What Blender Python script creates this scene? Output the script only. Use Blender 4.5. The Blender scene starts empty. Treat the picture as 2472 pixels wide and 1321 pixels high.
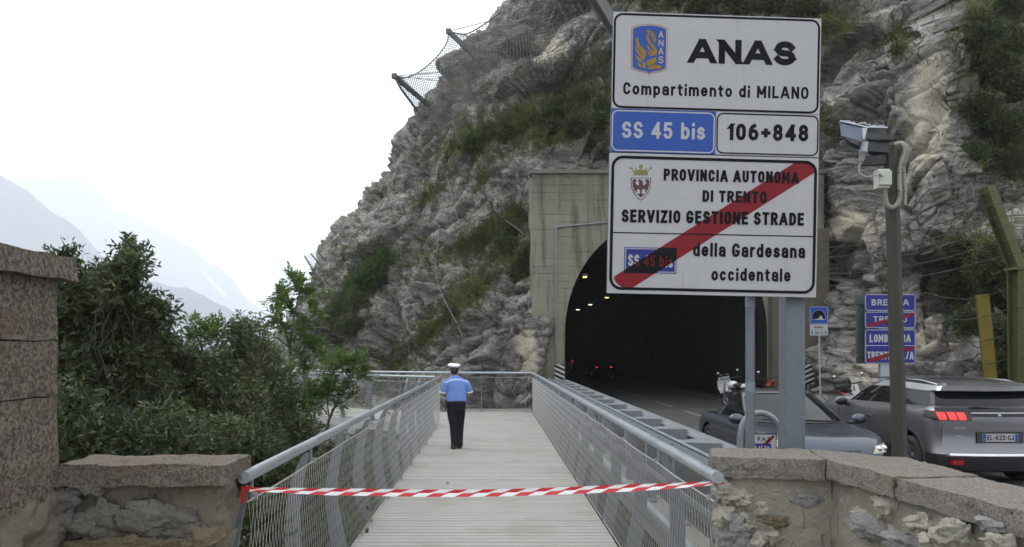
import bpy, bmesh, math, random
import numpy as np
from mathutils import Vector, Matrix, Quaternion
from mathutils.bvhtree import BVHTree
from mathutils.geometry import tessellate_polygon

# ------------------------------------------------------------------ camera, world, sun, exposure
scene = bpy.context.scene
C = scene.collection
R = math.radians
F, CU, CV, H = 1800.0, 1189.0, 846.0, 2.09      # focal length and principal point in photo pixels, eye height
SUN_EL, SUN_AZ = R(58), R(-60)                   # azimuth from +Y towards +X

cam_d = bpy.data.cameras.new('camera')
cam = bpy.data.objects.new('camera', cam_d); C.objects.link(cam)
cam.location = (0, 0, H); cam.rotation_euler = (R(90), 0, 0)
cam_d.sensor_width = 36.0; cam_d.lens = F / 2472.0 * 36.0
cam_d.shift_x = (1236.0 - CU) / 2472.0
cam_d.shift_y = (CV - 660.5) / 2472.0
cam_d.clip_start = 0.05; cam_d.clip_end = 30000
scene.camera = cam

world = bpy.data.worlds.new('World'); scene.world = world; world.use_nodes = True
wt = world.node_tree; wt.nodes.clear()
w_out = wt.nodes.new('ShaderNodeOutputWorld'); w_bg = wt.nodes.new('ShaderNodeBackground')
w_sky = wt.nodes.new('ShaderNodeTexSky'); w_sky.sky_type = 'NISHITA'; w_sky.sun_disc = False
w_sky.sun_elevation = SUN_EL; w_sky.sun_rotation = SUN_AZ
w_sky.air_density = 1.0; w_sky.dust_density = 3.0; w_sky.ozone_density = 1.0
w_mix = wt.nodes.new('ShaderNodeMix'); w_mix.data_type = 'RGBA'
w_mix.inputs[0].default_value = 0.86                # the white overcast layer under the blue
w_mix.inputs[7].default_value = (11.6, 11.75, 12.0, 1)
wt.links.new(w_sky.outputs[0], w_mix.inputs[6]); wt.links.new(w_mix.outputs[2], w_bg.inputs[0])
w_bg.inputs[1].default_value = 0.1
wt.links.new(w_bg.outputs[0], w_out.inputs[0])

sun_d = bpy.data.lights.new('sun', 'SUN'); sun_d.energy = 1.0; sun_d.angle = R(20); sun_d.color = (1.0, 0.96, 0.9)
sun = bpy.data.objects.new('sun', sun_d); C.objects.link(sun)
sun_dir = Vector((math.sin(SUN_AZ) * math.cos(SUN_EL), math.cos(SUN_AZ) * math.cos(SUN_EL), math.sin(SUN_EL)))
sun.rotation_euler = sun_dir.to_track_quat('Z', 'Y').to_euler(); sun.location = (-20, 20, 60)

vs = scene.view_settings
vs.view_transform = 'Standard'; vs.look = 'None'; vs.exposure = 0.85; vs.gamma = 1.0
try: vs.use_curve_mapping = False
except Exception: pass
scene.render.engine = 'CYCLES'
scene.cycles.use_denoising = True; scene.cycles.use_adaptive_sampling = False
scene.cycles.volume_bounces = 12
scene.cycles.max_bounces = 14
scene.cycles.transparent_max_bounces = 12
scene.cycles.caustics_reflective = False; scene.cycles.caustics_refractive = False

def P(u, v, Y):
    return Vector(((u - CU) * Y / F, Y, H - (v - CV) * Y / F))

# ------------------------------------------------------------------ noise in numpy
def _h(ix, iy, iz, seed):
    h = (ix.astype(np.int64) * 374761393 + iy.astype(np.int64) * 668265263 + iz.astype(np.int64) * 2147483647 + seed * 974711) & 0xffffffff
    h = ((h ^ (h >> 13)) * 1274126177) & 0xffffffff
    h = ((h ^ (h >> 16)) * 2246822519) & 0xffffffff
    return ((h ^ (h >> 15)) & 0xffffff) / float(0xffffff)

def vnoise(p, seed=0):
    i = np.floor(p); f = p - i; f = f * f * f * (f * (f * 6 - 15) + 10); i = i.astype(np.int64)
    x, y, z = i[:, 0], i[:, 1], i[:, 2]; fx, fy, fz = f[:, 0], f[:, 1], f[:, 2]
    def L(a, b, t): return a + (b - a) * t
    c = [[[_h(x + a, y + b, z + d, seed) for d in (0, 1)] for b in (0, 1)] for a in (0, 1)]
    return L(L(L(c[0][0][0], c[1][0][0], fx), L(c[0][1][0], c[1][1][0], fx), fy),
             L(L(c[0][0][1], c[1][0][1], fx), L(c[0][1][1], c[1][1][1], fx), fy), fz) * 2 - 1

def fbm(p, octv=4, seed=0, ridged=False):
    out = np.zeros(len(p)); a = 1.0; tot = 0
    for k in range(octv):
        n = vnoise(p * (2.03 ** k) + 17.3 * k, seed + k * 11)
        out += a * ((1 - 2 * np.abs(n)) if ridged else n); tot += a; a *= 0.5
    return out / tot

def facets(p, size, seed):
    """broken-rock relief: each cell of a jittered lattice is a tilted plane; returns (height, crack)."""
    q = p / size; b = np.floor(q).astype(np.int64); n = len(p)
    best = np.full(n, 9.0); sec = np.full(n, 9.0); val = np.zeros(n)
    for dx in (-1, 0, 1):
        for dy in (-1, 0, 1):
            for dz in (-1, 0, 1):
                cx, cy, cz = b[:, 0] + dx, b[:, 1] + dy, b[:, 2] + dz
                ox = cx + _h(cx, cy, cz, seed); oy = cy + _h(cx, cy, cz, seed + 1); oz = cz + _h(cx, cy, cz, seed + 2)
                vx, vy, vz = q[:, 0] - ox, q[:, 1] - oy, q[:, 2] - oz
                d = vx * vx + vy * vy + vz * vz
                nx = _h(cx, cy, cz, seed + 3) * 2 - 1; ny = _h(cx, cy, cz, seed + 4) * 2 - 1; nz = _h(cx, cy, cz, seed + 5) * 2 - 1
                hgt = vx * nx + vy * ny + vz * nz + (_h(cx, cy, cz, seed + 6) - .5) * .7
                m = d < best
                sec = np.where(m, best, np.minimum(sec, d)); val = np.where(m, hgt, val); best = np.where(m, d, best)
    return val * size, np.sqrt(sec) - np.sqrt(best)

# ------------------------------------------------------------------ materials
MATS = {}
def _nt(name):
    m = bpy.data.materials.new(name); m.use_nodes = True; MATS[name] = m
    nt = m.node_tree; b = nt.nodes['Principled BSDF']
    return m, nt, b
def _noise(nt, scale, detail=5, rough=.6, vec=None, dist=0.0):
    n = nt.nodes.new('ShaderNodeTexNoise'); n.inputs['Scale'].default_value = scale
    n.inputs['Detail'].default_value = detail; n.inputs['Roughness'].default_value = rough; n.inputs['Distortion'].default_value = dist
    if vec is not None: nt.links.new(vec, n.inputs['Vector'])
    return n.outputs['Fac']
def _pos(nt, scale=(1, 1, 1), rot=(0, 0, 0), obj=False):
    if obj:
        g = nt.nodes.new('ShaderNodeTexCoord').outputs['Object']
    else:
        g = nt.nodes.new('ShaderNodeNewGeometry').outputs['Position']
    mp = nt.nodes.new('ShaderNodeMapping'); mp.inputs['Scale'].default_value = scale; mp.inputs['Rotation'].default_value = rot
    nt.links.new(g, mp.inputs['Vector']); return mp.outputs[0]
def _ramp(nt, fac, lo, hi, a=0.0, b=1.0):
    r = nt.nodes.new('ShaderNodeMapRange'); r.inputs[1].default_value = lo; r.inputs[2].default_value = hi
    r.inputs[3].default_value = a; r.inputs[4].default_value = b
    r.interpolation_type = 'SMOOTHSTEP'
    nt.links.new(fac, r.inputs[0]); return r.outputs[0]
def _mix(nt, fac, a, b, mode='MIX'):
    x = nt.nodes.new('ShaderNodeMix'); x.data_type = 'RGBA'; x.blend_type = mode
    for s, v in ((0, fac), (6, a), (7, b)):
        if isinstance(v, (int, float)): x.inputs[s].default_value = v
        elif isinstance(v, tuple): x.inputs[s].default_value = (*v[:3], 1)
        else: nt.links.new(v, x.inputs[s])
    return x.outputs[2]
def _math(nt, op, a, b=0.0):
    x = nt.nodes.new('ShaderNodeMath'); x.operation = op
    for s, v in ((0, a), (1, b)):
        if isinstance(v, (int, float)): x.inputs[s].default_value = v
        else: nt.links.new(v, x.inputs[s])
    return x.outputs[0]
def _bump(nt, b, h, strength, dist):
    x = nt.nodes.new('ShaderNodeBump'); x.inputs['Strength'].default_value = strength; x.inputs['Distance'].default_value = dist
    nt.links.new(h, x.inputs['Height']); nt.links.new(x.outputs[0], b.inputs['Normal']); return x

def simple(name, col, rough=.5, metal=0.0, var=.12, scale=6.0, bump=0.0, bdist=.01, spec=.5, obj=False, dirt=None):
    """one surface colour with a wandering tone, a little roughness variation and optional bump"""
    m, nt, b = _nt(name)
    pos = _pos(nt, obj=obj)
    n = _noise(nt, scale, 6, .65, pos)
    c = _mix(nt, n, tuple(x * (1 - var) for x in col), tuple(min(1, x * (1 + var)) for x in col))
    if dirt:
        n2 = _noise(nt, scale * .37, 7, .7, pos, .4)
        c = _mix(nt, _ramp(nt, n2, .5, .75, 0, dirt[1]), c, dirt[0])
    nt.links.new(c, b.inputs['Base Color'])
    nt.links.new(_ramp(nt, n, .3, .7, max(0.02, rough * .85), min(1, rough * 1.15)), b.inputs['Roughness'])
    b.inputs['Metallic'].default_value = metal
    b.inputs['Specular IOR Level'].default_value = spec
    if bump: _bump(nt, b, _noise(nt, scale * 5, 6, .7, pos), bump, bdist)
    return m

def emis(name, col, strength, base=(.02, .02, .02)):
    m, nt, b = _nt(name); b.inputs['Base Color'].default_value = (*base, 1)
    b.inputs['Emission Color'].default_value = (*col, 1); b.inputs['Emission Strength'].default_value = strength
    b.inputs['Roughness'].default_value = .3; return m

def mk_rock(name, base, light, dark, veg=(.045, .05, .02)):
    m, nt, b = _nt(name)
    pos = _pos(nt)
    tilt = _pos(nt, (1.0, 1.0, 2.6), (0.0, R(38), 0.0))
    n1 = _noise(nt, .55, 6, .65, pos, .6); n2 = _noise(nt, 1.5, 9, .70, tilt, .15); n3 = _noise(nt, 11, 7, .75, pos)
    c = _mix(nt, _ramp(nt, n2, .34, .66), dark, base)
    c = _mix(nt, _ramp(nt, n1, .48, .68), c, _mix(nt, _ramp(nt, n3, .3, .7), base, light))
    c = _mix(nt, _ramp(nt, n3, .30, .52, .55, 0), c, (.06, .055, .05)); c = _mix(nt, _ramp(nt, n3, .56, .72, 0, .55), c, light)
    v = nt.nodes.new('ShaderNodeTexVoronoi'); v.feature = 'DISTANCE_TO_EDGE'; v.inputs['Scale'].default_value = 1.15
    nt.links.new(_mix(nt, .35, tilt, _vecnoise(nt, tilt, 1.2)), v.inputs['Vector'])
    crack = _ramp(nt, v.outputs['Distance'], .0, .035, 0, 1)
    c = _mix(nt, crack, _mix(nt, .75, c, (.03, .027, .024)), c)
    # dry brown lichen and seep stains
    n4 = _noise(nt, .9, 5, .7, _pos(nt, (1, 1, .22)), .3)
    c = _mix(nt, _ramp(nt, n4, .55, .72, 0, .6), c, (.13, .105, .075))
    at = nt.nodes.new('ShaderNodeAttribute'); at.attribute_name = 'veg'
    n5 = _noise(nt, 3.3, 7, .75, pos)
    vf = _ramp(nt, _math(nt, 'ADD', at.outputs['Fac'], _math(nt, 'MULTIPLY', _math(nt, 'SUBTRACT', n5, .5), 1.5)), .42, .68, 0, .9)
    c = _mix(nt, vf, c, _mix(nt, _ramp(nt, n3, .35, .65), veg, (.10, .088, .045)))
    at2 = nt.nodes.new('ShaderNodeAttribute'); at2.attribute_name = 'pale'
    pf = _ramp(nt, _math(nt, 'ADD', at2.outputs['Fac'], _math(nt, 'MULTIPLY', _math(nt, 'SUBTRACT', n2, .5), 1.2)), .35, .8, 0, .85)
    c = _mix(nt, pf, c, _mix(nt, _ramp(nt, n3, .3, .7), (.36, .315, .235), (.50, .455, .365)))
    nt.links.new(c, b.inputs['Base Color']); b.inputs['Roughness'].default_value = .93; b.inputs['Specular IOR Level'].default_value = .25
    hgt = _math(nt, 'ADD', _math(nt, 'MULTIPLY', n2, .55), _math(nt, 'ADD', _math(nt, 'MULTIPLY', n3, .5), _math(nt, 'MULTIPLY', crack, .25)))
    _bump(nt, b, hgt, .6, .11)
    return m
def _vecnoise(nt, vec, scale):
    n = nt.nodes.new('ShaderNodeTexNoise'); n.inputs['Scale'].default_value = scale; n.inputs['Detail'].default_value = 4
    nt.links.new(vec, n.inputs['Vector']); return n.outputs['Color']

def mk_leaf(name, a, bcol, c2, transl=.25, rough=.5):
    m, nt, b = _nt(name)
    at = nt.nodes.new('ShaderNodeAttribute'); at.attribute_name = 'rnd'
    n = _noise(nt, 1.1, 3, .6, _pos(nt))
    c = _mix(nt, at.outputs['Fac'], a, bcol)
    c = _mix(nt, _ramp(nt, n, .45, .68, 0, .75), c, c2)
    nt.links.new(c, b.inputs['Base Color']); b.inputs['Roughness'].default_value = rough; b.inputs['Specular IOR Level'].default_value = .35
    if transl:
        tr = nt.nodes.new('ShaderNodeBsdfTranslucent'); mx = nt.nodes.new('ShaderNodeMixShader'); mx.inputs[0].default_value = transl
        nt.links.new(_mix(nt, .5, c, (.10, .16, .02)), tr.inputs[0])
        nt.links.new(b.outputs[0], mx.inputs[1]); nt.links.new(tr.outputs[0], mx.inputs[2])
        nt.links.new(mx.outputs[0], nt.nodes['Material Output'].inputs[0])
    return m

# stone and concrete
M_rock = mk_rock('rock', (.245, .230, .210), (.39, .37, .335), (.066, .060, .054))
M_wallstone = simple('wall_stone', (.50, .47, .40), .9, 0, .3, 12, 1.0, .03, .3, dirt=((.22, .20, .17), .6))
M_wallstone2 = simple('wall_stone_grey', (.34, .34, .33), .9, 0, .3, 12, 1.0, .03, .3, dirt=((.42, .41, .39), .7))
M_brownstone = simple('brown_stone', (.24, .19, .125), .9, 0, .4, 10, 1.0, .03, .3, dirt=((.10, .095, .08), .6))
M_greystone = simple('grey_layered_stone', (.20, .185, .16), .9, 0, .4, 9, 1.0, .03, .3, dirt=((.06, .055, .05), .6))
M_mortar = simple('mortar', (.36, .33, .275), .95, 0, .2, 9, 1.0, .03, .2, dirt=((.27, .245, .20), .7))
M_mortar2 = simple('old_mortar', (.18, .16, .125), .95, 0, .25, 6, .9, .02, .2, dirt=((.075, .07, .06), .7))

def mk_granite(name, a, bcol, rust, amt, sc=55):
    m, nt, b = _nt(name); pos = _pos(nt)
    n = _noise(nt, sc, 3, .8, pos); n2 = _noise(nt, 4, 6, .7, pos, .5); n3 = _noise(nt, sc * 2.5, 2, .6, pos)
    c = _mix(nt, _ramp(nt, n, .4, .6), a, bcol)
    c = _mix(nt, _ramp(nt, n3, .62, .7, 0, .6), c, (.04, .035, .03))
    c = _mix(nt, _ramp(nt, n2, .5, .7, 0, amt), c, rust)
    nt.links.new(c, b.inputs['Base Color']); b.inputs['Roughness'].default_value = .9; b.inputs['Specular IOR Level'].default_value = .25
    _bump(nt, b, _math(nt, 'ADD', n, _math(nt, 'MULTIPLY', n2, 1.5)), .8, .012)
    return m
M_pillar = mk_granite('pillar_granite', (.062, .051, .041), (.19, .158, .13), (.10, .072, .05), .8, 42)
M_cap = mk_granite('coping_granite', (.130, .119, .104), (.228, .210, .187), (.19, .12, .085), .35, 75)
M_cap2 = mk_granite('wall_cap_granite', (.080, .069, .057), (.175, .150, .125), (.165, .08, .048), .6, 60)

def mk_concrete():
    m, nt, b = _nt('board_concrete'); pos = _pos(nt)
    sep = nt.nodes.new('ShaderNodeSeparateXYZ'); nt.links.new(pos, sep.inputs[0])
    z = _math(nt, 'ADD', sep.outputs[2], _math(nt, 'MULTIPLY', _noise(nt, .8, 2, .5, pos), .09))
    fr = _math(nt, 'FRACT', _math(nt, 'MULTIPLY', z, 3.6))
    line = _math(nt, 'MULTIPLY', _ramp(nt, fr, 0.0, .09, 1, 0), _ramp(nt, _noise(nt, 1.3, 4, .7, _pos(nt, (.5, 1, 3))), .42, .62))
    fl = _math(nt, 'FLOOR', _math(nt, 'MULTIPLY', z, 3.6))
    wn = nt.nodes.new('ShaderNodeTexWhiteNoise'); wn.noise_dimensions = '1D'; nt.links.new(fl, wn.inputs['W'])
    n = _noise(nt, 1.1, 7, .72, pos, .5); nv = _noise(nt, 1.6, 6, .7, _pos(nt, (1.6, 1, .16)))
    c = _mix(nt, n, (.145, .137, .102), (.245, .235, .18))
    c = _mix(nt, _math(nt, 'MULTIPLY', wn.outputs[0], .35), c, (.24, .235, .17))
    c = _mix(nt, _ramp(nt, nv, .48, .68, 0, .85), c, (.085, .08, .058))
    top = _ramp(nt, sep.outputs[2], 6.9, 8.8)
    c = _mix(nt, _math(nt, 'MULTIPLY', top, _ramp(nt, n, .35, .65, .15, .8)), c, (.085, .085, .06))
    c = _mix(nt, _math(nt, 'MULTIPLY', line, .75), c, (.07, .065, .045))
    nt.links.new(c, b.inputs['Base Color']); b.inputs['Roughness'].default_value = .9; b.inputs['Specular IOR Level'].default_value = .25
    _bump(nt, b, _math(nt, 'SUBTRACT', _math(nt, 'MULTIPLY', n, .5), line), .7, .03)
    return m
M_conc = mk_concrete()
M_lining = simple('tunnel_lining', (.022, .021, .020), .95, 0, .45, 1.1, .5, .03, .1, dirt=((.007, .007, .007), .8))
M_asphalt = simple('asphalt', (.055, .053, .052), .88, 0, .2, 2.0, .6, .006, .3, dirt=((.085, .082, .078), .6))
M_line = simple('road_paint', (.16, .16, .15), .85, 0, .35, 9, dirt=((.07, .068, .065), .9))
M_gravel = simple('gravel', (.23, .21, .18), .95, 0, .3, 18, .8, .03)
M_earth = simple('earth', (.050, .044, .030), .95, 0, .5, 2.5, .8, .06, .1, dirt=((.025, .032, .012), .9))

# metal
def mk_galv(name, col, metal, rough, var=.25):
    m, nt, b = _nt(name); pos = _pos(nt)
    v = nt.nodes.new('ShaderNodeTexVoronoi'); v.inputs['Scale'].default_value = 38; nt.links.new(pos, v.inputs['Vector'])
    n = _noise(nt, 5, 6, .7, pos, .3)
    c = _mix(nt, _math(nt, 'ADD', _math(nt, 'MULTIPLY', v.outputs['Color'], .35), _math(nt, 'MULTIPLY', n, .7)), tuple(x * (1 - var) for x in col), tuple(x * (1 + var) for x in col))
    nt.links.new(c, b.inputs['Base Color']); b.inputs['Metallic'].default_value = metal
    nt.links.new(_ramp(nt, n, .3, .7, rough - .1, rough + .12), b.inputs['Roughness'])
    return m
M_galv = mk_galv('galvanised_steel', (.315, .345, .37), .5, .42)
M_galvd = mk_galv('weathered_galvanised_steel', (.20, .215, .23), .4, .5)
M_blade = mk_galv('rail_post_steel', (.215, .232, .25), .4, .5)
M_post = mk_galv('grey_steel_post', (.13, .145, .16), .3, .5, .22)
M_wire = simple('stainless_wire', (.52, .51, .48), .45, .5, .15)
M_darkwire = simple('dark_wire', (.06, .06, .06), .6, .3, .2)
M_barrier = simple('rusty_dark_steel', (.12, .115, .11), .7, .3, .3)
M_greenbeam = simple('olive_painted_steel', (.070, .072, .030), .75, 0, .3, 4, .3, .01, .2, dirt=((.035, .036, .018), .7))
M_yellowbeam = simple('ochre_painted_steel', (.17, .13, .025), .8, 0, .3, 4, .3, .01, .2, dirt=((.07, .06, .022), .7))
M_pole = simple('olive_brown_pole', (.050, .047, .037), .6, .0, .14, 3, .1, .004, spec=.25)

def mk_deck():
    m, nt, b = _nt('deck_boards'); pos = _pos(nt)
    at = nt.nodes.new('ShaderNodeAttribute'); at.attribute_name = 'rnd'
    g = _noise(nt, 3.0, 6, .7, _pos(nt, (.7, 18, 1)), .2); n = _noise(nt, .9, 5, .65, pos)
    c = _mix(nt, g, (.25, .243, .222), (.40, .392, .365))
    c = _mix(nt, _math(nt, 'MULTIPLY', at.outputs['Fac'], .55), c, (.30, .295, .275))
    c = _mix(nt, _ramp(nt, n, .48, .68, 0, .6), c, (.235, .222, .19)); c = _mix(nt, _ramp(nt, _noise(nt, 14, 4, .7, pos), .66, .74, 0, .5), c, (.16, .15, .13))
    nt.links.new(c, b.inputs['Base Color']); b.inputs['Roughness'].default_value = .8; b.inputs['Specular IOR Level'].default_value = .3
    w = nt.nodes.new('ShaderNodeTexWave'); w.wave_type = 'BANDS'; w.bands_direction = 'Y'; w.inputs['Scale'].default_value = 22; nt.links.new(pos, w.inputs['Vector'])
    _bump(nt, b, _math(nt, 'ADD', _math(nt, 'MULTIPLY', w.outputs['Fac'], .6), g), .5, .006)
    return m
M_deck = mk_deck()
M_wood = simple('grey_timber', (.33, .32, .295), .85, 0, .2, 4, .3, .006)

# signs
M_oldwhite = simple('plate_white', (.37, .37, .38), .45, 0, .05, 3, spec=.3, dirt=((.30, .30, .29), .5))
def mk_signwhite():
    m, nt, b = _nt('sign_white'); pos = _pos(nt)
    n = _noise(nt, 3, 5, .7, pos); st = _noise(nt, 5, 5, .7, _pos(nt, (5, 5, .35))); hl = _noise(nt, 9, 4, .6, _pos(nt, (.25, .25, 9)))
    c = _mix(nt, n, (.355, .355, .362), (.385, .384, .39))
    c = _mix(nt, _ramp(nt, st, .54, .75, 0, .40), c, (.25, .245, .23)); c = _mix(nt, _ramp(nt, hl, .5, .75, 0, .25), c, (.44, .44, .45))
    nt.links.new(c, b.inputs['Base Color']); b.inputs['Roughness'].default_value = .45; b.inputs['Specular IOR Level'].default_value = .3
    return m
M_white = mk_signwhite()
M_blue = simple('sign_blue', (.014, .062, .29), .45, 0, .08, 3, spec=.3)
M_blue2 = simple('sign_deep_blue', (.013, .016, .17), .45, 0, .1, 3, spec=.3)
M_black = simple('sign_black', (.006, .0065, .008), .6, 0, .1, 5, spec=.12)
M_red = simple('sign_red', (.175, .008, .013), .45, 0, .08, 3, spec=.2)
M_redover = simple('sign_red_over_black', (.085, .008, .008), .45, 0, .1, 4, spec=.15)
M_signback = simple('sign_back', (.085, .10, .105), .6, .3, .15)
M_gold = simple('crest_gold', (.27, .155, .008), .5, 0, .1, spec=.2)
M_crestbrown = simple('crest_brown', (.28, .10, .05), .5, 0, .1)
M_cream = simple('crest_cream', (.40, .33, .24), .5, 0, .1)
M_eagle = simple('crest_dark_red', (.06, .012, .012), .5, 0, .2)
M_crown = simple('crest_green_gold', (.16, .15, .035), .5, 0, .4, 60)
M_tapered = simple('tape_red', (.55, .025, .03), .4, 0, .08, 9)
M_tapew = simple('tape_white', (.80, .80, .80), .4, 0, .05, 9)

# paint, glass, rubber, cloth
def mk_paint(name, col, rough=.25, metal=.5):
    m, nt, b = _nt(name); n = _noise(nt, 900, 2, .5, _pos(nt, obj=True)); d = _noise(nt, 2.4, 5, .7, _pos(nt, obj=True))
    c = _mix(nt, n, tuple(x * .85 for x in col), tuple(x * 1.18 for x in col))
    c = _mix(nt, _ramp(nt, d, .5, .75, 0, .18), c, (.16, .15, .13))
    nt.links.new(c, b.inputs['Base Color']); b.inputs['Metallic'].default_value = metal
    nt.links.new(_ramp(nt, d, .3, .75, rough, rough + .15), b.inputs['Roughness'])
    b.inputs['Coat Weight'].default_value = .8; b.inputs['Coat Roughness'].default_value = .06
    return m
M_suv = mk_paint('grey_metallic_paint', (.150, .146, .162), .3, .6)
M_slate = mk_paint('slate_blue_paint', (.048, .058, .082), .28, .6)
M_redpaint = mk_paint('red_paint', (.30, .015, .02), .3, .1)
M_whitepaint = mk_paint('white_paint', (.62, .62, .63), .3, 0)
M_darkpaint = mk_paint('dark_paint', (.03, .03, .034), .35, .2)
M_glass = simple('dark_glass', (.007, .009, .010), .04, 0, .1, 3, spec=.28)
M_rubber = simple('rubber', (.018, .018, .018), .8, 0, .2)
M_plastic = simple('black_plastic', (.02, .02, .021), .5, 0, .15)
M_greyplastic = simple('grey_plastic', (.30, .31, .33), .5, 0, .12)
M_beigebox = simple('pale_box_plastic', (.46, .47, .40), .5, 0, .1, dirt=((.3, .3, .25), .4))
M_conduit = simple('ribbed_conduit', (.30, .28, .23), .6, 0, .12)
M_chrome = simple('chrome', (.62, .62, .64), .18, .95, .08)
M_silver = simple('silver_alloy', (.40, .41, .43), .35, .8, .1)
M_camblue = simple('blue_grey_sheet', (.10, .125, .18), .4, .3, .1)
M_camdark = simple('camera_dark_grey', (.035, .034, .035), .55, 0, .15)
M_tail = emis('tail_lamp_lit', (1, .03, .03), 1.0, (.4, .01, .01))
M_taildark = simple('tail_lamp_red', (.28, .01, .012), .15, 0, .1)
M_tailsmoke = simple('tail_lamp_smoke', (.025, .012, .013), .1, 0, .2)
M_redlamp = emis('distant_tail_lamp', (1, .02, .03), 1.4, (.3, 0, 0))
M_headlamp = emis('headlamp_glass', (1, .85, .6), .12, (.30, .27, .22))
M_orange = emis('sodium_lamp', (1, .55, .18), 1.6)
M_coolamp = emis('pale_tunnel_lamp', (1, .8, .6), 1.4)
M_shirt = simple('shirt_blue', (.150, .245, .56), .85, 0, .1, 9, .3, .01, .2)
M_shirtwhite = simple('shirt_white_piping', (.68, .72, .82), .8, 0, .06)
M_trouser = simple('black_trousers', (.011, .012, .017), .85, 0, .25, 8, .4, .012, .2)
M_shoe = simple('black_leather', (.014, .013, .013), .4, 0, .2)
M_cap_w = simple('cap_white', (.74, .75, .77), .7, 0, .05)
M_hair = simple('dark_hair', (.018, .014, .011), .7, 0, .3, 60)
M_skin = simple('skin', (.36, .18, .12), .6, 0, .12, 14)

# foliage
M_evergreen = mk_leaf('evergreen_leaf', (.022, .032, .013), (.060, .077, .032), (.104, .122, .056), .16, .5)
M_fresh = mk_leaf('fresh_green_leaf', (.060, .105, .022), (.115, .185, .045), (.07, .12, .03), .42, .55)
M_shrub = mk_leaf('cliff_shrub_leaf', (.024, .038, .013), (.066, .085, .028), (.060, .060, .026), .2, .65)
M_brightshrub = mk_leaf('bright_shrub_leaf', (.040, .070, .016), (.085, .135, .035), (.06, .085, .03), .25, .6)
M_grass = mk_leaf('dry_grass', (.075, .090, .024), (.17, .155, .060), (.07, .10, .024), .25, .85)
M_bark = simple('bark', (.035, .029, .023), .9, 0, .3, 12, .6, .01)
M_pale_bark = simple('grey_bark', (.13, .115, .095), .9, 0, .3, 12, .5, .01)
M_mount = simple('haze_blue_rock', (.05, .075, .115), .95, 0, .5, .006, 0, .1, .2, dirt=((.22, .22, .22), .7))  # blue of the distant haze mixed into the rock colour
M_water = simple('lake_water', (.20, .25, .28), .15, 0, .1, .02)

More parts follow.
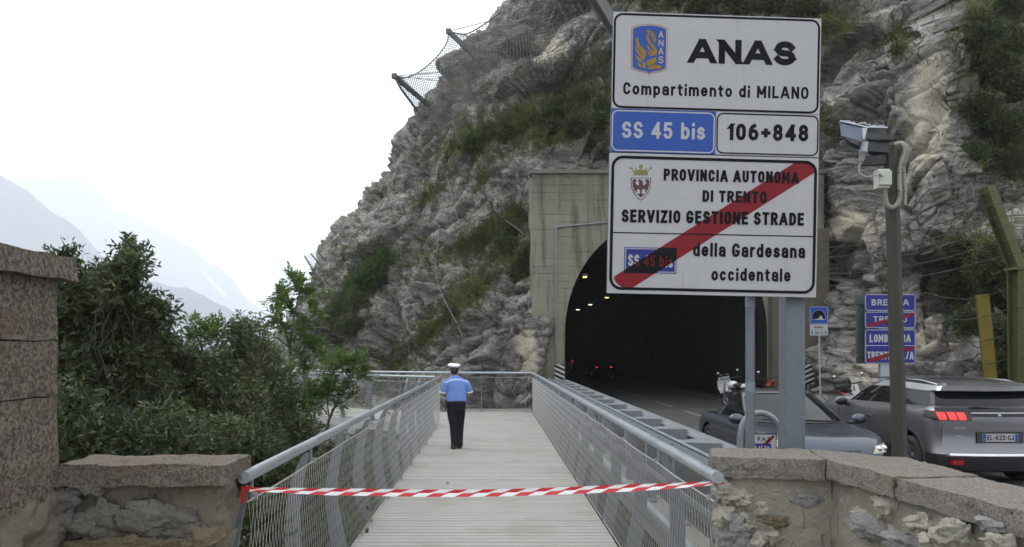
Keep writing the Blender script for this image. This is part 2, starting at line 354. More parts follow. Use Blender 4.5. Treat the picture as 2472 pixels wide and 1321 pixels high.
# ------------------------------------------------------------------ mesh builder
class MB:
    def __init__(s): s.v = []; s.f = []; s.fm = []; s.fs = []; s.mats = []; s.cur = 0; s.sm = False
    def use(s, m, smooth=None):
        if m not in s.mats: s.mats.append(m)
        s.cur = s.mats.index(m)
        if smooth is not None: s.sm = smooth
        return s
    def add(s, vs, fs, smooth=None):
        b = len(s.v); s.v.extend([tuple(x) for x in vs])
        for f in fs:
            s.f.append(tuple(b + i for i in f)); s.fm.append(s.cur); s.fs.append(s.sm if smooth is None else smooth)
        return s
    def box(s, lo, hi, rot=None, piv=None, bev=0.0):
        x0, y0, z0 = lo; x1, y1, z1 = hi
        if bev:
            o = bev; pts = []
            bm = bmesh.new(); bmesh.ops.create_cube(bm, size=1)
            for q in bm.verts: q.co = Vector((x0 + (q.co.x + .5) * (x1 - x0), y0 + (q.co.y + .5) * (y1 - y0), z0 + (q.co.z + .5) * (z1 - z0)))
            bmesh.ops.bevel(bm, geom=bm.edges[:], offset=o, segments=2, affect='EDGES', profile=.5)
            bm.verts.index_update()
            vs = [q.co.copy() for q in bm.verts]; fs = [[q.index for q in f.verts] for f in bm.faces]; bm.free()
        else:
            vs = [Vector(p) for p in ((x0, y0, z0), (x1, y0, z0), (x1, y1, z0), (x0, y1, z0), (x0, y0, z1), (x1, y0, z1), (x1, y1, z1), (x0, y1, z1))]
            fs = [(0, 3, 2, 1), (4, 5, 6, 7), (0, 1, 5, 4), (1, 2, 6, 5), (2, 3, 7, 6), (3, 0, 4, 7)]
        if rot is not None:
            pv = Vector(piv) if piv is not None else (Vector(lo) + Vector(hi)) / 2
            vs = [rot @ (q - pv) + pv for q in vs]
        return s.add(vs, fs, False)
    def tube(s, pts, r, n=8, cap=True, closed=False, smooth=True, flat=1.0):
        pts = [Vector(p) for p in pts]; m = len(pts)
        rr = r if isinstance(r, (list, tuple)) else [r] * m
        t0 = (pts[1] - pts[0]).normalized()
        ref = Vector((0, 0, 1)) if abs(t0.z) < .9 else Vector((1, 0, 0))
        a = t0.cross(ref).normalized(); vs = []
        for i in range(m):
            if closed: t = pts[(i + 1) % m] - pts[i - 1]
            else: t = pts[min(i + 1, m - 1)] - pts[max(i - 1, 0)]
            if t.length < 1e-9: t = t0.copy()
            t.normalize(); a = (a - t * a.dot(t))
            if a.length < 1e-6: a = t.orthogonal()
            a.normalize(); b = t.cross(a)
            for k in range(n):
                w = 2 * math.pi * k / n
                vs.append(pts[i] + a * (rr[i] * math.cos(w)) + b * (rr[i] * flat * math.sin(w)))
        fs = []
        for i in range(m if closed else m - 1):
            j = (i + 1) % m
            for k in range(n): fs.append((i * n + k, i * n + (k + 1) % n, j * n + (k + 1) % n, j * n + k))
        s.add(vs, fs, smooth)
        if cap and not closed:
            s.add([vs[k] for k in range(n)], [tuple(range(n - 1, -1, -1))], False)
            s.add([vs[(m - 1) * n + k] for k in range(n)], [tuple(range(n))], False)
        return s
    def loft(s, rings, closed=True, caps=(True, True), smooth=True):
        n = len(rings[0]); vs = [p for r_ in rings for p in r_]; fs = []
        for i in range(len(rings) - 1):
            for k in range(n if closed else n - 1):
                fs.append((i * n + k, i * n + (k + 1) % n, (i + 1) * n + (k + 1) % n, (i + 1) * n + k))
        if caps[0]: fs.append(tuple(range(n - 1, -1, -1)))
        if caps[1]: fs.append(tuple((len(rings) - 1) * n + k for k in range(n)))
        return s.add(vs, fs, smooth)
    def sphere(s, c, r, nu=14, nv=9, rot=None):
        c = Vector(c); r = (r, r, r) if isinstance(r, (int, float)) else r; rings = []
        for j in range(nv + 1):
            a = math.pi * j / nv - math.pi / 2; ring = []
            for k in range(nu):
                w = 2 * math.pi * k / nu; q = Vector((r[0] * math.cos(a) * math.cos(w), r[1] * math.cos(a) * math.sin(w), r[2] * math.sin(a)))
                ring.append(c + (rot @ q if rot is not None else q))
            rings.append(ring)
        return s.loft(rings, True, (False, False), True)
    def prism(s, poly, vec):
        poly = [Vector(p) for p in poly]; vec = Vector(vec); n = len(poly)
        t = tessellate_polygon([poly])
        s.add(poly + [p + vec for p in poly], [tuple(f) for f in t] + [tuple(n + i for i in reversed(f)) for f in t] + [(i, (i + 1) % n, n + (i + 1) % n, n + i) for i in range(n)], False)
        return s
    def flat(s, poly):
        poly = [Vector(p) for p in poly]
        return s.add(poly, [tuple(f) for f in tessellate_polygon([poly])], False)
    def xform(s, M):
        s.v = [tuple(M @ Vector(p)) for p in s.v]; return s
    def build(s, name, parent=None, mat=None, local=False):
        me = bpy.data.meshes.new(name)
        off = Vector((0, 0, 0))
        if parent is not None and not local: off = parent.get('_w') and Vector(parent['_w']) or wloc(parent)
        vs = [(p[0] - off.x, p[1] - off.y, p[2] - off.z) for p in s.v] if off.length else s.v
        me.from_pydata(vs, [], s.f)
        for m in (s.mats or ([mat] if mat else [])): me.materials.append(m)
        if s.mats: me.polygons.foreach_set('material_index', s.fm)
        me.polygons.foreach_set('use_smooth', s.fs)
        bm = bmesh.new(); bm.from_mesh(me)
        bmesh.ops.recalc_face_normals(bm, faces=bm.faces[:]); bm.to_mesh(me); bm.free()
        me.update()
        o = bpy.data.objects.new(name, me); C.objects.link(o)
        if parent is not None: o.parent = parent
        return o

def wloc(o):
    p = Vector(o.location)
    while o.parent is not None:
        o = o.parent; p = p + Vector(o.location)
    return p

def fast_mesh(name, verts, faces, mats, parent=None, attrs=None, smooth=True, midx=None, off=None):
    """verts (n,3) and equal-sided faces (m,k) as arrays"""
    me = bpy.data.meshes.new(name)
    verts = np.asarray(verts, dtype=np.float32); faces = np.asarray(faces, dtype=np.int32)
    if parent is not None:
        w = wloc(parent); verts = verts - np.array(w, dtype=np.float32)
    m, k = faces.shape
    me.vertices.add(len(verts)); me.vertices.foreach_set('co', verts.ravel())
    me.loops.add(m * k); me.loops.foreach_set('vertex_index', faces.ravel())
    me.polygons.add(m); me.polygons.foreach_set('loop_start', np.arange(0, m * k, k, dtype=np.int32))
    try: me.polygons.foreach_set('loop_total', np.full(m, k, dtype=np.int32))
    except Exception: pass
    for mm in mats: me.materials.append(mm)
    if midx is not None: me.polygons.foreach_set('material_index', np.asarray(midx, dtype=np.int32))
    me.polygons.foreach_set('use_smooth', np.full(m, smooth, dtype=bool))
    for an, (dom, arr) in (attrs or {}).items():
        a = me.attributes.new(an, 'FLOAT', dom); a.data.foreach_set('value', np.asarray(arr, dtype=np.float32))
    me.update(calc_edges=True); me.validate()
    o = bpy.data.objects.new(name, me); C.objects.link(o)
    if parent is not None: o.parent = parent
    return o

def tag(o, label=None, cat=None, group=None, kind=None):
    if label: o['label'] = label
    if cat: o['category'] = cat
    if group: o['group'] = group
    if kind: o['kind'] = kind
    return o
def thing(name, label, cat, loc=(0, 0, 0), group=None, rz=0.0):
    o = bpy.data.objects.new(name, None); C.objects.link(o); o.location = loc; o.rotation_euler = (0, 0, rz); o.empty_display_size = .2
    return tag(o, label, cat, group)
def copy_tree(o, parent=None):
    c = o.copy(); C.objects.link(c); c.parent = parent
    for ch in list(o.children): copy_tree(ch, c)
    return c

def lerp(a, b, t): return a + (b - a) * t
def catmull(pts, n):
    """smooth open curve through 3D points, n samples per span"""
    pts = [Vector(p) for p in pts]; q = [pts[0] * 2 - pts[1]] + pts + [pts[-1] * 2 - pts[-2]]; out = []
    for i in range(1, len(q) - 2):
        for k in range(n):
            t = k / n; a, b, c, d = q[i - 1], q[i], q[i + 1], q[i + 2]
            out.append(.5 * ((2 * b) + (c - a) * t + (2 * a - 5 * b + 4 * c - d) * t * t + (3 * b - a - 3 * c + d) * t ** 3))
    out.append(pts[-1]); return out

# ------------------------------------------------------------------ lettering
# ---- a plain road-sign alphabet drawn as strokes: skeletons in a 1 x 1 box
def _arc(cx, cy, rx, ry, a0, a1, n=9): return [(cx + rx * math.cos(R(a0 + (a1 - a0) * k / n)), cy + ry * math.sin(R(a0 + (a1 - a0) * k / n))) for k in range(n + 1)]
_EL = lambda: _arc(.5, .35, .5, .35, 0, 360, 20)
_O = _arc(.5, .64, .5, .36, 0, 180) + _arc(.5, .36, .5, .36, 180, 360) + [(1, .64)]
_C = _arc(.5, .66, .5, .34, 22, 180) + _arc(.5, .34, .5, .34, 180, 338)
_S = _arc(.5, .745, .46, .255, 20, 180, 7) + _arc(.5, .745, .46, .255, 180, 250, 4) + _arc(.5, .255, .5, .255, 70, 0, 4) + _arc(.5, .255, .5, .255, 0, -160, 8)
_s = [(x, y * .70) for x, y in _S]
_P = [(0, 1), (.5, 1)] + _arc(.5, .74, .5, .26, 90, -90)[1:] + [(0, .48)]
GLY = {
 'A': (.62, [[(0, 0), (.44, 1)], [(.56, 1), (1, 0)], [(.2, .27), (.8, .27)]]), 'B': (.46, [[(0, 0), (0, 1)], [(0, 1), (.5, 1)] + _arc(.5, .76, .42, .24, 90, -90)[1:] + [(0, .52)], [(.5, .52)] + _arc(.5, .26, .5, .26, 90, -90)[1:] + [(0, 0)]]),
 'C': (.46, [_C]), 'D': (.46, [[(0, 0), (0, 1)], [(0, 1), (.4, 1)] + _arc(.4, .62, .6, .38, 90, 0)[1:] + _arc(.4, .38, .6, .38, 0, -90) + [(0, 0)]]),
 'E': (.40, [[(0, 0), (0, 1)], [(0, 1), (1, 1)], [(0, .52), (.88, .52)], [(0, 0), (1, 0)]]), 'F': (.38, [[(0, 0), (0, 1)], [(0, 1), (1, 1)], [(0, .52), (.85, .52)]]),
 'G': (.50, [_arc(.5, .66, .5, .34, 24, 180) + _arc(.5, .34, .5, .34, 180, 345) + [(1, .40)], [(1, .40), (.62, .40)]]), 'I': (.0, [[(0, 0), (0, 1)]]), 'J': (.36, [[(1, 1), (1, .3)] + _arc(.5, .3, .5, .3, 0, -170)]), 'L': (.38, [[(0, 1), (0, 0)], [(0, 0), (1, 0)]]),
 'M': (.64, [[(0, 0), (0, 1)], [(.04, 1), (.5, .2)], [(.5, .2), (.96, 1)], [(1, 1), (1, 0)]]), 'N': (.50, [[(0, 0), (0, 1)], [(.05, 1), (.95, 0)], [(1, 0), (1, 1)]]), 'O': (.48, [_O]), 'P': (.46, [[(0, 0), (0, 1)], _P]),
 'R': (.48, [[(0, 0), (0, 1)], _P, [(.5, .46), (1, 0)]]), 'S': (.46, [_S]), 'T': (.46, [[(0, 1), (1, 1)], [(.5, .95), (.5, 0)]]), 'U': (.46, [[(0, 1), (0, .34)] + _arc(.5, .34, .5, .34, 180, 360)[1:] + [(1, 1)]]),
 'V': (.56, [[(0, 1), (.46, 0)], [(.54, 0), (1, 1)]]), 'Z': (.44, [[(0, 1), (1, 1)], [(.96, .94), (.04, .06)], [(0, 0), (1, 0)]]),
 'a': (.42, [[(.06, .56)] + _arc(.5, .50, .5, .22, 150, 0, 8) + [(1, 0)], [(1, .38), (.45, .38)] + _arc(.42, .19, .42, .19, 90, 270, 9) + [(.6, 0), (.97, .13)]]),
 'b': (.42, [[(0, 0), (0, 1)], _EL()]), 'c': (.40, [_arc(.5, .35, .5, .35, 40, 320, 16)]), 'd': (.42, [[(1, 0), (1, 1)], _EL()]), 'e': (.42, [[(.02, .36), (1, .36)] + _arc(.5, .35, .5, .35, 8, 318, 18)]),
 'i': (.0, [[(0, 0), (0, .60)], [(0, .95), (0, .99)]]), 'l': (.0, [[(0, 0), (0, 1)]]), 'm': (.72, [[(0, 0), (0, .7)], [(0, .42)] + _arc(.25, .44, .25, .26, 175, 0)[1:] + [(.5, 0)], [(.5, .42)] + _arc(.75, .44, .25, .26, 175, 0)[1:] + [(1, 0)]]),
 'n': (.40, [[(0, 0), (0, .7)], [(0, .40)] + _arc(.5, .42, .5, .28, 175, 0)[1:] + [(1, 0)]]), 'o': (.42, [_EL()]), 'p': (.42, [[(0, -.28), (0, .7)], _EL()]), 'r': (.22, [[(0, 0), (0, .7)], [(0, .36)] + _arc(1, .36, 1, .34, 175, 90, 6)[1:]]),
 's': (.36, [_s]), 't': (.26, [[(.4, .92), (.4, .22)] + _arc(.9, .22, .5, .22, 180, 265, 5)[1:], [(0, .70), (1, .70)]]),
 '0': (.44, [_O]), '1': (.20, [[(0, .72), (1, 1)], [(1, .97), (1, 0)]]), '2': (.44, [_arc(.5, .70, .5, .30, 165, -30, 10) + [(.04, .06)], [(0, 0), (1, 0)]]), '3': (.44, [_arc(.45, .745, .5, .255, 160, -80, 9), _arc(.45, .25, .55, .25, 80, -160, 10)]),
 '4': (.50, [[(.74, 0), (.74, 1)], [(.70, .97), (.0, .30)], [(0, .27), (1, .27)]]), '5': (.44, [[(.92, 1), (.12, 1)], [(.12, 1), (.06, .53)], [(.06, .55)] + _arc(.5, .31, .5, .31, 120, -155, 12)]),
 '6': (.46, [_arc(.5, .30, .5, .30, 0, 360, 18), [(0, .32), (.05, .62), (.25, .88), (.62, 1)]]), '7': (.44, [[(0, 1), (1, 1)], [(.97, .95), (.35, 0)]]), '8': (.44, [_arc(.5, .76, .44, .24, 0, 360, 16), _arc(.5, .26, .5, .26, 0, 360, 16)]),
 '+': (.40, [[(0, .46), (1, .46)], [(.5, .26), (.5, .66)]]), '-': (.22, [[(0, .46), (1, .46)]]), '.': (.0, [[(0, 0), (0, .01)]]), '/': (.34, [[(0, -.04), (1, 1.04)]])}
def strokes2d(s, x0, x1, zmid, cap, hw, z1=None, gap=.17, sp=.30):
    """ribbons of the words fitted between x0 and x1; the stroke keeps its weight whatever the fit"""
    z1 = zmid if z1 is None else z1; g = [c for c in s if c != ' ']; tot = (x1 - x0) / cap
    fr = sum(GLY[c][0] for c in g) + gap * (len(s) - 1) + sp * s.count(' '); kx = (tot - 2 * hw * len(g)) / fr
    out = []; x = 0.0
    for c in s:
        if c == ' ': x += (sp + gap) * kx; continue
        w, pl = GLY[c]; w *= kx
        for li, p in enumerate(pl):
            q = [(x + hw + a * w, hw + b * (1 - 2 * hw)) for a, b in p]; n = len(q)
            if n == 2 and abs(p[0][0] - p[1][0]) > .02 and abs(p[0][1] - p[1][1]) > .1:      # slanted strokes are cut level
                (ax, ay), (bx, by) = q; sl = (bx - ax) / (by - ay); hx = hw * math.hypot(bx - ax, by - ay) / abs(by - ay)
                e2 = [(1.0 if v_ > .93 else 0.0 if v_ < .07 and v_ > -.02 else None) for _, v_ in p]
                q2 = [(x_ + sl * (t_ - y_), t_) if t_ is not None else (x_, y_) for (x_, y_), t_ in zip(q, e2)]
                V = [(q2[0][0] - hx, q2[0][1]), (q2[0][0] + hx, q2[0][1]), (q2[1][0] - hx, q2[1][1]), (q2[1][0] + hx, q2[1][1])]
                out.append(([(x0 + vx * cap, zmid + (z1 - zmid) * (vx / tot) + (vz - .5) * cap) for vx, vz in V], [(0, 1, 3, 2)], li)); continue
            closed = abs(q[0][0] - q[-1][0]) + abs(q[0][1] - q[-1][1]) < 1e-6
            if closed: q = q[:-1]; n -= 1
            else:
                for e_, (a, b) in ((0, (q[1], q[0])), (-1, (q[-2], q[-1]))):
                    d = math.hypot(b[0] - a[0], b[1] - a[1]) or 1; q[e_] = (b[0] + (b[0] - a[0]) / d * hw, b[1] + (b[1] - a[1]) / d * hw)
            V = []
            for i in range(n):
                a, b, c_ = q[i - 1] if (i or closed) else None, q[i], q[(i + 1) % n] if (i < n - 1 or closed) else None
                def nm(p_, r_): d = math.hypot(r_[0] - p_[0], r_[1] - p_[1]) or 1; return (-(r_[1] - p_[1]) / d, (r_[0] - p_[0]) / d)
                n1 = nm(a, b) if a else nm(b, c_); n2 = nm(b, c_) if c_ else n1
                mx, my = n1[0] + n2[0], n1[1] + n2[1]; l = math.hypot(mx, my) or 1; mx, my = mx / l, my / l; k = min(1.5, 1 / max(.3, mx * n1[0] + my * n1[1])) * hw
                V += [(b[0] + mx * k, b[1] + my * k), (b[0] - mx * k, b[1] - my * k)]
            F_ = [(2 * i, 2 * i + 1, 2 * ((i + 1) % n) + 1, 2 * ((i + 1) % n)) for i in range(n if closed else n - 1)]
            out.append(([(x0 + vx * cap, zmid + (z1 - zmid) * (vx / tot) + (vz - .5) * cap) for vx, vz in V], F_, li))
        x += 2 * hw + w + gap * kx
    return out
def rrect(x0, z0, x1, z1, r, n=5):
    out = []
    for cx, cz, a in ((x1 - r, z1 - r, 0), (x0 + r, z1 - r, 90), (x0 + r, z0 + r, 180), (x1 - r, z0 + r, 270)):
        for k in range(n + 1):
            w = R(a + 90 * k / n); out.append((cx + r * math.cos(w), cz + r * math.sin(w)))
    return out
def ring2d(outer, inner):
    n = len(outer); return list(outer) + list(inner), [(i, (i + 1) % n, n + (i + 1) % n, n + i) for i in range(n)]
# ================================================================== SETTING: cliff
def cr_axis(A, counts):
    """Catmull-Rom resample of control rows A (n, ...) with counts[i] samples in span i"""
    n = len(A); Q = np.concatenate([2 * A[:1] - A[1:2], A, 2 * A[-1:] - A[-2:-1]], 0); out = []
    for i in range(n - 1):
        a, b, c, d = Q[i], Q[i + 1], Q[i + 2], Q[i + 3]
        for k in range(counts[i]):
            t = k / counts[i]
            out.append(.5 * (2 * b + (c - a) * t + (2 * a - 5 * b + 4 * c - d) * t * t + (3 * b - a - 3 * c + d) * t ** 3))
    out.append(A[-1]); return np.array(out)

CV_ROWS = [-420, -150, 0, 100, 200, 330, 430, 530, 660, 760, 880, 1000, 1150, 1400]
U_SIL = [1570, 1365, 1246, 1176, 1094, 1004, 926, 846, 770, 722, 668, 630, 600, 560]
Y_SIL = [56, 50, 47, 45.5, 44, 43, 42, 41.5, 41, 40, 39, 38, 37, 36]
Y_C = {  # column -> depths per row
 3: [50, 44.5, 42, 40.5, 39, 37.5, 36.8, 36, 35.2, 34.6, 34, 33.5, 33, 33],
 4: [47, 41, 38, 36.8, 35.6, 34.2, 33.2, 32.2, 31.0, 30.4, 29.8, 29.3, 29, 29],
 5: [44, 38.5, 35.5, 34.4, 33.3, 31.7, 30.6, 29.6, 28.4, 27.9, 27.3, 27, 26.8, 26.8],
 6: [43.5, 38, 35, 34, 33, 31.6, 31, 30.4, 30.2, 30.2, 30.2, 30.2, 30, 30],
 7: [43, 37.5, 35, 34, 33, 32, 31.8, 31.6, 31.6, 31.6, 31.6, 31.6, 31.6, 31.6],
 8: [40, 36, 34, 33.2, 32.5, 31.6, 31.4, 31.4, 31.4, 31.4, 31.4, 31.4, 31.4, 31.4],
 9: [37, 33, 31.4, 30.8, 30.2, 29.6, 29.3, 29.0, 28.7, 28.5, 28.2, 27.8, 27.5, 27.5],
 10: [35, 31, 29.3, 28.4, 27.6, 26.8, 26.4, 26, 25.4, 25, 24.4, 24, 23.6, 23.6],
 11: [33, 29, 27, 26, 25.2, 24.4, 24, 23.7, 23.4, 23, 22.2, 21.4, 20.8, 20.8],
 12: [34, 29, 26, 25, 24.2, 23.7, 23.8, 24, 23.6, 22.6, 21.2, 20.4, 20, 20],
 13: [40, 36, 33, 31.5, 30, 28.6, 27.6, 26.4, 24, 22.2, 20.4, 19.6, 19, 19],
 14: [40, 36, 33, 31, 29.4, 27.4, 25.6, 24, 21.6, 20, 18.6, 18, 17.5, 17.5],
 15: [36, 32, 29, 27, 25.4, 23.4, 22, 20.4, 18.4, 17, 15.6, 14.8, 14.4, 14.4]}
rows = []
for i, v in enumerate(CV_ROWS):
    us, ys = U_SIL[i], Y_SIL[i]
    c5 = max(1283 + (14 if v > 600 else 0), us + 150); c6 = max(1340, us + 230); c7 = max(1520, us + 340)
    us_l = {3: lerp(us, c5, .34), 4: lerp(us, c5, .68), 5: c5, 6: c6, 7: c7, 8: max(1760, us + 420), 9: max(1985, us + 520), 10: 2070, 11: 2200, 12: 2308 + (8 if 100 < v < 450 else -18), 13: 2350, 14: 2490, 15: 2850}
    if us_l[9] > 2050: us_l[10] = us_l[9] + 40; us_l[11] = us_l[9] + 130; us_l[12] = us_l[9] + 230; us_l[13] = us_l[9] + 270
    r_ = [P(us + 240, v, ys + 34), P(us + 40, v, ys + 13), P(us, v, ys)] + [P(us_l[c], v, Y_C[c][i]) for c in range(3, 16)]
    rows.append([tuple(p) for p in r_])
ctrl = np.array(rows)                                  # (rows, cols, 3)
G = cr_axis(ctrl, [26, 26, 26, 26, 30, 30, 30, 34, 28, 32, 30, 22, 18])
G = np.transpose(cr_axis(np.transpose(G, (1, 0, 2)), [8, 20, 56, 56, 56, 26, 34, 34, 40, 30, 40, 34, 22, 34, 40]), (1, 0, 2))
nr, nc = G.shape[:2]
du = np.gradient(G, axis=1); dv = np.gradient(G, axis=0)
N = np.cross(dv, du); N /= (np.linalg.norm(N, axis=2, keepdims=True) + 1e-9)
flip = np.sign((N * (np.array([0, 0, H]) - G)).sum(2))[..., None]
flip = np.where(np.arange(nc)[None, :, None] < 10, 1.0, flip)
sgn = np.sign((N[:, 60:] * (np.array([0, 0, H]) - G[:, 60:])).sum(2).mean())
N = N * sgn
Pn = G.reshape(-1, 3); Nn = N.reshape(-1, 3)
warp = np.stack([fbm(Pn * .35, 3, s) for s in (5, 6, 7)], 1)
# bedding tilted across the face
ca, sa = math.cos(R(40)), math.sin(R(40))
B = np.stack([Pn[:, 0] * ca + Pn[:, 2] * sa, Pn[:, 1], (-Pn[:, 0] * sa + Pn[:, 2] * ca) * 1.9], 1) + warp * 1.3
f1, k1 = facets(B, 4.6, 3); f2, k2 = facets(B * 1.0 + 9, 1.7, 31); f3, k3 = facets(B + 3, .62, 57)
big = fbm(Pn * .11, 3, 41); rid = fbm(B * .75, 5, 77, True)
disp = big * .9 + f1 * .31 + f2 * .24 + f3 * .10 + rid * .08 - np.clip(.11 - k2, 0, .11) * 3.6 - np.clip(.09 - k1, 0, .09) * 4.0 - np.clip(.08 - k3, 0, .08) * 1.6
uu = CU + Pn[:, 0] * F / Pn[:, 1]; vv = CV - (Pn[:, 2] - H) * F / Pn[:, 1]
calm = np.where((uu > 1270) & (uu < 2000) & (vv > 380), .35, 1.0)
for (u_, v_, a_, b_, k_) in ((2235, 290, 75, 150, .7), (2065, 545, 90, 80, .65), (1170, 480, 60, 50, .6), (1060, 560, 90, 50, .6), (1350, 90, 60, 80, .4), (900, 560, 60, 60, .4)):
    calm = calm * (1 - k_ * np.exp(-(((uu - u_) / a_) ** 2 + ((vv - v_) / b_) ** 2)))
disp = disp * calm
Cl = Pn + Nn * disp[:, None]
uu = CU + Cl[:, 0] * F / Cl[:, 1]; vv = CV - (Cl[:, 2] - H) * F / Cl[:, 1]
def blobsum(lst):
    s = np.zeros(len(uu))
    for (u, v, ru, rv, ang, w) in lst:
        a = R(ang); x = (uu - u) * math.cos(a) - (vv - v) * math.sin(a); y = (uu - u) * math.sin(a) + (vv - v) * math.cos(a)
        s = np.maximum(s, w * np.exp(-((x / ru) ** 2 + (y / rv) ** 2)))
    return s
# green ledges of the left face and the scrub of the right one (u, v, half-length, half-height, slope, amount)
VEG = [(1150, 335, 130, 42, 22, .9), (1260, 300, 90, 45, 20, .8), (1385, 235, 90, 60, 15, .9), (1330, 330, 110, 36, 10, .8), (1040, 470, 80, 22, 40, .7),
       (1165, 570, 150, 34, 32, .9), (1245, 610, 70, 50, 0, .9), (1140, 700, 80, 45, 40, .8), (1040, 800, 110, 34, 45, .75), (900, 650, 80, 42, 42, .9),
       (825, 755, 80, 50, 40, .9), (960, 880, 70, 28, 30, .7), (1010, 620, 60, 22, 38, .5), (850, 600, 60, 30, 40, .4), (780, 690, 60, 40, 50, .45),
       (900, 480, 60, 25, 45, .45), (1170, 420, 60, 30, 70, .6), (1440, 150, 60, 40, 20, .6), (1650, -10, 300, 40, 0, 1.0), (2010, 60, 60, 70, 60, .7),
       (2400, 130, 90, 170, 0, 1.2), (2420, 360, 80, 90, 0, .9), (2390, 660, 120, 130, 0, .8), (2180, 100, 30, 50, 0, .5), (1120, 200, 90, 60, 40, .3), (1990, 300, 40, 60, 0, .5)]
PALE = [(2245, 270, 62, 170, -6, 1.15), (2050, 550, 90, 80, 20, .9), (1330, 120, 60, 90, 30, .7), (1275, 850, 36, 80, 10, .9), (2110, 880, 90, 60, 0, .7), (1150, 480, 60, 45, 30, .5),
        (880, 560, 40, 50, 10, .35), (1050, 540, 70, 40, 40, .35), (2230, 820, 60, 90, -10, .7), (1245, 535, 45, 30, 0, .5)]
veg = blobsum(VEG); pale = blobsum(PALE)
idx = np.arange(nr * nc).reshape(nr, nc)
Q = np.stack([idx[:-1, :-1], idx[:-1, 1:], idx[1:, 1:], idx[1:, :-1]], -1).reshape(-1, 4)
cen = Cl[Q].mean(1)
hole = (cen[:, 0] > 1.75) & (cen[:, 0] < 12.2) & (cen[:, 2] < 8.75) & (cen[:, 1] > 28.3)   # the bore of the tunnel
Qk = Q[~hole]
cliff = fast_mesh('cliff', Cl, Qk, [M_rock], None, {'veg': ('POINT', veg), 'pale': ('POINT', pale)}, True)
tag(cliff, kind='structure')
CB = BVHTree.FromPolygons([tuple(p) for p in Cl.tolist()], Qk.tolist())
EYE = Vector((0, 0, H))
def on_cliff(u, v):
    d = (P(u, v, 1.0) - EYE).normalized(); h = CB.ray_cast(EYE, d)
    return (h[0], h[1] if h[1].dot(d) < 0 else -h[1]) if h[0] is not None else (None, None)

# ------------------------------------------------------------------ hillside, lake, mountains
gx = np.concatenate([np.linspace(-160, -30, 30)[:-1], np.linspace(-30, 2.2, 90)]); gy = np.concatenate([np.linspace(-30, 0, 12)[:-1], np.linspace(0, 45, 110), np.linspace(45, 140, 20)[1:]])
XX, YY = np.meshgrid(gx, gy); pts = np.stack([XX.ravel(), YY.ravel(), np.zeros(XX.size)], 1)
ZZ = -1.7 - .62 * np.clip(-1.0 - pts[:, 0], 0, 40) + fbm(pts * .35, 5, 9) * .9 + facets(pts, 1.2, 12)[0] * .25 - .02 * np.clip(pts[:, 1] - 10, 0, 200)
ZZ = np.maximum(ZZ, -27)
pts[:, 2] = ZZ
ii = np.arange(XX.size).reshape(XX.shape)
hill = fast_mesh('hillside', pts, np.stack([ii[:-1, :-1], ii[:-1, 1:], ii[1:, 1:], ii[1:, :-1]], -1).reshape(-1, 4), [M_earth])
tag(hill, kind='structure')
m = MB().use(M_water); m.flat([(-14000, -3000, -26), (6000, -3000, -26), (6000, 9000, -26), (-14000, 9000, -26)])
tag(m.build('lake'), kind='structure')

def mountain(name, ridge, Y, seed, back=.9):
    """a ridge through photo-seen crest points, falling to the lake before and behind"""
    crest = catmull([P(u, v, Y) for u, v in ridge], 14); nA = len(crest); nB = 46; V = []
    for c in crest:
        for k in range(nB):
            t = k / (nB - 1) * 2 - .75                      # -.75..1.25 : behind .. before
            d = -t * (c.z + 60) * 1.35
            z = -40 + (c.z + 40) * max(0, 1 - abs(t) ** 1.15)
            V.append((c.x, c.y + d, z))
    V = np.array(V); amp = np.clip((V[:, 2] + 40) / 300, 0, 1)
    q = V / np.array([260., 260., 200.])
    V[:, 2] += (fbm(q, 5, seed, True) - .3) * 30 * amp; V[:, 0] += fbm(q, 3, seed + 3) * 40 * amp
    ii = np.arange(len(V)).reshape(nA, nB)
    o = fast_mesh(name, V, np.stack([ii[:-1, :-1], ii[:-1, 1:], ii[1:, 1:], ii[1:, :-1]], -1).reshape(-1, 4), [M_mount])
    return tag(o, kind='structure')
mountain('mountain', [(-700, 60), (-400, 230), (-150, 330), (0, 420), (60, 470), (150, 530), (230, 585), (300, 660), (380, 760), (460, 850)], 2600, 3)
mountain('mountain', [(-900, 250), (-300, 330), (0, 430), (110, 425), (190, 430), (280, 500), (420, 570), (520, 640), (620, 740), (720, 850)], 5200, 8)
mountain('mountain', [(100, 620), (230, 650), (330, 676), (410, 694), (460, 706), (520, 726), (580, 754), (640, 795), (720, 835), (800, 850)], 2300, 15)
m = MB().use(simple('scree_pale', (.75, .73, .70), .9, 0, .1, .01))
m.tube([P(486, 648, 4100), P(505, 675, 4080), P(525, 698, 4060), P(545, 716, 4030)], [4, 9, 12, 8], 6)
tag(m.build('scree_streak'), kind='structure')

hz, nt, b = _nt('haze_air'); nt.nodes.remove(b)
pv = nt.nodes.new('ShaderNodeVolumePrincipled'); pv.inputs['Color'].default_value = (.962, .98, 1.0, 1); pv.inputs['Density'].default_value = .00036; pv.inputs['Anisotropy'].default_value = .2
nt.links.new(pv.outputs[0], nt.nodes['Material Output'].inputs['Volume'])
m = MB().use(hz); m.box((-15000, -4000, -70), (7000, 9500, 1750))
tag(m.build('haze'), kind='stuff')

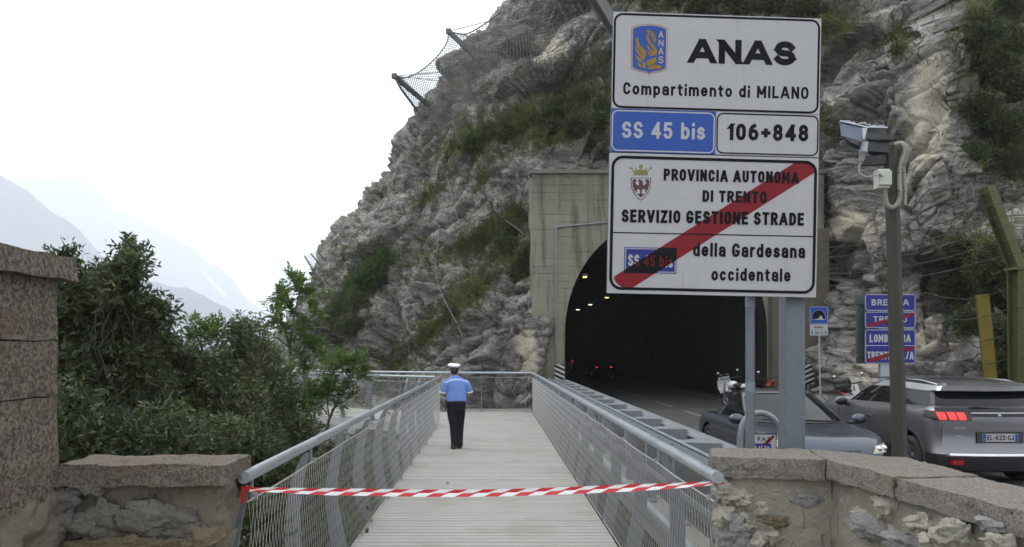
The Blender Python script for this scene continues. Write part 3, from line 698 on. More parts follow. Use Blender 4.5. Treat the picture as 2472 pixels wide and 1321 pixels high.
# ------------------------------------------------------------------ road, kerb, square under the viewer
RZ = .07
m = MB().use(M_asphalt); m.box((2.28, -12, -.6), (14.5, 150, RZ))
tag(m.build('road'), kind='structure')
m = MB().use(M_line)
for x0, x1, y0, y1 in ((9.42, 9.54, -5, 140),): m.flat([(x0, y0, RZ + .004), (x1, y0, RZ + .004), (x1, y1, RZ + .004), (x0, y1, RZ + .004)])
for k in range(24): m.flat([(6.34, 4 + k * 4.5, RZ + .004), (6.46, 4 + k * 4.5, RZ + .004), (6.46, 7 + k * 4.5, RZ + .004), (6.34, 7 + k * 4.5, RZ + .004)])
tag(m.build('road_markings'), kind='structure')
m = MB().use(M_gravel); m.flat([(9.9, 4, RZ + .006), (16, 4, RZ + .006), (15, 27.9, RZ + .006), (9.9, 27.9, RZ + .006)])
tag(m.build('roadside_verge'), kind='structure')
m = MB().use(simple('kerb_concrete', (.20, .195, .175), .9, 0, .25, 4, .4, .01)); m.box((1.92, 4.9, -.16), (2.28, 27.9, .10))
m.use(simple('retaining_stone', (.085, .08, .07), .95, 0, .5, 2.5, .9, .08, .1)); m.box((1.96, 4.9, -3.6), (2.27, 27.9, -.162))
tag(m.build('concrete_kerb'), kind='structure')
m = MB().use(M_gravel); m.box((-40, -30, -.5), (2.27, 4.1, -.02)); tag(m.build('pavement'), kind='structure')

# ------------------------------------------------------------------ tunnel portal
AX, AW, AZ, AH = 6.52, 3.80, 2.75, 4.32          # arch centre, half width, spring height, rise
YP = 28.0
def arch(n=40, grow=0.0):
    o = [(AX - AW - grow, -.3), (AX - AW - grow, 0.0)]
    for k in range(n + 1):
        w = math.pi - math.pi * k / n; o.append((AX + (AW + grow) * math.cos(w), AZ + (AH + grow) * math.sin(w)))
    o += [(AX + AW + grow, 0.0), (AX + AW + grow, -.3)]; return o
portal = thing('tunnel_portal', 'board-marked concrete portal wall with a dark arched tunnel mouth', 'tunnel', (AX, YP, 0))
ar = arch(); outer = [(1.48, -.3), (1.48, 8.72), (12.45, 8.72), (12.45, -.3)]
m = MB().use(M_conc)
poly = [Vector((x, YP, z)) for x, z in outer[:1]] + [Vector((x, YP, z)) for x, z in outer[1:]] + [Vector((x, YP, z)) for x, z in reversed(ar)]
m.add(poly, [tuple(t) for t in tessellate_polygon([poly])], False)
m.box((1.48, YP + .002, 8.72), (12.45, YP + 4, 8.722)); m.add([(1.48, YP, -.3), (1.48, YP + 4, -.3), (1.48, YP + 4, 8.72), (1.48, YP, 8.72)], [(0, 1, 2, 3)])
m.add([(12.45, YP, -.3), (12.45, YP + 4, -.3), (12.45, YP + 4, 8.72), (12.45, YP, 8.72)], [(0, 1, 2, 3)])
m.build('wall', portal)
m = MB().use(simple('coping_concrete', (.13, .13, .105), .9, 0, .3, 3)); m.box((1.40, YP - .10, 8.724), (12.53, YP + .6, 8.86)); m.build('coping', portal)
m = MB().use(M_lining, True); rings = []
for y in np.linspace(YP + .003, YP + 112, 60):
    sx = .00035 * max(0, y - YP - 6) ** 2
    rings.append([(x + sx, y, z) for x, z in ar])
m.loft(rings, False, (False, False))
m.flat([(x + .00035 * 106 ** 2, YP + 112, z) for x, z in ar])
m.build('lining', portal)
m = MB().use(simple('shaded_concrete', (.115, .10, .078), .95, 0, .35, 1.6, .6, .02, .2, dirt=((.055, .048, .04), .8)))  # shade of the overhang put into a darker brown concrete colour
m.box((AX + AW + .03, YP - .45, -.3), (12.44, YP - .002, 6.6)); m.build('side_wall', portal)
m = MB().use(M_galvd)
pp = P(1342, 900, YP - .04); qq = P(1342, 548, YP - .04)
m.tube([(pp.x, pp.y, .2), (qq.x, qq.y, qq.z - .15), (qq.x + .02, qq.y, qq.z - .04), (qq.x + .06, qq.y, qq.z), (qq.x + .2, qq.y, qq.z + .02), P(1480, 536, YP - .04)], .032, 8)
for v in (600, 680, 760, 840): c = P(1342, v, YP - .03); m.box((c.x - .05, c.y - .02, c.z - .03), (c.x + .05, c.y + .03, c.z + .03))
m.build('conduit', portal)
for (u, v, Y, mt, lab) in ((1412, 671, 31.0, M_orange, 'orange tunnel lamp low on the arch curve just inside the mouth'),
                           (1465, 720, 44, M_orange, 'tunnel lamp showing at the corner under the big white sign'),
                           (1425, 737, 52, M_coolamp, 'small pale tunnel lamp, second farthest of the row inside'),
                           (1395, 749, 60, M_coolamp, 'tiny pale tunnel lamp, farthest and lowest in the row inside')):
    c = P(u, v, Y); k = Y / 44.
    k *= .4; t = thing('tunnel_lamp', lab, 'lamp', c, 'lamps in the tunnel')
    m = MB().use(M_darkpaint); m.box((c.x - .32 * k, c.y - .12, c.z + .05), (c.x + .32 * k, c.y + .12, c.z + .16)); m.build('housing', t)
    m = MB().use(mt); m.box((c.x - .26 * k, c.y - .10, c.z + .01), (c.x + .26 * k, c.y + .10, c.z + .05)); m.build('lens', t)

def delineator(u, v0, v1, Y, w, flip, lab):
    c = P(u, (v0 + v1) / 2, Y); h = (v1 - v0) * Y / F
    t = thing('striped_marker', lab, 'marker board', (c.x, Y, 0), 'striped marker boards at the tunnel mouth')
    m = MB().use(M_black); m.box((c.x - w / 2, Y, c.z - h / 2), (c.x + w / 2, Y + .02, c.z + h / 2))
    m.use(M_white); n = 4; s = h / n; sg = -1 if flip else 1
    for k in range(-1, n + 1):
        z0 = c.z - h / 2 + k * s; q = [(-w / 2, z0), (w / 2, z0 + sg * s * 1.0), (w / 2, z0 + sg * s * 1.0 + s * .5), (-w / 2, z0 + s * .5)]
        cl = clip_poly(q, -w / 2, c.z - h / 2, w / 2, c.z + h / 2)
        if len(cl) > 2: m.flat([(c.x + x, Y - .003, z) for x, z in cl])
    m.build('board', t)
    m = MB().use(M_galvd); m.tube([(c.x, Y + .05, 0), (c.x, Y + .05, c.z + h / 2 - .05)], .03); m.build('post', t)
def clip_poly(poly, x0, z0, x1, z1):
    def cl(p, ins, inter):
        o = []
        for i in range(len(p)):
            a, b_ = p[i - 1], p[i]
            if ins(b_):
                if not ins(a): o.append(inter(a, b_))
                o.append(b_)
            elif ins(a): o.append(inter(a, b_))
        return o
    def ix(x): return lambda a, b_: (x, a[1] + (b_[1] - a[1]) * (x - a[0]) / (b_[0] - a[0]))
    def iz(z): return lambda a, b_: (a[0] + (b_[0] - a[0]) * (z - a[1]) / (b_[1] - a[1]), z)
    for ins, it in ((lambda q: q[0] >= x0, ix(x0)), (lambda q: q[0] <= x1, ix(x1)), (lambda q: q[1] >= z0, iz(z0)), (lambda q: q[1] <= z1, iz(z1))):
        if not poly: break
        poly = cl(poly, ins, it)
    return poly
delineator(1351, 880, 926, 27.3, .37, True, 'black and white striped marker at the end of the guardrail')
delineator(1952, 879, 928, 26.6, .40, False, 'black and white striped marker half hidden behind the thick grey post')

# ================================================================== WALKWAY
def plank_deck(quads, z, th, name):
    V = []; Fc = []; rnd = []; rs = np.random.RandomState(4)
    for q in quads:
        b_ = len(V); dz = rs.uniform(-.0015, .0015)
        V += [(x, y, z + dz) for x, y in q] + [(x, y, z + dz - th) for x, y in q]
        Fc += [(b_, b_ + 1, b_ + 2, b_ + 3)] + [(b_ + i, b_ + 4 + i, b_ + 4 + (i + 1) % 4, b_ + (i + 1) % 4) for i in range(4)]
        rnd += [rs.rand()] * 5
    return fast_mesh(name, V, Fc, [M_deck], None, {'rnd': ('FACE', rnd)}, False)
quads = []; y = 4.5; rs = random.Random(3)
while y < 25.4:
    w = .145; xs = (-1.51, 1.335)
    ye = min(y + w - .012, 25.45)
    quads.append([(xs[0], y), (xs[1], y), (xs[1], ye), (xs[0], ye)]); y += w
tag(plank_deck(quads, 0, .03, 'walkway_path'), kind='structure')
IN = [(-1.48, 21), (-3.9, 22.9), (-6.0, 25.2), (-8.0, 28.3), (-11, 33), (-14, 37)]
OUT = [(-1.515, 25.35), (-4.3, 26.5), (-6.8, 29.2), (-9.2, 33), (-12, 37.5), (-14.5, 40)]
def dens(pl, n=400):
    c = catmull([Vector((x, y, 0)) for x, y in pl], 40); L = [0]
    for a, b_ in zip(c, c[1:]): L.append(L[-1] + (b_ - a).length)
    out = []; j = 0
    for k in range(n + 1):
        s = L[-1] * k / n
        while j < len(L) - 2 and L[j + 1] < s: j += 1
        out.append(c[j].lerp(c[j + 1], (s - L[j]) / max(1e-9, L[j + 1] - L[j])))
    return out
di, do = dens(IN, 120), dens(OUT, 120); quads = []
for k in range(120):
    a0, a1, b0, b1 = di[k], di[k].lerp(di[k + 1], .94), do[k], do[k].lerp(do[k + 1], .94)
    quads.append([(a0.x, a0.y), (b0.x, b0.y), (b1.x, b1.y), (a1.x, a1.y)])
quads.insert(0, [(-1.515, 21.0), (-1.48, 21.0), (-1.515, 25.35), (-1.52, 25.35)])
tag(plank_deck(quads, -.004, .03, 'side_path'), kind='structure')
m = MB().use(M_wood)
for k in range(0, 120, 2):
    a, b_ = di[k], di[min(k + 2, 120)]; n_ = Vector((-(b_ - a).y, (b_ - a).x, 0)).normalized() * .12
    m.prism([(a.x, a.y, -.036), (b_.x, b_.y, -.036), (b_.x, b_.y, -.30), (a.x, a.y, -.30)], n_)
for x in (-1.50, 1.20): m.box((x, 4.5, -.30), (x + .12, 25.4, -.035))
m.box((-1.3, 25.3, -.3), (1.3, 25.42, -.035)); m.box((-1.38, 4.5, -.34), (1.2, 25.3, -.30))
tag(m.build('walkway_beams'), 'pale steel beams carrying the boardwalk under its edges', 'beam')
m = MB().use(M_wood); m.box((-1.50, 25.42, -.03), (1.34, 25.50, .09)); tag(m.build('walkway_kickboard'), 'low pale kickboard across the far end of the boardwalk', 'kickboard')

def railing(name, path, outward, label, spacing=1.5, first=.8, net=.07, hr=.038, wr=.0014, H_=1.33):
    """path: plan points; outward: +1 when the outside lies to the left of the travel direction"""
    c = [Vector((x, y, 0)) for x, y in path]; L = [0]
    for a, b_ in zip(c, c[1:]): L.append(L[-1] + (b_ - a).length)
    def at(s):
        s = max(0, min(L[-1], s)); j = 0
        while j < len(L) - 2 and L[j + 1] < s: j += 1
        d = (c[j + 1] - c[j]).normalized(); return c[j] + d * (s - L[j]), d, Vector((-d.y, d.x, 0)) * outward
    t = thing(name, label, 'railing', (c[0].x, c[0].y, 0), 'railings of the boardwalk')
    rail = [at(L[-1] * k / 60)[0] + Vector((0, 0, H_)) for k in range(61)]
    m = MB().use(M_galv); m.tube(rail, hr, 14); m.build('handrail', t)
    prof = [(-.34, .02, .17), (-.05, .05, .165), (.25, .11, .15), (.55, .155, .132), (.8, .15, .115), (1.02, .11, .096), (1.17, .065, .074), (1.235, .04, .052), (1.255, .03, .02)]
    s = first; zt = 1.19
    while s < L[-1]:
        p, d, n = at(s); m = MB().use(M_blade)
        A = [p + n * (o - w / 2) + Vector((0, 0, z)) for z, o, w in prof]; Bq = [p + n * (o + w / 2) + Vector((0, 0, z)) for z, o, w in prof]
        ring = A + Bq[::-1]
        m.prism([q - d * .006 for q in ring], d * .012)
        mbk = m.use(M_galv)
        mbk.box(tuple(p + n * .0 + Vector((-.008, -.008, 1.16))), tuple(p + n * .0 + Vector((.008, .008, H_ - hr + .01))))
        q = p - n * .02; mbk.box((q.x - .015, q.y - .015, zt - .02), (q.x + .015, q.y + .015, zt + .02))
        m.build('post', t)
        s += spacing
    m = MB().use(M_wire)
    off = -.022; nt_ = max(2, int(L[-1] / .5))
    m.tube([at(L[-1] * k / nt_)[0] + at(L[-1] * k / nt_)[2] * off + Vector((0, 0, zt - .012 * math.sin(math.pi * ((L[-1] * k / nt_ - first) / spacing % 1)))) for k in range(nt_ + 1)], .005, 5)
    m.tube([at(L[-1] * k / nt_)[0] + at(L[-1] * k / nt_)[2] * (off + .02) + Vector((0, 0, .03)) for k in range(nt_ + 1)], .005, 5)
    run = .34; V = []; Fc = []; k = 0; s = -run
    def wire(pts_):
        for a, b_ in zip(pts_, pts_[1:]):
            dd = (b_ - a); x = dd.orthogonal().normalized() * wr; y_ = dd.cross(x).normalized() * wr; b0 = len(V)
            for q in (a, b_):
                for w in range(3): V.append(tuple(q + x * math.cos(w * 2.094) + y_ * math.sin(w * 2.094)))
            for w in range(3): Fc.append((b0 + w, b0 + (w + 1) % 3, b0 + 3 + (w + 1) % 3, b0 + 3 + w))
    while s < L[-1] + run:
        for sg in (1, -1):
            pts_ = []
            for q in range(5):
                f_ = q / 4; ss = s + sg * run * f_
                if 0 <= ss <= L[-1]:
                    p, d, n = at(ss); pts_.append(p + n * (off + .02 * (1 - f_)) + Vector((0, 0, .03 + (zt - .03) * f_)))
            if len(pts_) > 1: wire(pts_)
        s += net
    m.add(V, Fc, True)
    m.build('wire_net', t)
    return t
railing('railing', [(-1.485, 4.45), (-1.485, 21.0)], 1, 'long galvanised railing with wire net along the bush side of the boardwalk', first=.15)
railing('railing', [(1.345, 4.45), (1.345, 25.0)], -1, 'long galvanised railing with wire net between boardwalk and road', first=.1)
railing('railing', [(1.345, 25.05), (-1.5, 25.38)] + [(p.x, p.y) for p in do[3::6]], -1, 'galvanised railing across the far end and round the cliff side', first=.25, net=.08, hr=.038)
railing('railing', [(p.x, p.y) for p in di[1::6]], 1, 'curved galvanised railing on the outer edge of the bending side path', first=1.0, net=.08, hr=.038)

# ------------------------------------------------------------------ guardrail between walkway and road
gr = thing('guardrail', 'galvanised road guardrail with top plates running to the tunnel mouth', 'guardrail', (2.3, 5, 0))
m = MB().use(M_galv)                                      # flat top rail on the walkway side
x0, x1 = 2.00, 2.06; zt = 1.10
m.box((x0, 5.0, zt - .10), (x0 + .012, 27.2, zt)); m.box((x0, 5.0, zt - .012), (x1, 27.2, zt + .002)); m.box((x0, 5.0, zt - .112), (x1, 27.2, zt - .10))
for k in range(15): m.tube([(x0 - .02, 5.3 + 1.5 * k, zt - .05), (x0 + .0, 5.3 + 1.5 * k, zt - .05)], .018, 6)
m.build('top_rail', gr)
m = MB().use(M_galvd, True); prof = []
for k in range(25):
    f_ = k / 24; z = 1.045 - .46 * f_; o = .045 * math.cos(f_ * 3 * 2 * math.pi); prof.append((o, z))
m.loft([[(2.62 + o, y, z) for o, z in prof] for y in (5.0, 27.2)], False, (False, False)); m.loft([[(2.612 + o, y, z) for o, z in prof] for y in (5.0, 27.2)], False, (False, False))
m.build('wave_rail', gr)
for k in range(15):
    y = 5.55 + 1.5 * k
    m = MB().use(M_galvd)
    m.box((2.07, y - .06, 0.1), (2.085, y + .06, 1.0)); m.box((2.085, y - .06, 0.1), (2.19, y - .048, 1.0)); m.box((2.085, y + .048, 0.1), (2.19, y + .06, 1.0))
    m.box((2.02, y - .10, .1), (2.24, y + .10, .115)); m.build('post', gr)
    m = MB().use(M_galvd)
    m.prism([(2.08, y + .06, 1.02), (2.585, y - .16, 1.035), (2.585, y + .40, 1.035), (2.08, y + .20, 1.02)], (0, 0, .008))
    m.prism([(2.10, y + .06, 1.02), (2.585, y - .16, 1.035), (2.585, y - .16, .90), (2.10, y + .06, .93)], (0, .008, 0)); m.build('spacer_plate', gr)
m = MB().use(M_galvd); m.box((2.02, 5, .52), (2.04, 27.2, .58)); m.build('lower_rail', gr)
m = MB().use(M_galv); m.tube([(1.75, 4.9, .35), (1.75, 26, .35)], .04, 10)
for k in range(8): m.box((1.75, 6 + 2.6 * k, .33), (1.90, 6.04 + 2.6 * k, .37))
tag(m.build('service_pipe'), 'thin grey pipe running low along the kerb behind the railing net', 'pipe')
# ================================================================== STONE WALLS
def disp3(V, amp, freq, seed, octv=4):
    V = np.asarray(V, dtype=float)
    return V + np.stack([fbm(V * freq, octv, seed + k * 13) for k in range(3)], 1) * amp
def rough_box(mb, c8, n, amp, freq, seed, fac=0.0, fsize=.1):
    """six gridded faces of a hexahedron (bottom ring, top ring), roughened by one continuous field"""
    c = [np.array(p, dtype=float) for p in c8]
    faces = [((0, 1, 5, 4), n[0], n[2]), ((1, 2, 6, 5), n[1], n[2]), ((2, 3, 7, 6), n[0], n[2]), ((3, 0, 4, 7), n[1], n[2]), ((4, 5, 6, 7), n[0], n[1]), ((3, 2, 1, 0), n[0], n[1])]
    mid = sum(c) / 8
    for (a, b_, d, e), nu, nv in faces:
        U, W = np.meshgrid(np.linspace(0, 1, nu + 1), np.linspace(0, 1, nv + 1)); U = U.ravel()[:, None]; W = W.ravel()[:, None]
        V = (1 - U) * (1 - W) * c[a] + U * (1 - W) * c[b_] + U * W * c[d] + (1 - U) * W * c[e]
        Vd = disp3(V, amp, freq, seed)
        if fac:
            h, k = facets(V, fsize, seed); nrm = V - mid; nrm /= np.linalg.norm(nrm, axis=1, keepdims=True) + 1e-9
            Vd = Vd + nrm * (h * fac)[:, None]
        I = np.arange((nu + 1) * (nv + 1)).reshape(nv + 1, nu + 1)
        mb.add(Vd.tolist(), np.stack([I[:-1, :-1], I[:-1, 1:], I[1:, 1:], I[1:, :-1]], -1).reshape(-1, 4).tolist(), True)
    return mb
_ICO = {}
def ico(sub):
    if sub not in _ICO:
        bm = bmesh.new(); bmesh.ops.create_icosphere(bm, subdivisions=sub, radius=1); bm.verts.index_update()
        _ICO[sub] = (np.array([v.co[:] for v in bm.verts]), [[v.index for v in f.verts] for f in bm.faces]); bm.free()
    return _ICO[sub]
def stone(mb, c, ex, ey, ez, seed, planes=20, rough=.07, sub=5):
    """a broken stone: a sphere cut by random planes, chipped, scaled along three axes"""
    V, Fc = ico(sub); rs = np.random.RandomState(seed)
    nrm = rs.normal(size=(planes, 3)); nrm /= np.linalg.norm(nrm, axis=1, keepdims=True); dd = rs.uniform(.55, .98, planes)
    r = np.full(len(V), 1.15)
    for n_, d in zip(nrm, dd):
        k = V @ n_; r = np.where(k > 1e-3, np.minimum(r, d / np.maximum(k, 1e-3)), r)
    q = V * r[:, None]; E = np.array([ex[:], ey[:], ez[:]]); W_ = q @ E + np.array(c[:])
    h, ck = facets(W_ * np.array([1, 1, 1.6]), .055, seed); h2, _ = facets(W_, .02, seed + 5); nn = q @ E; nn /= np.linalg.norm(nn, axis=1, keepdims=True) + 1e-9
    mb.add((W_ + nn * (h * .42 + h2 * .35 + .006 * fbm(W_ * 22, 4, seed, True))[:, None]).tolist(), Fc, True)

ZT = 1.445
wl = thing('stone_wall', 'low mortared stone wall with reddish coping beside the tall granite pillar', 'wall', (-2, 4.4, 0))
m = MB().use(M_cap2)
rough_box(m, [(-2.46, 4.19, ZT - .125), (-1.505, 4.19, ZT - .115), (-1.50, 4.60, ZT - .12), (-2.46, 4.60, ZT - .12), (-2.46, 4.20, ZT), (-1.51, 4.22, ZT), (-1.50, 4.60, ZT), (-2.46, 4.60, ZT)], (90, 26, 14), .016, 7, 5, .10, .09)
m.build('coping_stone', wl)
m = MB().use(M_mortar2)
rough_box(m, [(-2.9, 4.27, -.1), (-1.60, 4.27, -.1), (-1.58, 4.55, -.1), (-2.9, 4.55, -.1), (-2.9, 4.26, ZT - .12), (-1.58, 4.26, ZT - .12), (-1.56, 4.55, ZT - .12), (-2.9, 4.55, ZT - .12)], (110, 16, 110), .05, 4.5, 21, .26, .14)
m.build('mortar_body', wl)
def wall_stones(parent, lst, plane, mats, seed0):
    for i, (u, v, w, h, ang, mt, dep) in enumerate(lst):
        c, s, nrm, right = plane(u, v)
        a = R(ang); ex0 = right * math.cos(a) + Vector((0, 0, 1)) * math.sin(a); ez0 = Vector((0, 0, 1)) * math.cos(a) - right * math.sin(a)
        m = MB().use(mats[mt]); stone(m, c + nrm * .006, ex0 * (w * s * .62), nrm * dep * 1.05, ez0 * (h * s * .62), seed0 + i)
        m.build('stone', parent)
def pl_front(Y):
    def f(u, v): return P(u, v, Y), Y / F, Vector((0, -1, 0)), Vector((1, 0, 0))
    return f
def pl_side(X):
    def f(u, v):
        Y = X * F / (u - CU); c = P(u, v, Y); return c, Y / F, Vector((-1, 0, 0)), Vector((.42, -.9, 0))
    return f
wall_stones(wl, [(405, 1265, 200, 100, -4, 1, .07), (250, 1262, 150, 95, 4, 1, .06), (330, 1316, 260, 60, 2, 0, .05), (75, 1215, 180, 75, 14, 1, .07), (130, 1262, 120, 70, 18, 1, .05), (60, 1316, 150, 70, 0, 1, .04),
                 (205, 1186, 110, 26, 2, 1, .04), (470, 1310, 110, 60, 20, 0, .05)], pl_front(4.23), [M_brownstone, M_greystone], 40)

pil = thing('stone_pillar', 'tall rough granite gate pillar with a heavy cap slab', 'pillar', (-3, 3.6, 0))
m = MB().use(M_pillar)
for z0, z1 in ((1.25, 1.83), (1.838, 2.14), (2.148, 2.50)):
    rough_box(m, [(-3.4, 2.6, z0), (-2.46, 2.6, z0), (-2.46, 4.22, z0), (-3.4, 4.22, z0), (-3.4, 2.6, z1), (-2.46, 2.6, z1), (-2.46, 4.22, z1), (-3.4, 4.22, z1)], (20, 60, 22), .012, 9, 7)
m.build('shaft', pil)
m = MB().use(M_pillar); rough_box(m, [(-3.5, 2.5, 2.485), (-2.39, 2.5, 2.485), (-2.39, 4.30, 2.485), (-3.5, 4.30, 2.485), (-3.5, 2.5, 2.615), (-2.40, 2.5, 2.615), (-2.40, 4.29, 2.615), (-3.5, 4.29, 2.615)], (20, 60, 8), .012, 8, 17); m.build('cap_slab', pil)
m = MB().use(M_mortar2); rough_box(m, [(-3.4, 2.6, -.1), (-2.40, 2.6, -.1), (-2.42, 4.25, -.1), (-3.4, 4.25, -.1), (-3.4, 2.6, 1.28), (-2.45, 2.6, 1.28), (-2.45, 4.22, 1.28), (-3.4, 4.22, 1.28)], (20, 90, 80), .06, 5, 27, .30, .15); m.build('rubble_base', pil)

wr_ = thing('stone_wall', 'low rubble wall with pale stones in mortar under a kinked coping, below the big sign', 'wall', (1.8, 4.6, 0))
CAP = [[(1.335, 4.53), (1.965, 4.415), (2.05, 4.86), (1.452, 4.955)], [(1.972, 4.41), (2.04, 3.80), (2.49, 3.83), (2.49, 4.47), (2.055, 4.86)], [(2.05, 3.79), (2.17, 2.6), (2.62, 2.6), (2.49, 3.82)]]
m = MB().use(M_cap)
q = CAP[0]; rough_box(m, [(x, y, ZT - .125) for x, y in q] + [(x, y, ZT) for x, y in q], (70, 36, 14), .016, 8, 51, .12, .08); m.build('coping_stone', wr_)
m = MB().use(M_cap); q = [(1.975, 4.40), (2.04, 3.80), (2.49, 3.83), (2.49, 4.30)]
rough_box(m, [(x, y, ZT - .11) for x, y in q] + [(x, y, ZT + .002) for x, y in q], (60, 36, 14), .013, 8, 55, .10, .08)
q = [(1.975, 4.41), (2.48, 4.30), (2.49, 4.47), (2.06, 4.85)]
rough_box(m, [(x, y, ZT - .11) for x, y in q] + [(x, y, ZT + .001) for x, y in q], (40, 30, 10), .010, 8, 55, .06, .08); m.build('coping_stone', wr_)
m = MB().use(M_cap); q = CAP[2]; rough_box(m, [(x, y, ZT - .11) for x, y in q] + [(x, y, ZT - .004) for x, y in q], (90, 30, 12), .014, 7, 58, .12, .08); m.build('coping_stone', wr_)
m = MB().use(M_mortar)
def soft(c8, n, seed): rough_box(m, c8, n, .035, 4.2, seed, .16, .15)
soft([(1.40, 4.56, -.1), (2.04, 4.47, -.1), (2.1, 4.85, -.1), (1.46, 4.92, -.1), (1.385, 4.565, ZT - .115), (2.02, 4.45, ZT - .1), (2.1, 4.85, ZT - .1), (1.46, 4.92, ZT - .115)], (70, 40, 110), 61)
soft([(2.04, 4.5, -.1), (2.24, 2.6, -.1), (2.58, 2.6, -.1), (2.45, 4.5, -.1), (2.02, 4.49, ZT - .10), (2.21, 2.6, ZT - .10), (2.58, 2.6, ZT - .1), (2.45, 4.5, ZT - .1)], (150, 20, 110), 61)
m.build('mortar_body', wr_)
ST = [(1796, 1205, 42, 40, 10, 0, .05), (1897, 1207, 32, 30, 0, 0, .04), (1955, 1213, 88, 62, -22, 2, .075), (1884, 1258, 138, 36, -4, 1, .06), (1864, 1296, 72, 30, -8, 0, .05), (1750, 1190, 50, 60, 0, 0, .06), (1765, 1282, 80, 95, 0, 2, .05),
      (1822, 1312, 60, 40, 20, 0, .05), (1742, 1245, 40, 50, 0, 0, .05), (1930, 1300, 70, 50, 15, 0, .05), (1840, 1228, 34, 26, 0, 3, .04), (1970, 1262, 60, 40, 30, 2, .05), (1800, 1258, 44, 34, -10, 0, .04)]
M_creamstone = simple('cream_stone', (.54, .51, .43), .9, 0, .3, 12, 1.0, .03, .3, dirt=((.28, .23, .17), .7))
wall_stones(wr_, ST, pl_front(4.535), [M_wallstone, M_brownstone, M_wallstone2, M_creamstone], 90)
ST2 = [(2054, 1203, 50, 48, 20, 0, .05), (2143, 1228, 62, 72, 30, 3, .06), (2030, 1255, 95, 70, -40, 2, .08), (2110, 1278, 120, 52, -26, 2, .08), (2190, 1308, 120, 44, -20, 2, .06), (2308, 1290, 110, 80, 5, 3, .07),
       (2000, 1312, 80, 52, -10, 0, .05), (2410, 1316, 60, 40, 0, 0, .05), (2230, 1262, 50, 36, 10, 0, .05), (2090, 1240, 40, 30, 0, 3, .04), (2390, 1268, 46, 30, -10, 2, .04), (2250, 1314, 60, 40, 10, 3, .05)]
wall_stones(wr_, ST2, pl_side(2.085), [M_wallstone, M_brownstone, M_wallstone2, M_creamstone], 140)

# ================================================================== SIGNS
def clip_half(poly, p, q):
    """keep the part of poly on the left of the line p->q"""
    def side(a): return (q[0] - p[0]) * (a[1] - p[1]) - (q[1] - p[1]) * (a[0] - p[0])
    o = []
    for i in range(len(poly)):
        a, b_ = poly[i - 1], poly[i]; sa_, sb = side(a), side(b_)
        if (sa_ >= 0) != (sb >= 0):
            t = sa_ / (sa_ - sb); o.append((a[0] + (b_[0] - a[0]) * t, a[1] + (b_[1] - a[1]) * t))
        if sb >= 0: o.append(b_)
    return o
class Board:
    """flat sign: px maps photo pixels to the board's own plane, frame sets that plane in the world"""
    def __init__(s, px, frame, scale): s.px = px; s.fr = frame; s.k = scale; s.mb = MB()
    def poly2(s, mat, pts, l): s.mb.use(mat, False).flat([s.fr(x, z, l) for x, z in pts]); return s
    def poly(s, mat, pts, l): return s.poly2(mat, [s.px(u, v) for u, v in pts], l)
    def mesh2(s, mat, pts, fs, l): s.mb.use(mat, False).add([s.fr(x, z, l) for x, z in pts], fs, False); return s
    def text(s, mat, txt, a, b_, cap, l, off=.02, gap=.17):
        (x0, z0), (x1, z1) = s.px(*a), s.px(*b_)
        for pts, fs, li in strokes2d(txt, x0, x1, z0, cap * s.k, .072 + .86 * off, z1, gap): s.mesh2(mat, pts, fs, l + li * .00008)
        return s
    def slab(s, mat, x0, z0, x1, z1, th, back=None):
        s.mb.use(mat, False); f = s.fr
        s.mb.add([f(x0, z0, 0), f(x1, z0, 0), f(x1, z1, 0), f(x0, z1, 0)], [(0, 1, 2, 3)], False)
        s.mb.use(back or mat, False)
        A = [f(x0, z0, 0), f(x1, z0, 0), f(x1, z1, 0), f(x0, z1, 0)]; Bk = [f(x0, z0, -th), f(x1, z0, -th), f(x1, z1, -th), f(x0, z1, -th)]
        s.mb.add(A + Bk, [(0, 1, 5, 4), (1, 2, 6, 5), (2, 3, 7, 6), (3, 0, 4, 7), (4, 5, 6, 7)], False); return s
    def ring(s, mat, x0, z0, x1, z1, r, t, l, n=6):
        p, f = ring2d(rrect(x0, z0, x1, z1, r, n), rrect(x0 + t, z0 + t, x1 - t, z1 - t, max(.002, r - t), n)); return s.mesh2(mat, p, f, l)

# ---- the big sign
YS = 5.52; SK = YS / F; SW, SH = 509.6 * SK, 676.6 * SK
TL, TR, BR, BL = (1478, 28), (1981, 45), (1979, 718), (1463, 708)
def inv_bil(u, v):
    a = b_ = .5
    for _ in range(8):
        x = (1 - a) * (1 - b_) * TL[0] + a * (1 - b_) * TR[0] + a * b_ * BR[0] + (1 - a) * b_ * BL[0]; y = (1 - a) * (1 - b_) * TL[1] + a * (1 - b_) * TR[1] + a * b_ * BR[1] + (1 - a) * b_ * BL[1]
        a += (u - x) / 510.0; b_ += (v - y - (a - .5) * 0) / 677.0
        x = (1 - a) * (1 - b_) * TL[0] + a * (1 - b_) * TR[0] + a * b_ * BR[0] + (1 - a) * b_ * BL[0]
    return a, b_
def s_px(u, v): a, b_ = inv_bil(u, v); return ((a - .5) * SW, (.5 - b_) * SH)
s_c = P(1725.25, 374.75, YS); roll, yaw = .0195, .032
ex = Vector((math.cos(roll) * math.cos(yaw), math.sin(yaw), -math.sin(roll))); en = Vector((math.sin(yaw), -math.cos(yaw), 0)); ez = ex.cross(-en).normalized()
en = ez.cross(ex).normalized() * -1
if en.y > 0: en = -en
def s_fr(x, z, l): return s_c + ex * x + ez * z + en * l
sign = thing('road_sign', 'huge white province border sign with a diagonal red band on a thick grey post', 'road sign', (2.2, 5.7, 0))
def b2z(b_): return (.5 - b_) * SH
def panel(): return Board(s_px, s_fr, SK)
e = .0012; X0, X1 = -SW / 2, SW / 2; XM = (.5025 - .5) * SW
b = panel(); b.slab(M_white, X0 + .008, b2z(.3435), X1, b2z(0), .028, M_signback)
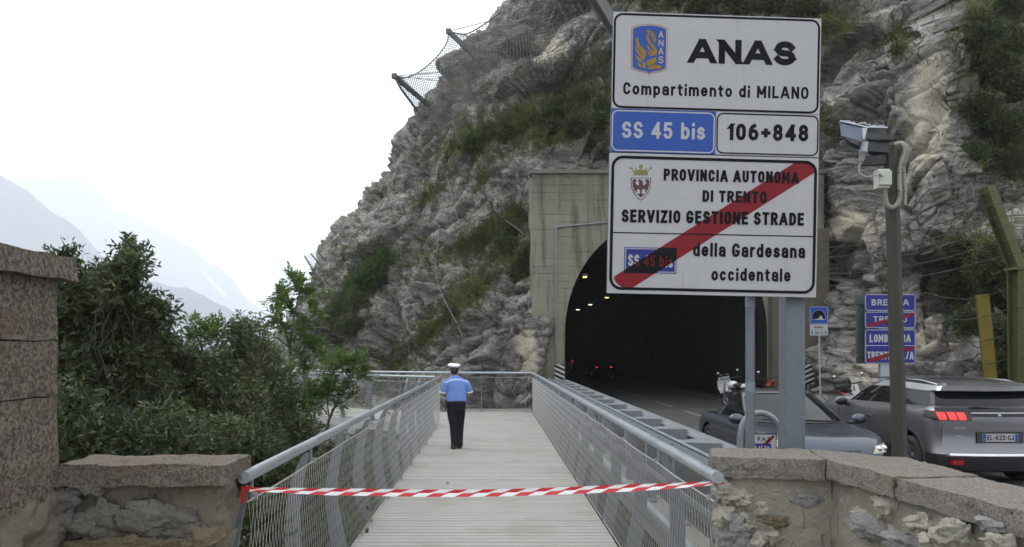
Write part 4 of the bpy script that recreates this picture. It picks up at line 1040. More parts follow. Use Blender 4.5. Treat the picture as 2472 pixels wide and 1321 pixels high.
b.ring(M_black, X0 + .012, b2z(.342), X1 - .008, b2z(.004), .066, .016, e)
def crest(u, v): return (1500 + u / 7.771, 30 + v / 7.771)
SHD = [(180, 290), (250, 255), (350, 232), (450, 222), (580, 222), (700, 240), (800, 270), (855, 298), (852, 700), (845, 1070), (780, 1100), (680, 1130), (600, 1140), (545, 1152), (508, 1182), (480, 1150), (420, 1130), (330, 1115), (240, 1085), (168, 1050), (170, 700)]
def shr(lst, c, kx, kz): return [(c[0] + (x - c[0]) * kx, c[1] + (y - c[1]) * kz) for x, y in lst]
b.poly(M_crestbrown, [crest(*p) for p in SHD], e); b.poly(M_cream, [crest(*p) for p in shr(SHD, (512, 690), .965, .975)], 2 * e); b.poly(M_blue, [crest(*p) for p in shr(SHD, (512, 690), .915, .94)], 3 * e)
FL = [[(300, 455), (262, 510), (262, 590), (292, 670), (340, 740), (385, 790), (375, 810), (320, 740), (262, 650), (245, 640), (252, 700), (285, 770), (350, 845), (352, 880), (300, 840), (250, 785), (262, 850), (300, 905), (350, 945), (380, 900), (420, 870), (455, 810), (450, 745), (400, 690), (345, 630), (312, 560)],
      [(455, 325), (470, 380), (498, 376), (462, 430), (455, 500), (490, 570), (565, 660), (592, 725), (560, 720), (500, 640), (460, 600), (470, 660), (530, 740), (545, 790), (520, 780), (475, 700), (476, 740), (522, 826), (650, 800), (662, 740), (640, 680), (590, 620), (535, 560), (500, 480), (510, 400), (540, 370), (500, 325), (492, 345)],
      [(545, 370), (535, 440), (575, 540), (600, 545), (560, 470), (560, 420), (590, 480), (605, 600), (642, 520), (612, 440), (570, 370), (520, 325)],
      [(465, 912), (640, 845), (648, 925), (600, 972), (482, 1030)], [(470, 1062), (612, 988), (700, 1000), (757, 1040), (720, 1060), (560, 1072)], [(280, 935), (330, 960), (366, 1010), (360, 1040), (310, 1010)],
      [(415 + 38 * math.cos(k * .524), 995 + 66 * math.sin(k * .524)) for k in range(12)]]
for f_ in FL: b.poly(M_gold, [crest(*p) for p in f_], 4 * e)
for ch, y0, y1 in (('A', 362, 482), ('N', 518, 640), ('A', 672, 795), ('S', 830, 960)): b.text(M_cream, ch, crest(685, (y0 + y1) / 2), crest(774, (y0 + y1) / 2), (y1 - y0) / 7.771, 4 * e, .0)
b.text(M_black, 'ANAS', (1661.3, 122.6), (1919.7, 129.7), 58.5, e, .072, .09)
b.text(M_black, 'Compartimento di MILANO', (1503.2, 213.5), (1952.4, 224.9), 29.5, e, .03)
b.mb.build('panel', sign)
b = panel(); b.slab(M_blue, X0 + .006, b2z(.4975), XM - .002, b2z(.3445), .026, M_signback); b.ring(M_white, X0 + .011, b2z(.4945), XM - .008, b2z(.349), .045, .0095, e)
b.text(M_white, 'SS 45 bis', (1500.5, 313.5), (1701, 317.5), 40, e, .018); b.mb.build('panel', sign)
b = panel(); b.slab(M_white, XM, b2z(.4975), X1, b2z(.3445), .027, M_signback); b.ring(M_black, XM + .006, b2z(.494), X1 - .005, b2z(.348), .05, .0105, e)
b.text(M_black, '106+848', (1754.8, 318.3), (1953.8, 321.6), 40.5, e, .047); b.mb.build('panel', sign)
# lower panel
b = panel(); b.slab(M_white, X0, b2z(1), X1, b2z(.5015), .030, M_signback)
Q6 = lambda x, y: (1440 + x / 3.476, 350 + y / 3.476)
band = [Q6(*p) for p in ((137, 1108), (1690, 137), (1745, 136), (1795, 150), (1828, 185), (1845, 232), (285, 1208), (235, 1205), (180, 1180), (145, 1142))]
band2 = [s_px(*p) for p in band]; up = (s_px(*Q6(137, 1108)), s_px(*Q6(1690, 137))); lo = (s_px(*Q6(285, 1208)), s_px(*Q6(1845, 232)))
b.poly2(M_red, band2, e)
b.ring(M_black, X0 + .014, b2z(.988), X1 - .011, b2z(.511), .088, .021, 3 * e, 8)
z0_, z1_ = s_px(1480, 562)[1], s_px(1971, 571)[1]
b.poly2(M_black, [(X0 + .03, z0_ - .004), (X1 - .03, z1_ - .004), (X1 - .03, z1_ + .004), (X0 + .03, z0_ + .004)], 2 * e)
for txt, a, c_, cap, of in (('PROVINCIA AUTONOMA', (1601, 421.9), (1932, 429.5), 28.5, .044), ('DI TRENTO', (1696, 473.5), (1853.4, 477), 28.2, .044), ('SERVIZIO GESTIONE STRADE', (1499, 521.7), (1945.7, 529.5), 31, .042),
                            ('della Gardesana', (1673.6, 602.5), (1949.8, 607), 33, .025), ('occidentale', (1719, 662), (1914.7, 664.5), 31, .025)):
    b.text(M_black, txt, a, c_, cap, 3 * e, of)
plate = [s_px(*Q6(*p)) for p in ((228, 860), (672, 866), (670, 1082), (224, 1076))]; pin = [s_px(*Q6(*p)) for p in ((236, 868), (664, 874), (662, 1074), (232, 1068))]; pin2 = [s_px(*Q6(*p)) for p in ((243, 875), (657, 881), (655, 1067), (239, 1061))]
b.poly2(M_blue2, plate, 2 * e); p_, f_ = ring2d(pin, pin2); b.mesh2(M_white, p_, f_, 3 * e)
dark = clip_half(clip_half(plate, up[1], up[0]), lo[0], lo[1])
if len(dark) > 2: b.poly2(M_black, dark, 4 * e)
def inside(c): return (up[0][0] - up[1][0]) * (c.y - up[1][1]) - (up[0][1] - up[1][1]) * (c.x - up[1][0]) > 0 and (lo[1][0] - lo[0][0]) * (c.y - lo[0][1]) - (lo[1][1] - lo[0][1]) * (c.x - lo[0][0]) > 0
for tp, tf, li in strokes2d('SS 45 bis', s_px(*Q6(258, 968))[0], s_px(*Q6(638, 985))[0], s_px(*Q6(258, 968))[1], 27.5 * SK, .085, s_px(*Q6(638, 985))[1]):
    bm = bmesh.new(); bv = [bm.verts.new((x, z, 0)) for x, z in tp]
    for f_ in tf: bm.faces.new([bv[i] for i in f_])
    for (p0, p1) in (up, lo):
        d = Vector((p1[0] - p0[0], p1[1] - p0[1], 0)); bmesh.ops.bisect_plane(bm, geom=bm.verts[:] + bm.edges[:] + bm.faces[:], plane_co=(p0[0], p0[1], 0), plane_no=(-d.y, d.x, 0))
    bm.verts.index_update()
    for mt, want in ((M_white, False), (M_redover, True)):
        b.mesh2(mt, [(v.co.x, v.co.y) for v in bm.verts], [[v.index for v in f.verts] for f in bm.faces if inside(f.calc_center_median()) == want], 5 * e + li * .00008)
    bm.free()
c6 = lambda x, y: (1500 + x / 11.01, 380 + y / 11.01)
SH2 = [(235, 545), (762, 545), (775, 640), (760, 800), (700, 950), (600, 1090), (500, 1155), (400, 1090), (305, 950), (245, 800), (230, 640)]
b.poly(M_black, [c6(*p) for p in SH2], e); b.poly(M_white, [c6(*p) for p in shr(SH2, (502, 800), .93, .945)], 2 * e)
EG = [(430, 600), (460, 582), (500, 600), (540, 630), (556, 690), (556, 745), (600, 740), (650, 700), (640, 650), (615, 630), (620, 598), (660, 578), (710, 600), (732, 660), (725, 740), (715, 825), (690, 800), (702, 890), (660, 860), (668, 965), (630, 930), (620, 860), (590, 850), (560, 850), (530, 880), (525, 960), (572, 985), (622, 970), (600, 1012), (560, 1010), (545, 1050), (505, 1068), (460, 1050), (440, 1010), (400, 1012), (380, 970), (430, 988), (482, 960), (480, 880), (440, 850), (405, 860), (385, 930), (340, 965), (355, 870), (315, 900), (310, 860), (325, 800), (285, 820), (280, 700), (275, 630), (310, 583), (360, 580), (390, 620), (380, 655), (350, 660), (370, 715), (420, 745), (450, 745), (450, 690), (440, 640)]
b.poly(M_eagle, [c6(*p) for p in EG], 3 * e)
b.poly(M_crown, [c6(*p) for p in ((320, 482), (690, 482), (690, 400), (740, 330), (805, 300), (790, 265), (745, 272), (720, 320), (690, 370), (655, 355), (655, 275), (630, 275), (618, 345), (560, 330), (520, 335), (508, 310), (492, 310), (480, 335), (440, 330), (385, 345), (375, 275), (352, 275), (350, 355), (315, 370), (285, 300), (235, 262), (200, 280), (205, 300), (260, 320), (310, 410))], e)
b.poly(M_crown, [c6(505 + 55 * math.cos(k * .524), 250 + 62 * math.sin(k * .524)) for k in range(12)], e)
b.mb.build('panel', sign)
m = MB().use(M_post); m.box((2.215, 5.63, -.3), (2.363, 5.78, 4.4), bev=.008); m.build('post', sign)
m = MB().use(M_signback)
for z in (2.75, 3.3, 3.9, 4.35): m.box((1.0, 5.572, z), (2.3, 5.612, z + .045))
m.build('rear_rail', sign)
tpst = thing('steel_post', 'thin round galvanised post standing under the big sign', 'post', (1.96, 5.66, 0))
m = MB().use(M_post); m.tube([(1.957, 5.665, -.3), (1.957, 5.665, 2.9)], .034, 14); m.build('tube', tpst)
for z_ in (1.78, 2.42): m = MB().use(M_galvd); m.tube([(1.957, 5.665, z_), (1.957, 5.665, z_ + .07)], .0365, 14); m.build('clamp', tpst)
m = MB().use(M_galvd); Yh = 7.4
hp = catmull([P(u, v, Yh) for u, v in ((1786, 1360), (1786, 1180), (1786, 1080), (1789, 1040), (1802, 1010), (1830, 997), (1858, 1004), (1876, 1022), (1884, 1050), (1885, 1100), (1885, 1360))], 5)
m.tube(hp, .031, 12); tag(m.build('hoop_barrier'), 'bent grey tube hoop between the thin post and the guardrail end', 'barrier')
t = thing('small_sign', 'small square white sign with a red slash behind the thin post', 'sign', (P(1838, 900, 6.6).x, 6.6, 0))
Yb = 6.6
def flat_board(Y): return Board(lambda u, v: ((u - CU) * Y / F, H - (v - CV) * Y / F), lambda x, z, l: Vector((x, Y - l, z)), Y / F)
b = flat_board(Yb); (x0, z1), (x1, z0) = b.px(1803, 1047), b.px(1875, 1118)
b.slab(M_black, x0, z0, x1, z1, .02); b.poly2(M_white, rrect(x0 + .008, z0 + .008, x1 - .008, z1 - .008, .012, 3), e)
b.text(M_black, 'P.A.T.', (1828.5, 1060), (1862, 1060), 8.5, 3 * e, .03); b.poly(M_red, [(1808, 1104), (1848, 1066), (1866, 1050), (1870, 1055), (1852, 1073), (1812, 1112)], 2 * e)
b.poly(M_blue2, [(1807, 1071), (1861, 1071), (1861, 1088), (1807, 1088)], 3 * e); b.text(M_white, 'SS 45 bis', (1816, 1079.5), (1857, 1079.5), 8, 4 * e, .03)
b.mb.build('panel', t); m = MB().use(M_galvd); m.tube([((x0 + x1) / 2, Yb + .045, -.1), ((x0 + x1) / 2, Yb + .045, z1 - .02)], .025); m.build('post', t)

# ---- blue direction stack
Yd = 18.0; cx = P(2149, 0, Yd).x
t = thing('direction_sign', 'stack of three blue boundary sign panels with red slashes, behind the camera pole', 'road sign', (cx, Yd, 0))
k = Yd / F
for rect, lines, bands, div in (((2088, 709.8, 2210.5, 751), [('BRESCIA', 2104, 2194, 730, 14.6, .03)], [], None),
                                ((2088, 752.4, 2210.5, 792.6), [('TRENTO', 2108.5, 2189, 771, 14.6, .03)], [((2091, 788), (2091, 783), (2207, 754.5), (2207, 762.5), (2100, 789.5))], None),
                                ((2088, 795, 2210.5, 878.6), [('LOMBARDIA', 2099, 2198.6, 817, 18.5, .03), ('TRENTINO A/A', 2093.6, 2205.6, 858.6, 19, .025)], [((2094, 873), (2094, 866), (2207, 836), (2207, 843), (2106, 874))], 834.3)):
    b = flat_board(Yd); (x0, z1), (x1, z0) = b.px(rect[0], rect[1]), b.px(rect[2], rect[3])
    b.slab(M_blue2, x0, z0, x1, z1, .03, M_signback); b.ring(M_white, x0 + .008, z0 + .008, x1 - .008, z1 - .008, .055, .016, 2 * e, 4)
    if div: b.poly(M_white, [(rect[0] + 2, div - .8), (rect[2] - 2, div - .8), (rect[2] - 2, div + .8), (rect[0] + 2, div + .8)], 2 * e)
    for (s_, u0, u1, v_, cap, of) in lines: b.text(M_white, s_, (u0, v_), (u1, v_), cap, 2 * e, of)
    for p_ in bands: b.poly(M_red, p_, 4 * e)
    b.mb.build('panel', t)
m = MB().use(M_signback); c0, c1 = P(2067, 878, Yd + .25), P(2170, 712, Yd + .25); m.box((c0.x, Yd + .25, c0.z), (c1.x, Yd + .28, c1.z))
for f_ in (.12, .5, .88): zz = lerp(c0.z, c1.z, f_); m.box((c0.x + .02, Yd + .21, zz - .03), (c1.x, Yd + .248, zz + .03))
m.build('rear_panel', t)
m = MB().use(M_galv); xa, xb = P(2129, 0, Yd).x, P(2157, 0, Yd).x; m.box((xa, Yd + .06, -.2), (xb, Yd + .18, 3.3), bev=.01); m.build('post', t)
# ---- tunnel sign
Yt = 21.0; cx = P(1977, 0, Yt).x
t = thing('tunnel_sign', 'square blue tunnel pictogram sign with two white plates on a thin pole', 'road sign', (cx, Yt, 0))
b = flat_board(Yt); (x0, z1), (x1, z0) = b.px(1954.5, 740), b.px(1999, 782.7); b.slab(M_blue, x0, z0, x1, z1, .03, M_signback); b.ring(M_white, x0 + .008, z0 + .008, x1 - .008, z1 - .008, .03, .010, 2 * e, 4)
q8 = lambda x, y: (1940 + x / 5.503, 720 + y / 5.503)
dome = [(112, 285)] + [(200 + 88 * math.cos(R(180 - a)), 255 - 95 * math.sin(R(180 - a))) for a in range(0, 181, 15)] + [(288, 285)]
b.poly(M_white, [q8(200 + (x - 200) * 1.05, 225 + (y - 225) * 1.05) for x, y in dome], 2 * e); b.poly(M_black, [q8(*p) for p in dome], 3 * e)
b.poly(M_white, [q8(*p) for p in ((118, 286), (205, 268), (210, 240), (228, 234), (245, 242), (247, 268), (284, 286))], 4 * e)
b.mb.build('panel', t)
for v0, v1, kind in ((783.4, 796.6, 0), (797.2, 810.2, 1)):
    b = flat_board(Yt); (x0, z1), (x1, z0) = b.px(1955.5, v0), b.px(1998.5, v1); b.slab(M_white, x0, z0, x1, z1, .03, M_signback); vm = (v0 + v1) / 2
    if kind == 0: b.text(M_black, 'Naiadi', (1966, vm), (1987, vm), 5, 2 * e, .03)
    else:
        b.text(M_black, '287 m', (1967, vm), (1987, vm), 5, 2 * e, .03)
        for u in (1960.4, 1993.6): b.poly(M_black, [(u - 2.4, vm - .6), (u, vm - 5), (u + 2.4, vm - .6), (u + .9, vm - .6), (u + .9, vm + 4.5), (u - .9, vm + 4.5), (u - .9, vm - .6)], 2 * e)
    b.mb.build('plate', t)
m = MB().use(M_galv); m.tube([P(1981, 985, Yt + .06) * 1, P(1976.5, 745, Yt + .06)], .026); m.build('pole', t)

# ================================================================== CAMERA POLE
Yp = 6.0
pb, pt = P(2183, 1473, Yp), P(2150, 354, Yp)
cp = thing('camera_pole', 'tall olive brown octagonal pole with a junction box and ribbed conduit near the top', 'pole', (pb.x, Yp, 0))
m = MB().use(M_pole, False); m.tube([pb, pt], [.064, .053], 8, smooth=False); m.build('shaft', cp)
z4 = lambda x, y, Y=Yp: P(1960 + x / 4.403, 260 + y / 4.403, Y)
m = MB().use(M_beigebox); a, c_ = z4(678, 866, 5.90), z4(808, 662, 5.90)
m.box((a.x, 5.86, a.z), (c_.x, 5.94, c_.z), bev=.008); m.box((a.x - .004, 5.84, a.z + .02), (c_.x + .002, 5.862, c_.z - .02), bev=.006)
q_ = z4(735, 705, 5.83); m.tube([q_, q_ + Vector((0, -.03, 0))], .02, 10); m.build('junction_box', cp)
def ribbed(pts, r): 
    c = catmull([z4(x, y, Y) for x, y, Y in pts], 34); return c, [r * (1.12 if (i // 2) % 2 else .88) for i in range(len(c))]
m = MB().use(M_conduit)
for pts in (((775, 870, 5.9), (780, 950, 5.9), (800, 1030, 5.9), (850, 1062, 5.9), (905, 1030, 5.91), (935, 950, 5.93), (932, 860, 5.93), (930, 700, 5.93), (945, 590, 5.93), (985, 480, 5.95), (975, 410, 5.97), (930, 385, 6.0), (870, 405, 6.0)),
            ((985, 1040, 5.98), (985, 880, 5.98), (972, 700, 5.98), (975, 600, 5.98), (1012, 480, 5.99), (990, 400, 6.0), (940, 378, 6.02), (880, 395, 6.05))):
    c, rr = ribbed(pts, .017); m.tube(c, rr, 8, smooth=True)
m.build('ribbed_conduit', cp)
m = MB().use(M_plastic)
for y in (600, 690, 885): m.tube([z4(820, y - 6, 5.93), z4(905, y, 5.91), z4(990, y + 4, 5.94)], .004, 5)
m.build('cable_tie', cp)
m = MB().use(M_plastic); m.prism([z4(530, 612, 5.95), z4(800, 598, 5.98), z4(800, 475, 5.98), z4(560, 545, 5.95)], (0, .05, 0)); m.build('bracket_arm', cp)
cm = thing('traffic_camera', 'dark surveillance camera under a bent blue-grey sheet hood at the top of the pole', 'camera', z4(640, 400, 5.9))
def vert(p, z): return Vector((p.x, p.y, z))
A_, B_, C_ = P(2040, 300, 5.74), P(2094, 312, 5.9), P(2148, 316, 5.96); zt_, zb_ = P(0, 314, 5.9).z, P(0, 366, 5.92).z
m = MB().use(M_camdark); m.prism([vert(A_, zb_ + .05), vert(B_, zb_), vert(C_, zb_), vert(C_ + Vector((.0, .17, 0)), zb_), vert(A_ + Vector((.09, .16, 0)), zb_ + .05)], (0, 0, zt_ - zb_ - .02)); 
m.box((B_.x + .01, B_.y - .012, zb_ + .085), (C_.x - .005, B_.y + .06, zb_ + .10)); m.build('housing', cm)
m = MB().use(M_camblue)
a0, a1, a2, a3 = P(2028, 298, 5.70), P(2084, 309, 5.87), P(2081, 341, 5.86), P(2030, 328, 5.70)
m.prism([a0, a1, a2, a3], (.004, .004, 0)); m.build('hood_flap', cm)
m = MB().use(M_silver); r0, r1, r2 = P(2027, 293, 5.68), P(2094, 308, 5.88), P(2143, 309, 5.96)
m.prism([r0, r1, r2, r2 + Vector((.02, .2, .01)), r0 + Vector((.1, .2, .01))], (0, 0, .010)); m.prism([P(2066, 310, 5.85), P(2094, 308, 5.87), P(2086, 338, 5.87)], (.003, .003, 0))
for i in range(7):
    q_ = r0.lerp(r2, .12 + i * .12) + Vector((.02, .05 + .02 * (i % 3), .014)); m.box((q_.x - .035, q_.y - .02, q_.z), (q_.x + .03, q_.y + .03, q_.z + .008 + .004 * (i % 2)), rot=Matrix.Rotation(.3 * i, 3, 'Z'))
m.build('hood_roof', cm)
m = MB().use(M_greyplastic); g0, g1 = z4(565, 370, 5.84), z4(522, 572, 5.84); m.tube([g0, g0.lerp(g1, .45), g0.lerp(g1, .46), g0.lerp(g1, .55), g0.lerp(g1, .56), g1.lerp(g0, .1), g1], [.026, .028, .034, .034, .025, .022, .015], 12); m.build('cable_gland', cm)
m = MB().use(M_greyplastic); m.tube(catmull([g1, z4(500, 640, 5.84), z4(515, 700, 5.83), z4(580, 735, 5.82), z4(660, 725, 5.82), z4(735, 706, 5.83)], 6), .006, 8); m.build('cable', cm)

# ================================================================== BARRIER TAPE
tp_ = thing('barrier_tape', 'red and white striped barrier tape stretched across the boardwalk entrance', 'tape', (0, 4.55, 0))
m = MB(); pth = [P(u, v, 4.52) for u, v in ((603, 1182), (680, 1183), (760, 1186), (860, 1188), (960, 1190), (1060, 1191), (1160, 1190), (1260, 1188), (1380, 1184), (1500, 1179), (1620, 1173), (1722, 1166))]
c = catmull(pth, 10); L = [0]
for a, b_ in zip(c, c[1:]): L.append(L[-1] + (b_ - a).length)
def tape_at(s):
    s = max(0, min(L[-1] - 1e-6, s)); j = 0
    while L[j + 1] < s: j += 1
    return c[j].lerp(c[j + 1], (s - L[j]) / (L[j + 1] - L[j]))
hw = .0215; st = .0885
ns = int(L[-1] / st) + 2
def tw(s): return .55 + .45 * min(1, min(s, L[-1] - s) / .5)
for row, (za, zb, ph, sh) in enumerate(((0.0, 1.0, .0, -.062), (-1.0, 0.0, .052, -.05))):
    for k in range(-1, ns * 2):
        s0 = (k + (ph / st)) * st / 1.0; col = M_tapered if k % 2 == 0 else M_tapew
        nseg = 4; V = []
        for i in range(nseg + 1):
            sa = s0 + st * i / nseg
            for zf, ss in ((za, sa + sh), (zb, sa)):
                ss = max(0, min(L[-1], ss)); p = tape_at(ss); V.append(p + Vector((0, -.004 * math.sin(ss * 5) - (.006 if row else 0) * abs(zf), hw * zf * tw(ss))))
        if V[0] == V[-2] or s0 > L[-1] + .1: continue
        m.use(col, True).add(V, [(2 * i, 2 * i + 2, 2 * i + 3, 2 * i + 1) for i in range(nseg)], True)
m.build('ribbon', tp_)
m = MB().use(M_tapered, True)
p = pth[0]; m.loft([[p + Vector((-.05, .0, -.02)), p + Vector((-.05, .0, .022))], [p + Vector((0, 0, -.012)), p + Vector((0, 0, .02))], [p + Vector((.03, 0, -.012)), p + Vector((.03, 0, .012))]], False, (False, False))
m.loft([[p + Vector((-.052, -.004, .02)), p + Vector((-.030, -.004, .018))], [p + Vector((-.05, -.008, -.03)), p + Vector((-.026, -.008, -.03))], [p + Vector((-.056, -.002, -.085)), p + Vector((-.030, -.006, -.078))]], False, (False, False))
p = pth[-1]; rs = random.Random(5)
for k in range(5):
    a = p + Vector((rs.uniform(-.03, .03), rs.uniform(-.03, .0), rs.uniform(-.03, .03))); d = Vector((rs.uniform(-.05, .03), -.01, rs.uniform(-.08, .05)))
    m.loft([[a, a + Vector((.012, 0, .016))], [a + d * .5 + Vector((0, -.012, 0)), a + d * .5 + Vector((.014, -.01, .012))], [a + d, a + d + Vector((.010, 0, .012))]], False, (False, False))
m.tube([p + Vector((.025, .02, -.05)), p + Vector((.03, -.02, .0)), p + Vector((.02, .03, .045))], [.012, .018, .01], 6)
m.build('knot', tp_)

# ================================================================== ROCKFALL FENCES
def hbeam(mb, a, b_, w, side):
    """H-section beam from a to b, flange width w, flanges facing `side`"""
    a, b_, side = Vector(a), Vector(b_), Vector(side); t_ = (b_ - a).normalized(); s_ = (side - t_ * side.dot(t_)).normalized(); f_ = t_.cross(s_)
    for lo_, hi in (((-w / 2, -w / 2), (w / 2, -w / 2 + w * .09)), ((-w / 2, w / 2 - w * .09), (w / 2, w / 2)), ((-w * .045, -w / 2 + w * .091), (w * .045, w / 2 - w * .091))):
        q = [a + f_ * x + s_ * y for x, y in ((lo_[0], lo_[1]), (hi[0], lo_[1]), (hi[0], hi[1]), (lo_[0], hi[1]))]; mb.prism(q, b_ - a)
Yg = 17.0
ft = thing('rockfall_fence', 'olive steel rockfall fence post with a leaning upper half and strung cables', 'fence', P(2456, 950, Yg))
m = MB().use(M_greenbeam); hbeam(m, P(2458, 960, Yg), P(2454, 648, Yg), .27, (.35, -1, 0)); m.build('post', ft)
m = MB().use(M_greenbeam); hbeam(m, P(2456, 650, Yg + .02), P(2380, 452, Yg + .25), .26, (.35, -1, 0)); m.build('leaning_arm', ft)
m = MB().use(M_greenbeam); c = P(2456, 650, Yg); m.box((c.x - .2, c.y - .18, c.z - .03), (c.x + .2, c.y + .16, c.z + .03)); m.build('joint_plate', ft)
cab = [((2385, 462), (1975, 585), (2560, 440)), ((2396, 492), (1975, 600), (2560, 470)), ((2408, 522), (1975, 622), (2560, 503)), ((2418, 548), (1975, 640), (2560, 530)), ((2430, 580), (1975, 662), (2560, 560)), ((2442, 612), (1975, 690), (2560, 595)),
       ((2452, 690), (2230, 706), (2560, 680)), ((2452, 740), (2230, 756), (2560, 735)), ((2455, 800), (2240, 806), (2560, 800)), ((2455, 860), (2250, 860), (2560, 862))]
for (p0, p1, p2) in cab:
    m = MB().use(M_darkwire); a, b_, c = P(*p0, Yg - .02), P(*p1, 25.0 if p1[0] < 2000 else 20.5), P(*p2, 14.5)
    m.tube([b_] + [b_.lerp(a, f_) - Vector((0, 0, .25 * math.sin(math.pi * f_))) for f_ in (.25, .5, .75)] + [a, a.lerp(c, .5) - Vector((0, 0, .05)), c], .011, 5); m.build('cable', ft)
m = MB().use(M_darkwire); m.tube([P(1975, 632, 25.0), P(2150, 515, 23.2)], .012, 5); m.build('cable', ft)
yb = thing('steel_beam', 'short ochre yellow steel beam standing before the dark bushes', 'beam', P(2392, 950, 18.2))
m = MB().use(M_yellowbeam); hbeam(m, P(2394, 955, 18.2), P(2371, 711, 18.2), .26, (-.5, -1, 0)); m.build('profile', yb)

# dark rockfall net over the left rock face, with its raked posts
def netsheet(mb, top, bot, nu, nv, r, sag=0.0):
    """diamond mesh of thin wires between two 3D polylines"""
    def samp(pl, f_):
        k = f_ * (len(pl) - 1); i = min(int(k), len(pl) - 2); return pl[i].lerp(pl[i + 1], k - i)
    V = []; Fc = []
    def pt(i, j):
        f_ = max(0, min(1, i / nu)); g = j / nv; a, b_ = samp(top, f_), samp(bot, f_); return a.lerp(b_, g) + Vector((0, -.25 * math.sin(math.pi * g), -sag * math.sin(math.pi * g)))
    def seg(a, b_):
        d = b_ - a
        if d.length < 1e-5: return
        x = d.orthogonal().normalized() * r; y = d.cross(x).normalized() * r; b0 = len(V)
        for q in (a, b_):
            for w in range(3): V.append(q + x * math.cos(w * 2.094) + y * math.sin(w * 2.094))
        for w in range(3): Fc.append((b0 + w, b0 + (w + 1) % 3, b0 + 3 + (w + 1) % 3, b0 + 3 + w))
    for i in range(nu):
        for j in range(nv):
            if (i + j) % 2 == 0: seg(pt(i, j), pt(i + 1, j + 1))
            else: seg(pt(i + 1, j), pt(i, j + 1))
    mb.add(V, Fc, True)
nf = thing('rockfall_net', 'dark rockfall net hung from raked steel posts high on the left rock face', 'net', on_cliff(1150, 200)[0] or P(1150, 200, 42))
def rockpt(u, v, off=.25):
    h, n = on_cliff(u, v)
    if h is None:
        for du_ in range(10, 240, 10):
            h, n = on_cliff(u + du_, v)
            if h is not None: break
    return h + n * off
P1, P2 = P(1083, 76, 41.0), P(952, 184, 40.2)
for tip, base, u2 in ((P1, rockpt(1150, 140, .0), None), (P2, rockpt(1035, 255, .0), None)):
    m = MB().use(M_barrier); hbeam(m, base + (base - tip).normalized() * 2.0, tip, .21, (.3, -1, 0)); m.box(tuple(tip - Vector((.14, .12, .12))), tuple(tip + Vector((.14, .12, .12)))); m.build('post', nf)
m = MB().use(M_barrier); m.tube([P2, P(968, 215, 40.2), P(1008, 268, 40.5)], .07, 6); m.build('brace', nf)
topl = [P(1290, -60, 40), P(1212, 28, 40.5), P(1170, 58, 40.8), P(1125, 82, 41), P1, P(1078, 104, 40.9), P(1052, 140, 40.6), P(1010, 175, 40.3), P(975, 188, 40.2), P2]
for k, pl in enumerate((topl[1:5], topl[4:])):
    m = MB().use(M_darkwire); m.tube(catmull(pl, 5), .035, 5); m.build('top_rope', nf)
botl = [rockpt(1420, 90), rockpt(1400, 160), rockpt(1360, 210), rockpt(1320, 250), rockpt(1270, 280), rockpt(1220, 295), rockpt(1160, 300), rockpt(1110, 315), rockpt(1075, 322), rockpt(1045, 330)]
m = MB().use(M_darkwire); netsheet(m, topl, botl, 104, 46, .0145); m.build('mesh', nf)
for a, b_ in ((P1, (1205, 45)), (P1, (1160, 95)), (P2, (1045, 175)), (P2, (1062, 195))):
    m = MB().use(M_darkwire); m.tube([a, rockpt(*b_, .0)], .022, 5); m.build('stay_cable', nf)
# ring net lying on the pale rock above the portal
rn = thing('ring_net', 'steel ring net draped over the pale rock above the portal', 'net', on_cliff(1370, 100)[0] or P(1370, 100, 36))
m = MB().use(M_darkwire); rs = random.Random(8)
for j in range(15):
    for i in range(15):
        u = 1270 + i * 17 + (j % 2) * 8.5; v = -30 + j * 15
        if (u - 1270) < 40 + (140 - v) * .12 - 40 and v < 20: continue
        h, n = on_cliff(u, v)
        if h is None: continue
        n = (n * .5 + Vector((0, -.8, .25))).normalized(); x = n.orthogonal().normalized(); y = n.cross(x); r0 = 9.0 * h.y / F
        m.tube([h + n * .12 + x * r0 * math.cos(w * .524) + y * r0 * math.sin(w * .524) for w in range(12)], .013, 4, closed=True)
m.build('mesh', rn)
rn2 = thing('rock_net', 'fine dark wire net hung down the rock beside the big sign, behind the camera', 'net', rockpt(2040, 200))
m = MB().use(M_darkwire); netsheet(m, [rockpt(1985, 20, .7), rockpt(2040, 10, .7), rockpt(2110, 30, .7)], [rockpt(1985, 345, .7), rockpt(2030, 350, .7), rockpt(2080, 330, .7)], 26, 66, .0075); m.build('mesh', rn2)
m = MB().use(M_barrier); hbeam(m, P(1500, 95, 30.2), P(1405, -60, 30.2), .42, (.4, -1, 0)); tag(m.build('steel_beam'), 'dark raked steel beam rising past the top corner of the big sign', 'beam')
cf = thing('catch_fence', 'small pale net fence jutting from the far edge of the rock', 'net', P(765, 650, 41))
m = MB().use(M_galvd)
for u0, v0, u1, v1 in ((735, 618, 748, 655), (750, 612, 766, 642), (764, 606, 782, 632)): m.tube([P(u0, v0, 40.5), P(u1 + 14, v1 + 6, 41.5)], .045, 6)
m.build('post', cf)
m = MB().use(M_wire); netsheet(m, [P(735, 618, 40.5), P(766, 605, 40.5)], [P(752, 660, 41), P(790, 636, 41)], 16, 16, .008); m.build('mesh', cf)
M_cable = simple('cable_steel', (.24, .235, .22), .6, .2, .2)
